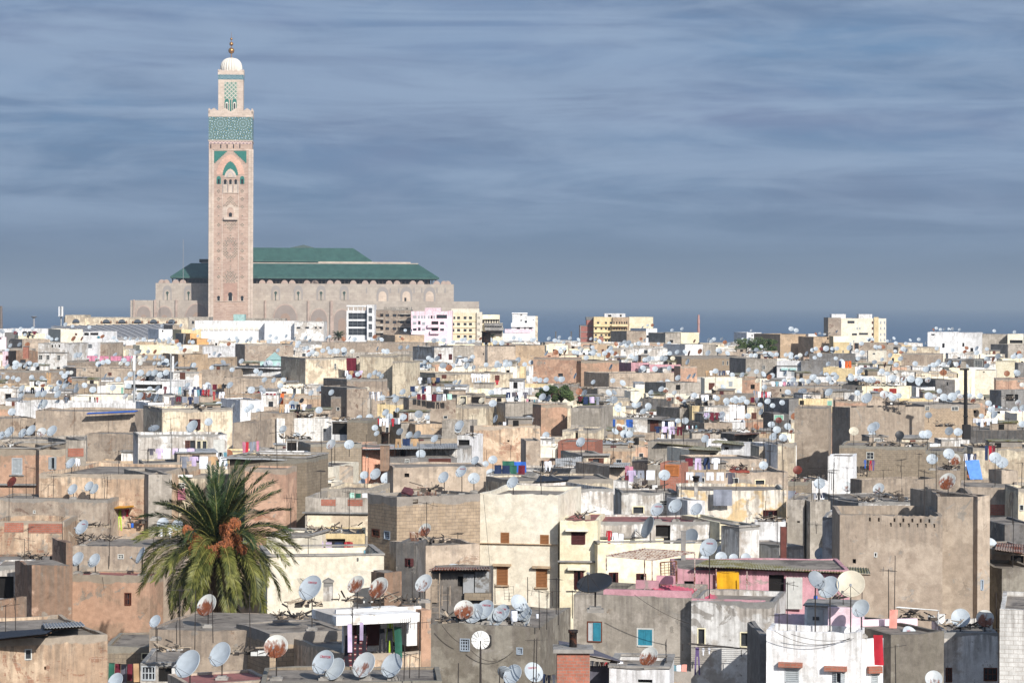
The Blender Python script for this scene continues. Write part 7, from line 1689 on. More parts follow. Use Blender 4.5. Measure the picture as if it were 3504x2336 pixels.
# ---------------------------------------------------------------- the minaret
fm = Frame('N', 165, 900, 1500, math.radians(4), 0)
mi = empty('minaret', (fm.p0.x, fm.p0.y, 0), fm.th)
W = fm.q('N', 612, 900)[0]; zt = fm.q('N', 300, 905)[1]
def B(parent, name, x0, x1, y0, y1, z0, z1, m):
 mb = MB(); mb.box(x0, x1, y0, y1, z0, z1); return mb.build(name, m, parent)
zb0 = fm.q('N', 300, 1155)[1]
B(mi, 'shaft', 0, W, 0, W, 0, zb0, SHAFT)
B(mi, 'mosaic_band', -.15, W + .15, -.15, W + .15, zb0 + .6, zt, ZEL)
B(mi, 'cornice', -.35, W + .35, -.35, W + .35, zb0, zb0 + .6, SHAFTL)
def merlons(parent, x0, x1, y0, y1, z0, h, n, m, t=.8):
 for s, (a, b, horiz) in enumerate(((x0, x1, 1), (x0, x1, 1), (y0, y1, 0), (y0, y1, 0))):
  mb = MB(); L = b - a
  pts = [(0, 0)]
  w = L / n
  prof = [(0, .42), (.12, .42), (.12, .58), (.24, .58), (.24, .74), (.36, .74), (.36, .9), (.43, .9), (.43, 1.0), (.57, 1.0), (.57, .9), (.64, .9), (.64, .74), (.76, .74), (.76, .58), (.88, .58), (.88, .42), (1, .42)]
  out = [(0, 0), (L, 0)]
  top = []
  for k in range(n):
   sh = .5 if 0 else 0
   for (u, hh) in prof: top.append(((k + u) * w, hh * h))
  out += top[::-1]
  mb.prism(out, 0, t)
  o = mb.build('battlement', m, parent)
  if s == 0: o.location = (a, y0, z0)
  elif s == 1: o.location = (a, y1 - t, z0)
  elif s == 2: o.location = (x0 + t, a, z0); o.rotation_euler = (0, 0, math.pi / 2)
  else: o.location = (x1, a, z0); o.rotation_euler = (0, 0, math.pi / 2)
hm = fm.q('N', 300, 815)[1] - zt
B(mi, 'parapet', -.3, W + .3, -.3, W + .3, zt, zt + hm * .38, SHAFTL)
merlons(mi, -.3, W + .3, -.3, W + .3, zt + hm * .38, hm * .62, 4, SHAFTL)
# lantern tower
v = W * .21
x0, _ = fm.q('N', 262, 600, v); x1, _ = fm.q('N', 520, 600, v)
z1 = fm.q('N', 400, 470, v)[1]; zb1 = fm.q('N', 400, 520, v)[1]; d0, d1 = v, v + (x1 - x0)
B(mi, 'lantern_tower', x0, x1, d0, d1, zt, zb1, SHAFTL)
B(mi, 'lantern_mosaic', x0 - .15, x1 + .15, d0 - .15, d1 + .15, zb1, z1, ZELS)
h2 = fm.q('N', 400, 415, v)[1] - z1
B(mi, 'parapet', x0 - .25, x1 + .25, d0 - .25, d1 + .25, z1, z1 + h2 * .45, SHAFTL)
merlons(mi, x0 - .25, x1 + .25, d0 - .25, d1 + .25, z1 + h2 * .45, h2 * .55, 5, SHAFTL, .5)
def panel(parent, name, fr, c, xa, ya, xb, yb, v, m, t=.15, rim=None):
 a, z1_ = fr.q(c, xa, ya, v); b, z0_ = fr.q(c, xb, yb, v)
 o = B(parent, name, a, b, v - t, v - .01, z0_, z1_, m)
 return o
def archp(parent, name, fr, c, xa, xb, ytip, ybot, v, m, t=.2, hs=0.0, pt=.25):
 a, z1_ = fr.q(c, xa, ytip, v); b, z0_ = fr.q(c, xb, ybot, v)
 mb = MB(); mb.prism(arch((a + b) / 2, b - a, z0_, z1_, 8, hs, pt), v - t, v - .01)
 return mb.build(name, m, parent)
panel(mi, 'lattice_panel', fm, 'N', 325, 545, 457, 722, v, LAT)
for xa, xb in ((328, 372), (408, 452)):
 archp(mi, 'tiled_arch', fm, 'N', xa, xb, 718, 862, v, TEAL, .18)
 o = archp(mi, 'arched_window', fm, 'N', xa + 8, xb - 8, 752, 830, v - .18, CREAMS, .12, .1)
 archp(o, 'opening', fm, 'N', xa + 14, xb - 14, 765, 825, v - .3, DKM, .1, .15)
panel(mi, 'tiled_strip', fm, 'N', 383, 730, 398, 862, v, TEAL, .2)
# dome
cx, cy = (x0 + x1) / 2, (d0 + d1) / 2
zd0 = z1 + .3; zd1 = fm.q('N', 400, 285, v)[1]; rd = (x1 - x0) * .40
prof = [(rd * .93, zd0)] + [(rd * math.cos(t) ** .8 if t < 1.5 else .02, zd0 + (zd1 - zd0) * (.38 + .62 * math.sin(t))) for t in [k / 14 * math.pi / 2 for k in range(14)]] + [(.01, zd1)]
mb = MB(); mb.lathe(prof, 192, fl=.12, lob=24)
mb.build('ribbed_dome', CREAMS, mi, (cx, cy, 0), smooth=True)
gold = plain('gilt_copper', 'a87c4c', .35, .7, var=.1)
mb = MB(); mb.tube((0, 0, zd1 - .3), (0, 0, fm.q('N', 400, 20, v)[1]), .28, .05, 8); mb.build('finial_rod', gold, mi, (cx, cy, 0))
for y, rr in ((212, 32), (142, 21), (90, 13)):
 z = fm.q('N', 394, y, v)[1]; r_ = rr / 3.0154 / F * 1500
 mb = MB(); mb.lathe([(r_ * math.cos(t), r_ * math.sin(t)) for t in [-math.pi / 2 + .01 + k / 12 * (math.pi - .02) for k in range(13)]], 20)
 mb.build('gilt_ball', gold, mi, (cx, cy, z), smooth=True)
# frieze and front decoration
panel(mi, 'zigzag_frieze', fm, 'N', 168, 1160, 612, 1185, 0, lattice('frieze', 2.0, 'a88c88', 'd8c4b4', '8a7a80'), .25)
for x in (185, 288, 353, 420, 485):
 panel(mi, 'slit_window', fm, 'N', x - 5, 1190, x + 5, 1230, 0, DKM, .1)
panel(mi, 'frame_band', fm, 'N', 193, 1240, 205, 4600, 0, SHAFTL, .25); panel(mi, 'frame_band', fm, 'N', 575, 1240, 587, 4600, 0, SHAFTL, .25)
panel(mi, 'frame_band', fm, 'N', 205, 1238, 575, 1250, 0, SHAFTL, .25)
panel(mi, 'corner_band', fm, 'N', 166, 1240, 176, 4600, 0, SHAFTL, .3); panel(mi, 'corner_band', fm, 'N', 603, 1240, 612, 4600, 0, SHAFTL, .3)
for x in (302, 470): panel(mi, 'joint_line', fm, 'O', x - 1.2, 60, x + 1.2, 1300, 0, SHAFTL, .12)
def stepped(fr, c, xs, corner):
 pts = []
 for (x, y) in xs: pts.append(fr.q(c, x, y, 0))
 return pts
n = 9
L_ = [(220, 1257), (350, 1257)] ; R_ = [(553, 1257), (423, 1257)]
for (cxp, tip, sgn) in ((220, 350, 1), (553, 423, -1)):
 pts = [(cxp, 1380), (cxp, 1257), (tip, 1257)]
 for k in range(n):
  xx = tip + (cxp - tip) * (k + 1) / n; yy = 1257 + 123 * (k + 1) / n; yp = 1257 + 123 * k / n
  xp = tip + (cxp - tip) * k / n
  pts += [(xp, yy), (xx, yy)]
 pp_ = [fm.q('N', *p) for p in pts[:-1]]
 mb = MB(); mb.prism(pp_, -.2, -.01); mb.build('green_spandrel', TEAL, mi)
# lobed band around the main arch: raised pale outline, green field, ring
def lobed(c, xc, hw, ytip, ybot, lob, k=9, amp=.06):
 pts = []
 a0 = [(0, ytip)]
 for i in range(k * 4 + 1):
  t = i / (k * 4)
  x = hw * math.sin(t * math.pi / 2) ** .9; y = ytip + (ybot - ytip) * (1 - math.cos(t * math.pi / 2)) ** .75
  m_ = 1 - amp * abs(math.sin(t * math.pi * lob))
  pts.append((x * m_, y + (ybot - ytip) * .03 * abs(math.sin(t * math.pi * lob))))
 out = [(xc + p[0], p[1]) for p in pts] + [(xc - p[0], p[1]) for p in pts[::-1][:-1]]
 return out
def poly(name, pts, c, v0, v1, m, parent=None, fr=None):
 P_ = [(fr or fm).q(c, *p) for p in pts]
 mb = MB(); mb.prism(P_, v0, v1); return mb.build(name, m, parent or mi)
poly('arch_relief', lobed('N', 387, 150, 1290, 1500, 8), 'N', -.14, -.01, stone_mat('arch_stone', 'caa590', 'bd9784', 'dcc0ac', 1.2, .6))
poly('green_arch_field', lobed('N', 387, 83, 1362, 1508, 7), 'N', -.24, -.13, TEAL)
poly('inner_arch', lobed('N', 387, 64, 1440, 1530, 5, amp=.04), 'N', -.34, -.2, SHAFTL)
poly('inner_arch_ring', lobed('N', 387, 42, 1462, 1525, 3, amp=.0), 'N', -.42, -.3, plain('grey_lace', 'a8a09c', .8))
poly('inner_arch_core', lobed('N', 387, 26, 1480, 1530, 3, amp=.0), 'N', -.5, -.38, SHAFTL)
for xa, xb in ((318, 350), (373, 403), (427, 457)):
 panel(mi, 'recessed_panel', fm, 'O', xa - 4, 55, xb + 4, 178, 0, SHAFTL, .2)
 archp(mi, 'arched_window', fm, 'O', xa, xb, 42, 92, -.2, DKM, .12, .15)
for x in (310, 360, 412, 465): panel(mi, 'colonnette', fm, 'O', x - 2.5, 60, x + 2.5, 178, -.2, plain('grey_marble', '8d8784', .6), .2)
panel(mi, 'ledge', fm, 'O', 306, 176, 470, 184, 0, SHAFTL, .5)
for xc in (267, 509):
 archp(mi, 'tiled_arch', fm, 'O', xc - 22, xc + 22, 8, 90, 0, TEAL, .15)
 archp(mi, 'arched_window', fm, 'O', xc - 11, xc + 11, 38, 88, -.15, DKM, .12, .15)
# green star tiles
TG = plain('green_star_tile', '33584a', .5)
def cross_tile(xp, yp, sz):
 s_, z_ = fm.q('O', xp, yp); k = sz / 3.0154 / F * 1500
 mb = MB(); a = k * .42
 mb.prism([(s_ - k, z_), (s_ - a * .5, z_ - a * .5), (s_, z_ - k), (s_ + a * .5, z_ - a * .5), (s_ + k, z_), (s_ + a * .5, z_ + a * .5), (s_, z_ + k), (s_ - a * .5, z_ + a * .5)], -.12, -.01)
 return mb
TILES = []
for x in (266, 509):
 for y in (163, 245, 325, 512, 700, 777, 860, 1047):
  TILES += [(x - 12, y), (x + 12, y), (x, y - 12), (x, y + 12)]
 for y in (418, 606, 953, 1167): TILES.append((x, y))
def grid_rows(rows, xc, dx, y0, dy):
 for j, row in enumerate(rows):
  for i in row: TILES.append((xc + i * dx, y0 + j * dy))
grid_rows([[0], [-1, 1], [-2, 0, 2], [-1, 1], [-2, 2, 0], [-3, -1, 1, 3], [-4, -2, 2, 4], [-5, -3, 3, 5]], 387, 13.5, 219, 13.5)
grid_rows([[-5, 5], [-4, -2, 2, 4], [-3, -1, 1, 3], [-4, -2, 0, 2, 4], [-1, 1], [-2, 0, 2], [-1, 1], [0]], 387, 13.5, 470, 14)
grid_rows([[0], [], [-2, 0, 2], [-1, 1], [-4, -2, 0, 2, 4], [-3, -1, 1, 3], [-5, -3, 3, 5], [-4, 4, -2, 2], [-5, -3, 3, 5], [-4, 4], [-5, -3, 0, 3, 5], [-4, 4], [-5, -3, 3, 5], [-4, -2, 2, 4], [-5, -3, 3, 5], [-4, -2, 0, 2, 4], [-1, 1, -3, 3], [-2, 0, 2], [], [0]], 387, 13.5, 620, 13.8)
grid_rows([[0], [], [0], [], [-2, 0, 2], [-1, 1], [-4, -2, 0, 2, 4], [-3, -1, 1, 3], [-5, -3, 0, 3, 5], [-4, -2, 2, 4], [-3, -1, 1, 3], [-5, -2, 0, 2, 5], [-3, 3, -1, 1]], 387, 13.5, 940, 13.5)
TILES.sort(key=lambda p: abs(p[0] - 387))
stuffm = MB()
for k, (x, y) in enumerate(TILES):
 m_ = cross_tile(x, y, 8.5)
 off = len(stuffm.v); stuffm.v += m_.v; stuffm.f += [tuple(i + off for i in f) for f in m_.f]; stuffm.uv += m_.uv; stuffm.td += m_.td; stuffm.m += m_.m
o = stuffm.build('green_star_tilework', TG, mi); o['kind'] = 'stuff'
# balcony window
panel(mi, 'balcony_surround', fm, 'O', 312, 322, 466, 432, 0, SHAFTL, .12)
archp(mi, 'niche', fm, 'O', 340, 434, 300, 430, -.12, SHAFTL, .2, 0, .5)
archp(mi, 'niche_arch', fm, 'O', 352, 422, 330, 430, -.32, SHAFT, .1, 0, .3)
archp(mi, 'arched_window', fm, 'O', 370, 405, 384, 430, -.42, DKM, .1, .12)
panel(mi, 'balcony_ledge', fm, 'O', 318, 430, 462, 460, 0, SHAFTL, 1.6)
panel(mi, 'door_surround', fm, 'O', 318, 1112, 456, 1295, 0, stone_mat('door_stone', 'a98a7a', '9e8071', 'b89c8c', 1.2, .6), .15)
panel(mi, 'sill_band', fm, 'O', 230, 1295, 545, 1302, 0, SHAFTL, .35)
for xa, xb, y0, y1 in ((364, 408, 1205, 1293), (250, 281, 1242, 1293), (494, 524, 1242, 1293)):
 panel(mi, 'window_surround', fm, 'O', xa - 5, (y0 + y1) / 2, xb + 5, y1 + 2, 0, SHAFTL, .22)
 archp(mi, 'arched_window', fm, 'O', xa, xb, y0, y1, -.22, DKM, .1, .2)
tag(mi, 'tall square minaret with green and white mosaic band, ribbed dome and gilt balls', 'minaret')
# ---------------------------------------------------------------- the prayer hall
fh = Frame('P', 88, 762, 1513, math.radians(4), 0)
ha = empty('mosque_prayer_hall', (fh.p0.x, fh.p0.y, 0), fh.th)
Lh = fh.q('Q', 2148, 803)[0]; zl = fh.q('P', 88, 762)[1]
B(ha, 'lower_storey', 0, Lh, 0, 95, 0, zl, HALL)
v1 = 9
ua, zu = fh.q('P', 378, 565, v1); ub, _ = fh.q('Q', 1858, 590, v1)
B(ha, 'upper_storey', ua, ub, v1, 88, zl, zu, HALL)
v2 = v1 + 5
ea, ze = fh.q('P', 575, 492, v2); eb, _ = fh.q('Q', 1650, 520, v2)
B(ha, 'clerestory', ea + 3, eb - 3, v2 + 3, 80, zu, ze, plain('eave_shade_screen', '38322e', .9, var=.3, scale=.5))  # shadow under the eaves put into the near-black wall colour
for k in range(70):
 x = ea + (eb - ea) * k / 69
 mb = MB(); mb.box(-.3, .3, -.3, .3, 0, ze - zu - 1.2); mb.box(-.9, .9, -.9, 2.8, ze - zu - 1.2, ze - zu - .2)
 mb.build('bracket_column', plain('carved_timber', '4a3f38', .9, var=.2), ha, (x, v2, zu))
def hip(name, x0, x1, y0, y1, z0, xa, xb, ya, yb, z1_, m, th=.9):
 mb = MB()
 b = [(x0, y0, z0), (x1, y0, z0), (x1, y1, z0), (x0, y1, z0)]; tp = [(xa, ya, z1_), (xb, ya, z1_), (xb, yb, z1_), (xa, yb, z1_)]
 for k in range(4):
  j = (k + 1) % 4; mb.face([b[k], b[j], tp[j], tp[k]])
  l = (b[k][0], b[k][1], z0 - th); l2 = (b[j][0], b[j][1], z0 - th); mb.face([l, l2, b[j], b[k]])
 mb.face(tp); mb.face([(p[0], p[1], z0 - th) for p in b][::-1])
 return mb.build(name, m, ha)
v3 = v2 - 3
a0, z0_ = fh.q('P', 545, 490, v3); a1, _ = fh.q('Q', 1690, 520, v3)
vt = v3 + 14
t0, zt_ = fh.q('P', 785, 337, vt); t1, _ = fh.q('Q', 1448, 350, vt)
hip('lower_roof', a0, a1, v3, 92, z0_, t0, t1, vt, 92 - 14, zt_, GROOF)
vu = vt + 2
c0, zz = fh.q('P', 1505, 330, vu); c1, _ = fh.q('Q', 1448, 346, vu)
B(ha, 'roof_ledge', t0 + 6, c1, vu, vu + 40, zt_, zt_ + .6, HALL)
g0, zg = fh.q('Q', 300, 320, vu + 1); g1, _ = fh.q('Q', 1360, 322, vu + 1)
B(ha, 'roof_upstand', g0, g1, vu + 1, vu + 3, zt_ + .6, zg, SHAFTL)
B(ha, 'upper_clerestory', fh.q('P', 880, 320, vu + 4)[0], fh.q('Q', 860, 320, vu + 4)[0], vu + 4, vu + 34, zt_ + .6, fh.q('P', 900, 300, vu + 4)[1] + .5, plain('eave_shade_screen', '38322e', .9))
vr = vu + 2
r0, zr0 = fh.q('P', 1180, 300, vr); r1, _ = fh.q('Q', 915, 314, vr)
vrt = vr + 9
r2, zr1 = fh.q('P', 1380, 158, vrt); r3, _ = fh.q('Q', 700, 168, vrt)
hip('upper_roof', r0, r1, vr, vr + 34, zr0, r2, r3, vrt, vr + 25, zr1, GROOF)
q0, _ = fh.q('P', 1870, 150, vrt + 3); q1, _ = fh.q('Q', 300, 150, vrt + 3); qc, zq = fh.q('P', 2080, 126, vrt + 5)
mb = MB(); mb.prism([(q0, zr1 - .5), (q1, zr1 - .5), (qc, zq)], vrt + 3, vrt + 12); mb.build('roof_crest', plain('dark_ridge', '4c5a58', .8), ha)
# piers, arches of the lower storey (photo pitch 72 px)
def hq(xs): return fh.q('S', xs, 1100)[0]
piers = [(456, 461), (527, 534), (600, 607), (905, 911), (1052, 1059), (1130, 1139)]
for a, b in piers: B(ha, 'pier', hq(a), hq(b), -1.0, 0, 0, zl + .3, HALLP)
for k, (xc, w, ytip) in enumerate(((491, 48, 1048), (562, 50, 1049), (675, 80, 1040), (976, 78, 1043), (1091, 56, 1058), (1170, 56, 1060), (1245, 56, 1062))):
 o = archp(ha, 'arch_moulding', fh, 'S', xc - w / 2 - 3, xc + w / 2 + 3, ytip - 4, 1200, 0, HALLP, .5, 0, .35)
 archp(o, 'arch_recess', fh, 'S', xc - w / 2, xc + w / 2, ytip, 1200, -.5, plain('recess_shade_stone', '8a7f77', .9, var=.06, scale=.3), .06, 0, .35)  # recess shade put into a darker stone colour on a raised panel
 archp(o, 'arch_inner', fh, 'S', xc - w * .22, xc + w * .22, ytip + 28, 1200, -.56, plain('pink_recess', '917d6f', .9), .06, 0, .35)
# windows of the upper storey
WP = [('P', 512), ('P', 756), ('P', 1758), ('P', 2018), ('P', 2280), ('Q', 597)]
fu = Frame('P', 88, 762, 1513, math.radians(4), 0)
for c, x in WP:
 archp(ha, 'blind_arch', fh, c, x - 52, x + 52, 592, 760, v1, plain('blind_arch_stone', '8f8984', .9, var=.05), .15, 0, .3)
 archp(ha, 'blind_arch_field', fh, c, x - 34, x + 34, 640, 762, v1 - .15, HALL, .1, 0, .3)
 archp(ha, 'arched_window', fh, c, x - 16, x + 16, 662, 712, v1 - .25, plain('green_glass', '33473f', .4), .1, .55, .4)
 panel(ha, 'slit_window', fh, c, x - 4, 705, x + 4, 762, v1 - .25, plain('green_glass', '33473f', .4), .12)
for x in (1038, 1312, 1580):
 archp(ha, 'blind_arch', fh, 'Q', x - 68, x + 68, 608, 792, v1, plain('blind_arch_stone', '8f8984', .9), .15, 0, .3)
 archp(ha, 'blind_arch_field', fh, 'Q', x - 46, x + 46, 660, 795, v1 - .15, stone_mat('hall_stone_sunlit', 'c4b4a4', 'b8a898', 'a89888', 2.2, 1.4, .012), .1, 0, .3)  # paler copy of the hall stone: sunlight on this end put into colour
panel(ha, 'slit_window', fh, 'Q', 1290, 735, 1312, 795, v1 - .25, DKM, .12)
for x in (855, 1128, 1225, 1402, 1490, 1665, 1758): panel(ha, 'small_lozenge', fh, 'Q', x - 7, 620, x + 7, 680, v1, plain('blind_arch_stone', '8f8984', .9), .12)
# shell niches on the parapet
for c, xs in (('P', (448, 500, 608, 690, 1604, 1691, 1860, 1948, 2118, 2212)), ('Q', (170, 260, 434, 524, 702, 838, 932, 1114, 1206, 1388, 1478, 1660, 1745, 1790))):
 for x in xs:
  s_, _ = fh.q(c, x, 570, v1); mb = MB()
  mb.prism([(1.9 * math.cos(t), 2.0 * math.sin(t)) for t in [k / 10 * math.pi for k in range(11)]], 0, 2.0)
  mb.build('shell_niche', HALLP, ha, (s_, v1 + .2, zu))
tag(ha, 'broad mosque hall with two tiered green tiled roofs behind the minaret', 'mosque hall')
# ---------------------------------------------------------------- large buildings at the back
def block(short, label, c, x0, y0, x1, D, d, mat, th=0.0, wins=(), kind='dark', name='apartment_building', zb=4.0, ex=(), cat='apartment building', par=.5, copm=None):
 a0, b0 = px(c, x0, y0); a1, _ = px(c, x1, y0)
 k0, k1 = (a0 - CX) / F, (a1 - CX) / F; th = math.radians(th)
 X0 = k0 * D; Wd = (k1 * D - X0) / (math.cos(th) - k1 * math.sin(th)); zt_ = HC - (b0 - HY) / F * D
 h0 = House(); h0.p0 = Vector((X0, D)); h0.u = Vector((math.cos(th), math.sin(th))); h0.n = Vector((-h0.u.y, h0.u.x)); h0.W = Wd; h0.zb = zb
 ws = []
 for w in wins:
  k, xa, ya, xb, yb = w
  ua_, za_ = inplane(h0, *px(c, xa, ya)); ub_, zb_ = inplane(h0, *px(c, xb, yb)); ws.append((0, k, ua_, ub_, zb_, za_))
 h = make_house((X0, D), th, Wd, d, zt_, mat, par, ws, .01, name=name, small=True, zb=zb, coping=copm)
 HOUSES.remove(h); h.short = short; tag(h.root, label, cat)
 for e in ex: part(h, c, *e)
 return h
G = lambda xs, ys, w, hh, k='dark': [(k, x, y, x + w, y + hh) for x in xs for y in ys]
wm = wallmat('white')
bk = block('white glazed block', 'white five storey block with glazed open floors', 'Q', 625, 880, 862, 1040, 16, 'white', 0, [('big', 645, 908, 855, 982), ('big', 645, 1000, 855, 1070), ('big', 645, 1085, 855, 1165)],
 ex=[('roof_terrace_slab', 625, 820, 862, 838, 0, 3, 'white')] + [('roof_post', x, 838, x + 8, 880, .5, 1.2, 'white') for x in (640, 700, 750, 805, 850)])
block('white stair block', 'slim white stair tower of the glazed block with square windows', 'Q', 862, 815, 945, 1038, 16, 'white', 0, [('big', 876, 850, 920, 912), ('big', 876, 942, 920, 1005), ('big', 876, 1035, 920, 1098), ('big', 876, 1128, 920, 1188)])
block('grey block', 'unfinished grey concrete apartment block with balconies', 'Q', 945, 870, 1368, 1050, 16, 'brownwall', 0, G((1072, 1155, 1240, 1312), (922, 1000, 1075), 42, 30) + G((1012,), (918, 995, 1072, 1145), 34, 34, 'doord'),
 ex=[('balcony', 965, y, 1048, y + 22, -1.4, 0, 'greytan') for y in (962, 1040, 1118, 1190)] + [('balcony', 1224, y, 1366, y + 14, -1.2, 0, 'greytan') for y in (912, 986, 1062, 1138)])
block('grey block penthouse', 'grey roof storeys on the concrete apartment block', 'Q', 1050, 840, 1366, 1054, 10, 'greytan', 0, G((1310,), (852,), 22, 16, 'hole'), name='roof_storey', cat='roof storey', zb=40)
block('pink block', 'pale pink apartment block with loggias and shutters', 'Q', 1368, 890, 1790, 1030, 16, 'palepink', 0, G((1385,), (940, 1012), 44, 30, 'gshut') + G((1445, 1480, 1510), (940,), 22, 34, 'gshut') + G((1560, 1622), (940,), 20, 34, 'gshut') + [('hole', 1592, 940, 1612, 975), ('maropen', 1658, 930, 1780, 972), ('doord', 1600, 1005, 1680, 1042), ('doord', 1600, 1078, 1680, 1115), ('maropen', 1700, 1012, 1745, 1042), ('maropen', 1700, 1086, 1745, 1115), ('maropen', 1446, 1002, 1475, 1042), ('maropen', 1446, 1075, 1475, 1112), ('dark', 1388, 1086, 1430, 1112), ('gshut', 1492, 1014, 1530, 1048), ('gshut', 1492, 1088, 1530, 1112)],
 ex=[('balcony', 1555, 1042, 1690, 1078, -1.2, 0, 'palepink'), ('balcony', 1585, 1115, 1690, 1150, -1.2, 0, 'palepink')])
block('pink block penthouse', 'pink roof storey crowded with dishes', 'Q', 1525, 850, 1708, 1036, 9, 'palepink', 0, name='roof_storey', cat='roof storey', zb=40)
block('pale blue side', 'pale lilac grey side wall of the pink block', 'Q', 1790, 885, 1838, 1031, 16, 'palepink', 0)
block('yellow block', 'yellow apartment block with rows of square dark windows', 'Q', 1838, 905, 2122, 1045, 16, 'paleyel', 0, G((1895, 1970, 2032), (950, 1022, 1092, 1165), 34, 30, 'dark') + G((1852, ), (950,), 24, 30) + G((1840,), (1022, 1092), 24, 34), ex=[('string_course', 1838, y, 2125, y + 6, -.3, 0, 'yellow') for y in (1000, 1074, 1145)])
block('yellow block side', 'paler cream flank of the yellow apartment block', 'Q', 2122, 900, 2182, 1044, 16, 'cream', 0, G((2132, 2146), (952, 1022, 1092, 1165), 7, 26, 'hole'))
block('yellow block roof room', 'cream roof rooms above the yellow block', 'Q', 1830, 860, 2150, 1056, 8, 'cream', 0, name='roof_storey', cat='roof storey', zb=40)
bw = block('balcony block', 'cream stepped apartment block with long shaded balconies', 'W', -20, 285, 55, 1060, 14, 'cream')
b2 = block('balcony block right', 'cream block with three long jutting balconies', 'W', 55, 335, 408, 1072, 14, 'paleyel', 0, ex=[('balcony', 95, 415, 410, 425, -2.0, 0, 'cream'), ('balcony', 100, 505, 470, 560, -2.2, 0, 'grey'), ('balcony', 110, 585, 490, 650, -2.6, 0, 'grey'), ('arcade', 60, 430, 405, 500, -.3, -.05, plain('painted_shade', '57504a', .9)), ('arcade', 110, 540, 450, 585, -.3, -.05, plain('painted_shade', '57504a', .9)), ('arcade', 130, 655, 460, 760, -.3, -.05, plain('painted_shade', '57504a', .9))])  # dark arcade boxes: shade under the balconies painted as flat panels
part(b2, 'W', 'lower_wing', 55, 500, 470, 900, .4, 10, 'cream')
for x in (100, 150, 200, 255, 305, 355): part(b2, 'W', 'gable', x, 430, x + 28, 498, -.6, -.3, 'cream')
for x in (140, 190, 240, 290, 340, 400): part(b2, 'W', 'gable', x, 545, x + 26, 584, -.6, -.3, 'cream')
ws = block('white stepped block', 'white stepped apartment block with terraces by the sea', 'W', 665, 300, 965, 1100, 12, 'white', 0, [('dark', 828, 322, 862, 345), ('dark', 828, 436, 860, 460)])
part(ws, 'W', 'roof_slab', 655, 293, 972, 312, -.4, 12, 'white'); part(ws, 'W', 'wing', 965, 362, 1128, 900, -.2, 12, 'white'); part(ws, 'W', 'side_wall', 1128, 362, 1176, 860, -.2, 12, 'creamdirt')
part(ws, 'W', 'terrace', 640, 498, 1108, 580, -2.5, 0, 'white'); part(ws, 'W', 'terrace', 645, 580, 1092, 640, -1.6, 0, 'white'); part(ws, 'W', 'terrace', 515, 622, 1085, 700, -5, -2.5, 'palepink'); part(ws, 'W', 'terrace', 428, 705, 1075, 860, -8, -5, 'white')
part(ws, 'W', 'window', 755, 585, 818, 620, -1.75, -1.6, DKM); part(ws, 'W', 'window', 1003, 585, 1058, 625, -1.75, -1.6, DKM); part(ws, 'W', 'door', 906, 585, 932, 645, -1.75, -1.6, DKM); part(ws, 'W', 'door', 918, 455, 958, 500, -.3, -.2, DKM); part(ws, 'W', 'vent', 1070, 435, 1102, 448, -.3, -.2, DKM)
rb = block('red brick side', 'unplastered red brick building flank with concrete bands', 'W', 2025, 545, 2300, 1125, 14, 'red', 0, ex=[('concrete_band', 2025, y, 2300, y + 16, -.15, 0, 'grey') for y in (545, 672, 796)] + [('concrete_column', x, 545, x + 14, 960, -.2, 0, 'grey') for x in (2025, 2286)], cat='building', name='brick_building')
part(rb, 'W', 'upper_storey', 2160, 440, 2300, 545, 0, 12, 'red'); part(rb, 'W', 'parapet', 2152, 378, 2300, 440, -.1, 12, 'grey')
yb = block('yellow sea block', 'yellow apartment block with rows of windows against the sea', 'E', 388, 248, 578, 1120, 16, 'yellow', 0, G((398, 455, 500, 530), (357, 420, 475), 20, 18, 'dark') + G((420, 500, 548), (297,), 22, 20, 'dark'), ex=[('ledge', 388, y, 578, y + 6, -.8, 0, 'yellow') for y in (340, 400, 460)])
block('yellow bay block', 'ochre wing with long balconies beside yellow block', 'E', 578, 250, 740, 1119, 16, 'ochre', 0, G((585, 612, 640, 665, 690, 712), (295, 358, 420), 12, 24, 'hole'), ex=[('balcony', 568, y, 730, y + 24, -2.0, 0, 'yellow') for y in (320, 378, 438)])
block('pale yellow blank block', 'blank pale yellow wall right of the balcony wing', 'E', 744, 248, 985, 1122, 14, 'paleyel')
block('white penthouse', 'white rooftop storey on the yellow sea blocks', 'E', 495, 212, 705, 1124, 8, 'white', 0, [('doord', 530, 225, 565, 246), ('doord', 650, 222, 668, 246)], name='roof_storey', cat='roof storey', zb=38)
tb = block('cream tower', 'tall cream apartment tower, right, with shuttered windows', 'G', 520, 260, 972, 1130, 16, 'cream', 0, G((828,), (290, 348, 408, 465), 14, 26, 'brn') + G((910, 948), (290, 348, 408, 465), 14, 26, 'gshut') + G((860,), (285, 345, 405, 465), 28, 30, 'mar') + [('dark', 585, 285, 655, 310), ('gshut', 675, 350, 690, 372), ('gshut', 700, 350, 716, 372), ('dark', 630, 410, 680, 430), ('gshut', 640, 480, 655, 500), ('dark', 700, 405, 790, 425)])
part(tb, 'G', 'corner_strip', 850, 248, 895, 500, -.5, 0, 'yellow')
block('mauve tower side', 'blank mauve grey flank of the cream tower', 'G', 392, 252, 522, 1128, 16, 'brownwall')
for k_, (x, x2, y) in enumerate(((428, 568, 218), (698, 832, 218))): block('tower penthouse', ('left', 'right')[k_] + ' white roof room on the cream apartment tower', 'G', x, y, x2, 1136, 7, 'white', 0, name='roof_storey', cat='roof storey', zb=38)
block('long peach arcade', 'long low peach building with arched windows before the mosque', 'V', 735, 218, 2160, 1300, 20, 'creamdirt', 0, zb=0, cat='building', name='arcade_building')
bp = block('peach arcade upper', 'taller left end of the peach arcade building', 'V', 750, 192, 970, 1298, 20, 'creamdirt', 0, zb=0, cat='building', name='arcade_building')
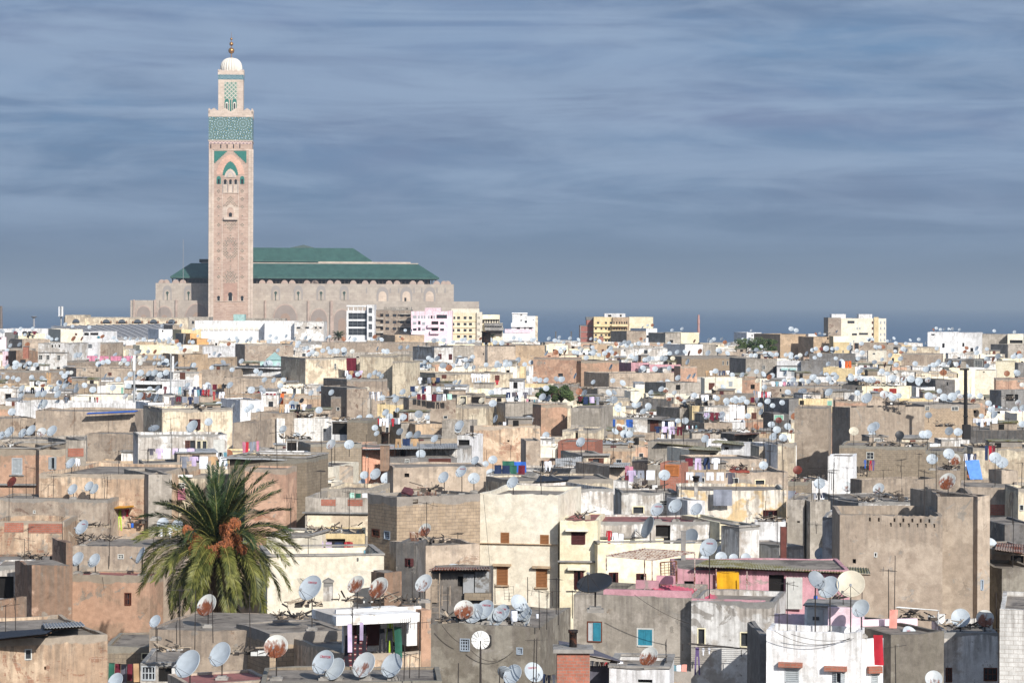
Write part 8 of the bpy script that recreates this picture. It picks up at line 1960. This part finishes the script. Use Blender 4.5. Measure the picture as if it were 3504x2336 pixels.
fb = Frame('V', 735, 218, 1300, 0, 0)
hb_ = empty('arched_window_row', (0, 0, 0)); bpy.data.objects.remove(hb_)
par_ = [o for o in bpy.data.objects if o.get('label', '').startswith('long low peach')][0]
for x in (1222, 1402, 1582, 1765, 1975):
 archp(par_, 'arched_window', fb, 'V', x - 42, x + 42, 242, 278, -.05, plain('grey_glass', '4a5058', .5), .15, 0, .1)
 archp(par_, 'arch_hood', fb, 'V', x - 62, x - 44, 260, 285, -.05, plain('hood_brown', '7a5a44', .8), .5, 0, .1); archp(par_, 'arch_hood', fb, 'V', x + 44, x + 62, 260, 285, -.05, plain('hood_brown', '7a5a44', .8), .5, 0, .1)
archp(bp.root, 'arched_window', Frame('V', 750, 192, 1298, 0, 0), 'V', 832, 915, 238, 275, -.05, plain('grey_glass', '4a5058', .5), .15, 0, .1)
wi = block('white-grey workshop', 'long pale grey workshop with a row of small arched vents', 'P', 832, 998, 1632, 930, 18, 'white', 0, [('hole', x + 8, 1078, x + 34, 1106) for x in range(940, 1560, 58)], cat='building', name='workshop_building')
for x in range(905, 1600, 58): archp(wi.root, 'arched_vent', Frame('P', 832, 998, 930, 0, 4), 'P', x - 20, x + 20, 1072, 1108, -.02, CREAMS, .3, 0, .1)
block('white blank hall', 'blank bright white building left of the glazed block', 'P', 1632, 1003, 1975, 925, 18, 'white', cat='building', name='workshop_building')
block('white stained block', 'white stained building with four small windows', 'P', 1975, 1008, 2310, 922, 18, 'whitedirt', 0, [('dark', 2002, 1068, 2040, 1090), ('dark', 2098, 1068, 2142, 1090), ('dark', 2208, 1068, 2232, 1090), ('dark', 2262, 1068, 2288, 1090)], cat='building', name='workshop_building')
block('grey end wall', 'grey wall end between peach arcade and workshop', 'P', 760, 955, 990, 960, 14, 'greytan', 0, [('dark', 795, 1000, 820, 1035)], cat='building', name='workshop_building')
block('roof tank', 'pale green water tank house before minaret base', 'P', 1272, 925, 1400, 945, 6, 'mint', 0, name='tank_house', cat='tank', zb=30)
block('long pale parapet', 'low grey roof rooms behind the workshop', 'P', 1410, 970, 1870, 950, 8, 'greytan', 0, name='roof_storey', cat='roof storey', zb=30)
block('white gasworks', 'pale building with two black posts against the sea', 'W', 1500, 850, 1850, 1000, 10, 'greytan', 0, [('hole', 1710, 855, 1740, 900)], cat='building', name='distant_building')
for x in (1540, 1850): chimney('W', x - 12, x + 12, 665, 850, 1000, 'dark', ('left' if x < 1600 else 'right') + ' black square post on the pale building against the sea', 0)
# big ribbed market roof
mk = empty('market_hall', at('V', 640, 440, 950)); mk.location.z = 4
o0 = mk.location.copy()
A, Bq, Cq, Eq = at('V', 560, 440, 950) - o0, at('V', 1900, 455, 950) - o0, at('V', 2010, 300, 1080) - o0, at('V', 590, 328, 1080) - o0
mb = MB(); n = 16
def mkp(s, t):
 p = A.lerp(Bq, s).lerp(Eq.lerp(Cq, s), t); p.z += .3 * math.sin(math.pi * t * .5) * (1 if 1 else 0); return p
for i in range(n):
 for j in range(8):
  q = [mkp(i / n, j / 8), mkp((i + 1) / n, j / 8), mkp((i + 1) / n, (j + 1) / 8), mkp(i / n, (j + 1) / 8)]
  mb.face(q)
mb.face([A, Bq, Vector((Bq.x, Bq.y, 0)), Vector((A.x, A.y, 0))][::-1])
mb.build('roof', plain('weathered_zinc', '8c8a88', .7, var=.15, scale=.3, stain='6f6a66', amt=.4), mk)
for k in range(18):
 s0 = -.25 + k * .068
 mb = MB(); pts = []
 for j in range(9):
  t = j / 8; s = s0 + (1 - t) * .33
  if 0 <= s <= 1: pts.append(mkp(s, t) + Vector((0, 0, .12)))
 for p, q in zip(pts, pts[1:]): mb.tube(p, q, .2, n=4)
 if len(pts) > 1: mb.build('roof_rib', plain('pale_zinc', 'b8b0aa', .7), mk)
tag(mk, 'wide ribbed grey vault roof of a market hall, left background', 'market hall')
block('left ridge wall', 'long low pale roof at the far left horizon', 'V', 0, 352, 600, 900, 20, 'white', 0, name='distant_building', cat='building')
# masts
def mast_(name, label, cat, c, x, y0, y1, D, r, m, head=None):
 root = empty(name, at(c, x, y1, D)); o = root.location.copy()
 mb = MB(); mb.tube((0, 0, 0), at(c, x, y0, D) - o, r, r * .8, 8); mb.build('pole', m, root)
 for (nm, kind, a) in (head or ()):
  mb = MB()
  if kind == 'box':
   xa, ya, xb, yb, dd = a; p, q = at(c, xa, ya, D) - o, at(c, xb, yb, D) - o
   mb.box(min(p.x, q.x), max(p.x, q.x), -dd / 2, dd / 2, min(p.z, q.z), max(p.z, q.z))
  elif kind == 'tube':
   xa, ya, xb, yb, rr = a; mb.tube(at(c, xa, ya, D) - o, at(c, xb, yb, D) - o, rr, n=8)
  elif kind == 'disc':
   xa, ya, xb, yb = a; p, q = at(c, xa, ya, D) - o, at(c, xb, yb, D) - o; rr = (q.x - p.x) / 2
   mb.lathe([(.1, q.z), (rr * .6, (p.z + q.z) / 2), (rr, p.z), (rr * .95, p.z + .1), (.1, p.z)], 18)
  mb.build(nm, a[-1] if False else (wallmat('white') if nm == 'antenna_panel' else m), root)
 tag(root, label, cat); return root
galv = plain('galvanised', '9a9c9c', .5, .3)
mast_('phone_mast', 'thick pale mobile phone mast, left of the pair', 'mast', 'T0', 1200, 300, 720, 330, .14, galv, [('antenna_panel', 'box', (1192, 300, 1212, 440, .3)), ('side_tube', 'tube', (1165, 300, 1195, 480, .05)), ('side_tube', 'tube', (1232, 330, 1205, 400, .05))])
mast_('phone_mast', 'mobile phone mast with two slim panels, right of the pair', 'mast', 'T0', 1527, 290, 640, 335, .1, galv, [('antenna_panel', 'box', (1540, 308, 1556, 450, .25)), ('side_tube', 'tube', (1520, 290, 1532, 300, .1))])
mast_('phone_mast', 'lattice phone mast with white panels against the sea, left', 'mast', 'V', 702, 92, 320, 700, .2, galv, [('antenna_panel', 'box', (676, 95, 684, 205, .5)), ('antenna_panel', 'box', (712, 95, 726, 205, .6)), ('platform', 'box', (672, 205, 735, 212, 2))])
mast_('floodlight_mast', 'slender mast with saucer shaped light ring against the sea', 'light mast', 'V', 390, 235, 330, 1200, .5, plain('mast_grey', '8a8c90', .5), [('light_ring', 'disc', (352, 210, 428, 236))])
mast_('striped_mast', 'thin red and white striped radio mast on the horizon', 'mast', 'T2', 1543, -60, 110, 1200, .55, plain('faded_red', 'a8837c', .6), [('white_band', 'tube', (1543, -20, 1543, 20, .62)), ('white_band', 'tube', (1543, 60, 1543, 90, .62))])
mast_('radio_mast', 'very thin guyed radio mast left of the minaret', 'mast', 'P', 695, 65, 560, 1480, .14, plain('mast_haze', '8a8888', .6))
mast_('radio_mast', 'brown lattice mast at the left edge against the sea', 'mast', 'V', 12, 90, 350, 800, .5, plain('mast_brown', '6c6460', .7), [('head', 'disc', (2, 120, 24, 90)), ('lamp', 'box', (5, 240, 24, 250, 1)), ('lamp', 'box', (5, 275, 24, 285, 1))])
mast_('black_post', 'tall black iron lamp post with rusty base, right', 'post', 'T3', 1830, 425, 1050, 300, .24, plain('black_iron', '1c1a1a', .6), [('rusty_base', 'box', (1805, 920, 1868, 1050, 1.2)), ('lamp_head', 'box', (1780, 418, 1858, 434, .5)), ('collar', 'box', (1812, 840, 1848, 850, .7))])
mast_('street_light_column', 'round fan shaped aerial on a pole before the cement house', 'antenna', 'L1', 1945, 760, 1139, 121, .05, METAL())
o = MB();
for k in range(14):
 a = k / 14 * 2 * math.pi; o.tube((0, 0, 0), (math.cos(a) * .4, 0, math.sin(a) * .4), .03, .06, 4)
o.tube((0, .02, 0), (0, .06, 0), .42, n=24)
par_ = [q for q in bpy.data.objects if q.get('label', '').startswith('round fan shaped')][0]; par_.name = 'fan_antenna'
pp3 = at('L1', 1945, 755, 121) - par_.location; o.build('fan_head', plain('fan_white', 'd8d8d4', .5), par_, pp3)
# ---------------------------------------------------------------- the person behind the white parapet
def person():
 D = 349.0
 foot = at('T0', 590, 720, D); top = at('T0', 597, 652, D)
 H_ = 1.72; base = Vector((foot.x, D, top.z - H_))
 V = {}; edges = []; rad = []
 pts = [('pel', 0, 0, .95, .15), ('waist', 0, 0, 1.08, .14), ('chest', 0, 0, 1.3, .17), ('neck', 0, 0, 1.46, .07), ('headb', 0, -.02, 1.56, .095), ('head', 0, -.02, 1.66, .085),
   ('lhip', -.09, 0, .9, .1), ('lknee', -.1, -.02, .5, .065), ('lank', -.1, 0, .09, .05), ('ltoe', -.1, -.14, .04, .04), ('rhip', .09, 0, .9, .1), ('rknee', .1, -.02, .5, .065), ('rank', .1, 0, .09, .05), ('rtoe', .1, -.14, .04, .04),
   ('lsh', -.2, 0, 1.38, .07), ('lel', -.26, -.04, 1.1, .05), ('lwr', -.24, -.16, .9, .035), ('lha', -.23, -.2, .83, .03), ('rsh', .2, 0, 1.38, .07), ('rel', .27, -.02, 1.1, .05), ('rwr', .25, -.1, .86, .035), ('rha', .25, -.13, .79, .03)]
 E = [('pel', 'waist'), ('waist', 'chest'), ('chest', 'neck'), ('neck', 'headb'), ('headb', 'head'), ('pel', 'lhip'), ('lhip', 'lknee'), ('lknee', 'lank'), ('lank', 'ltoe'), ('pel', 'rhip'), ('rhip', 'rknee'), ('rknee', 'rank'), ('rank', 'rtoe'),
   ('chest', 'lsh'), ('lsh', 'lel'), ('lel', 'lwr'), ('lwr', 'lha'), ('chest', 'rsh'), ('rsh', 'rel'), ('rel', 'rwr'), ('rwr', 'rha')]
 idx = {p[0]: i for i, p in enumerate(pts)}
 for side, hx_ in (('l', -1), ('r', 1)):
  b = pts[idx[side + 'ha']]
  for f in range(5):
   nm = side + 'f' + str(f); idx[nm] = len(pts)
   pts.append((nm, b[1] + (f - 2) * .015, b[2] - .02 - .01 * f, b[3] - (.075 if f else .03), .009)); E.append((side + 'ha', nm))
 me = bpy.data.meshes.new('body'); me.from_pydata([(p[1], p[2], p[3]) for p in pts], [(idx[a], idx[b]) for a, b in E], [])
 root = empty('person', base)
 o = link('body', me, root)
 sk = o.modifiers.new('Skin', 'SKIN')
 for i, p in enumerate(pts):
  o.data.skin_vertices[0].data[i].radius = (p[4], p[4] * .8)
 o.data.skin_vertices[0].data[0].use_root = True
 o.modifiers.new('Sub', 'SUBSURF').levels = 1
 me.materials.append(plain('skin', '7a5038', .6))
 mb = MB(); mb.lathe([(.24, .12), (.2, .6), (.18, .95), (.2, 1.2), (.24, 1.36), (.1, 1.45), (.07, 1.46)], 18); mb.build('robe', plain('robe_grey', '5f6670', .9), root, smooth=True)
 for s in (-1, 1):
  mb = MB(); mb.tube((s * .19, 0, 1.38), (s * .27, -.03, 1.1), .085, .075, 8); mb.tube((s * .27, -.03, 1.1), (s * .25, -.13, .92), .075, .07, 8); mb.build('sleeve', plain('robe_grey', '5f6670', .9), root)
 mb = MB(); mb.lathe([(.105, 1.62), (.11, 1.68), (.08, 1.75), (.001, 1.77)], 14); mb.build('cap', plain('cap_white', 'dcdcd8', .9), root, (0, -.02, 0), smooth=True)
 tag(root, 'person in grey robe and white cap on the long white roof', 'person')
person()
# ---------------------------------------------------------------- ground and sea
def sheet(name, pts, m):
 mb = MB(); mb.face(pts); o = mb.build(name, m); o['kind'] = 'structure'; return o
mb = MB()
ys = [-120, 300, 900, 1180, 1420, 1760, 1900]; zs = [GZ, GZ, GZ, 12, 1.5, .6, -3]
for (y0, z0), (y1, z1) in zip(list(zip(ys, zs)), list(zip(ys, zs))[1:]):
 mb.face([(-1500, y0, z0), (1500, y0, z0), (1500, y1, z1), (-1500, y1, z1)])
o = mb.build('ground', plain('packed_earth', '6e655a', .95, var=.2, scale=.05)); o['kind'] = 'structure'
t = NT('sea_water'); v, rnd, tc = t.coords(0)
mp = t.n('Mapping', {'Vector': v, 'Scale': (.010, .003, 1)}).outputs[0]
n = t.noise(mp, 1.0, 8, .7); mp2 = t.n('Mapping', {'Vector': v, 'Scale': (.001, .0004, 1)}).outputs[0]; n2 = t.noise(mp2, 1.0, 5, .6)
c = t.mix(t.rng(n2, .3, .7), hx('425870'), hx('4b6178'));
o = sheet('sea', [(-70000, 1600, 0), (70000, 1600, 0), (70000, 90000, 0), (-70000, 90000, 0)], t.done(c, .55, bump=n, bs=.6, bd=1.5, spec=.25))
# ---------------------------------------------------------------- haze
hz = MB(); hz.box(-71000, 71000, -140, 91000, -4, 206)
m = bpy.data.materials.new('haze_air'); m.use_nodes = True; nt = m.node_tree; nt.nodes.clear()
oo = nt.nodes.new('ShaderNodeOutputMaterial'); vp = nt.nodes.new('ShaderNodeVolumePrincipled')
vp.inputs['Color'].default_value = (.42, .51, .60, 1); vp.inputs['Density'].default_value = .0001; vp.inputs['Anisotropy'].default_value = 0.0
nt.links.new(vp.outputs[0], oo.inputs['Volume'])
o = hz.build('haze', m); o['kind'] = 'stuff'; tag(o, 'thin bluish sea haze over the far town and water', 'haze')
# ---------------------------------------------------------------- light, sky, camera
SUN_EL, SUN_AZ = math.radians(29), math.radians(27)       # sun behind the camera, to the right
sd = bpy.data.lights.new('sun', 'SUN'); sd.energy = 4.3; sd.angle = math.radians(.5); sd.color = (1.0, .96, .91)
so = bpy.data.objects.new('sun', sd); COL.objects.link(so)
dirv = Vector((math.sin(SUN_AZ) * math.cos(SUN_EL), -math.cos(SUN_AZ) * math.cos(SUN_EL), math.sin(SUN_EL)))   # towards the sun
so.rotation_euler = dirv.to_track_quat('Z', 'Y').to_euler()
w = bpy.data.worlds.new('World'); SC.world = w; w.use_nodes = True; nt = w.node_tree; nt.nodes.clear()
def N(tp, **k):
 n_ = nt.nodes.new(tp)
 for a, b in k.items(): setattr(n_, a, b)
 return n_
L = nt.links.new
out = N('ShaderNodeOutputWorld'); bg = N('ShaderNodeBackground'); bg.inputs[1].default_value = .13
sky = N('ShaderNodeTexSky', sky_type='NISHITA', sun_disc=False); sky.sun_elevation = SUN_EL; sky.sun_rotation = math.pi - SUN_AZ; sky.air_density = 1.0; sky.dust_density = 1.0
tc = N('ShaderNodeTexCoord'); sp = N('ShaderNodeSeparateXYZ'); L(tc.outputs['Generated'], sp.inputs[0])
# base gradient of the overcast veil, by elevation
mr = N('ShaderNodeMapRange'); mr.inputs[1].default_value = -.01; mr.inputs[2].default_value = .13; L(sp.outputs[2], mr.inputs[0])
cr = N('ShaderNodeValToRGB'); L(mr.outputs[0], cr.inputs[0])
EXPO = 10.0
def S(h, k=1.0): return tuple(c * k for c in hx(h)) + (1,)
els = [(0.0, '576879'), (.10, '5f7389'), (.25, '6781a0'), (.5, '6a8db2'), (.75, '6e92b8'), (1.0, '7690b4')]
cr.color_ramp.elements[0].position = 0; cr.color_ramp.elements[0].color = S(els[0][1]); cr.color_ramp.elements[1].position = 1; cr.color_ramp.elements[1].color = S(els[-1][1])
for p_, h_ in els[1:-1]:
 e = cr.color_ramp.elements.new(p_); e.color = S(h_)
# cloud layer: project the direction on a high flat layer so the clouds stretch towards the horizon
def cloud(sx, sz, det, off, dist=.3, rot=0.0):
 mp = N('ShaderNodeMapping'); mp.inputs['Scale'].default_value = (sx, 0, sz); mp.inputs['Rotation'].default_value = (0, rot, 0); mp.inputs['Location'].default_value = off; L(tc.outputs['Generated'], mp.inputs[0])
 nz = N('ShaderNodeTexNoise'); nz.inputs['Scale'].default_value = 1; nz.inputs['Detail'].default_value = det; nz.inputs['Roughness'].default_value = .58; nz.inputs['Distortion'].default_value = dist; L(mp.outputs[0], nz.inputs[0]); return nz.outputs[0]
c1 = cloud(9, 42, 10, (3.1, 7.7, 1), .5, .03); c2 = cloud(17, 85, 10, (11, 2, 4), .7, -.04); c3 = cloud(4, 20, 6, (5, 9, 2), .3); c4 = cloud(6, 60, 9, (1, 4, 9), .9, .05)
def RG(v, a, b, c, d):
 m_ = N('ShaderNodeMapRange', interpolation_type='SMOOTHSTEP'); L(v, m_.inputs[0]); m_.inputs[1].default_value = a; m_.inputs[2].default_value = b; m_.inputs[3].default_value = c; m_.inputs[4].default_value = d; return m_.outputs[0]
def MX(f, a, b, bt='MIX'):
 m_ = N('ShaderNodeMix', data_type='RGBA', blend_type=bt)
 for k, v_ in ((0, f), (6, a), (7, b)):
  if isinstance(v_, bpy.types.NodeSocket): L(v_, m_.inputs[k])
  else: m_.inputs[k].default_value = v_
 return m_.outputs[2]
def MU(a, b, op='MULTIPLY'):
 m_ = N('ShaderNodeMath', operation=op)
 for k, v_ in ((0, a), (1, b)):
  if isinstance(v_, bpy.types.NodeSocket): L(v_, m_.inputs[k])
  else: m_.inputs[k].default_value = v_
 return m_.outputs[0]
amt = RG(sp.outputs[2], .006, .05, 0, 1)
base = cr.outputs[0]
base = MX(MU(RG(c3, .34, .68, 0, .62), amt), base, S('828bab'))
base = MX(MU(RG(c1, .34, .68, 0, .58), amt), base, S('687b9a'))
base = MX(MU(RG(c2, .36, .70, 0, .6), amt), base, S('97abc6'))
base = MX(MU(RG(c4, .40, .66, 0, .7), amt), base, S('9ab0cc'))
boost = N('ShaderNodeVectorMath', operation='SCALE'); L(base, boost.inputs[0]); boost.inputs[3].default_value = 10 / 1.3 / 2 ** .44
fac = RG(sp.outputs[2], .16, .40, 1, 0)
L(MX(fac, sky.outputs[0], boost.outputs[0]), bg.inputs[0]); L(bg.outputs[0], out.inputs[0])
cd = bpy.data.cameras.new('camera'); cam = bpy.data.objects.new('camera', cd); COL.objects.link(cam); SC.camera = cam
cd.sensor_width = 36; cd.lens = 36 * F / 3504; cd.shift_y = -(1168 - HY) / 3504; cd.clip_start = .5; cd.clip_end = 200000
cam.matrix_world = Matrix.Translation((0, 0, HC)) @ Matrix.Rotation(math.pi / 2, 4, 'X') @ Matrix.Rotation(ROLL, 4, 'Z')
SC.view_settings.view_transform = 'Standard'; SC.view_settings.look = 'None'; SC.view_settings.gamma = 1; SC.view_settings.exposure = .44
SC.cycles.max_bounces = 5; SC.cycles.volume_bounces = 0; SC.cycles.use_denoising = True
SC.render.film_transparent = False
# ---------------------------------------------------------------- labels
ORD = ['leftmost', 'second from left', 'third from left', 'fourth from left', 'fifth from left', 'sixth from left', 'seventh from left', 'eighth from left', 'ninth from left', 'tenth from left', 'eleventh from left', 'twelfth from left']
def ordn(i):
 return ORD[i] if i < len(ORD) else str(i + 1) + 'th from left'
def hname(h):
 """nearest named house seen at or before a thing"""
 if h is None: return None
 if hasattr(h, 'short'): return h.short
 if hasattr(h, 'near'): return h.near
 x, y = proj(Vector((h.p0.x + h.W * .5, h.D, h.zt)))
 best, bd = None, 1e9
 for q in HAND:
  s = q.spec
  cx_ = min(max(x, min(s['a0'], s['a1'])), max(s['a0'], s['a1']))
  d_ = abs(x - cx_) + abs(y - s['b0']) * 1.3
  if d_ < bd: best, bd = q, d_
 h.near = best.short
 return h.near
groups = {}
for h in FILL:
 x, y = proj(Vector((h.p0.x + h.W * .5, h.D, h.zt)))
 groups.setdefault((WORDS[h.mat], hname(h)), []).append((x, h))
for (col_, near), lst in groups.items():
 lst.sort(key=lambda q: q[0])
 for i, (x, h) in enumerate(lst):
  tag(h.root, f"{ordn(i) + ' ' if len(lst) > 1 else ''}small {col_} flat roofed house next to {near}", 'house', 'flat roofed houses of the old town')
KN = {'white': 'white', 'light': 'rust spotted', 'half': 'half rusted', 'brown': 'rusted brown', 'grey': 'grey', 'dark': 'black', 'cream': 'cream', 'maroon': 'dark red'}
def near_px(x, y):
 best, bd = None, 1e9
 for q in HAND:
  s = q.spec
  cx_ = min(max(x, min(s['a0'], s['a1'])), max(s['a0'], s['a1']))
  d_ = abs(x - cx_) + abs(y + 15 - s['b0']) * 1.3
  if d_ < bd: best, bd = q, d_
 return best.short
DISHES.sort(key=lambda d: -d['size'])
keep, rest = DISHES[:300], DISHES[300:]
print('dishes kept', len(keep), 'merged', len(rest))
groups = {}
for d in keep:
 nm = d['host'].short if d['host'] is not None and hasattr(d['host'], 'short') else near_px(*d['px'])
 groups.setdefault((KN[d['kind']], nm), []).append(d)
for (k, nm), lst in groups.items():
 lst.sort(key=lambda d: d['px'][0])
 for i, d in enumerate(lst):
  tag(d['root'], f"{ordn(i) + ' ' if len(lst) > 1 else ''}{k} satellite dish at {nm}", 'satellite dish', 'satellite dishes on the roofs')
# the farthest dishes go into the uncountable mass
if rest:
 tag(merge_roots([d['root'] for d in rest], 'distant_satellite_dishes', None), 'crowd of small satellite dishes on the middle distance roofs', 'satellite dishes')
groups = {}
for (o, noun, host, cat, grp) in PROPS:
 p = o.location; nm = host.short if host is not None and hasattr(host, 'short') else near_px(*proj(p))
 groups.setdefault((noun, nm, cat, grp), []).append((proj(p)[0], o))
for (noun, nm, cat, grp), lst in groups.items():
 lst.sort(key=lambda q: q[0])
 for i, (x, o) in enumerate(lst):
  tag(o, f"{ordn(i) + ' ' if len(lst) > 1 else ''}{noun} at {nm}", cat, None if grp == 'STUFF' else (grp or cat + 's'), 'stuff' if grp == 'STUFF' else None)
groups = {}
for (o, c_, kind, host) in WASH:
 nm = near_px(*proj(o.location))
 groups.setdefault(({'darkgrey': 'dark grey'}.get(c_, c_), kind, nm), []).append((proj(o.location)[0], o))
for (c_, kind, nm), lst in groups.items():
 lst.sort(key=lambda q: q[0])
 for i, (x, o) in enumerate(lst):
  tag(o, f"{ordn(i) + ' ' if len(lst) > 1 else ''}{c_} {kind} drying at {nm}", 'laundry', 'washing hung out to dry')
print(sum(1 for w in WASH if w[2] != 'sheet'), 'garments'); print('objects', len(bpy.data.objects), 'washing', len(WASH), 'props', len(PROPS))
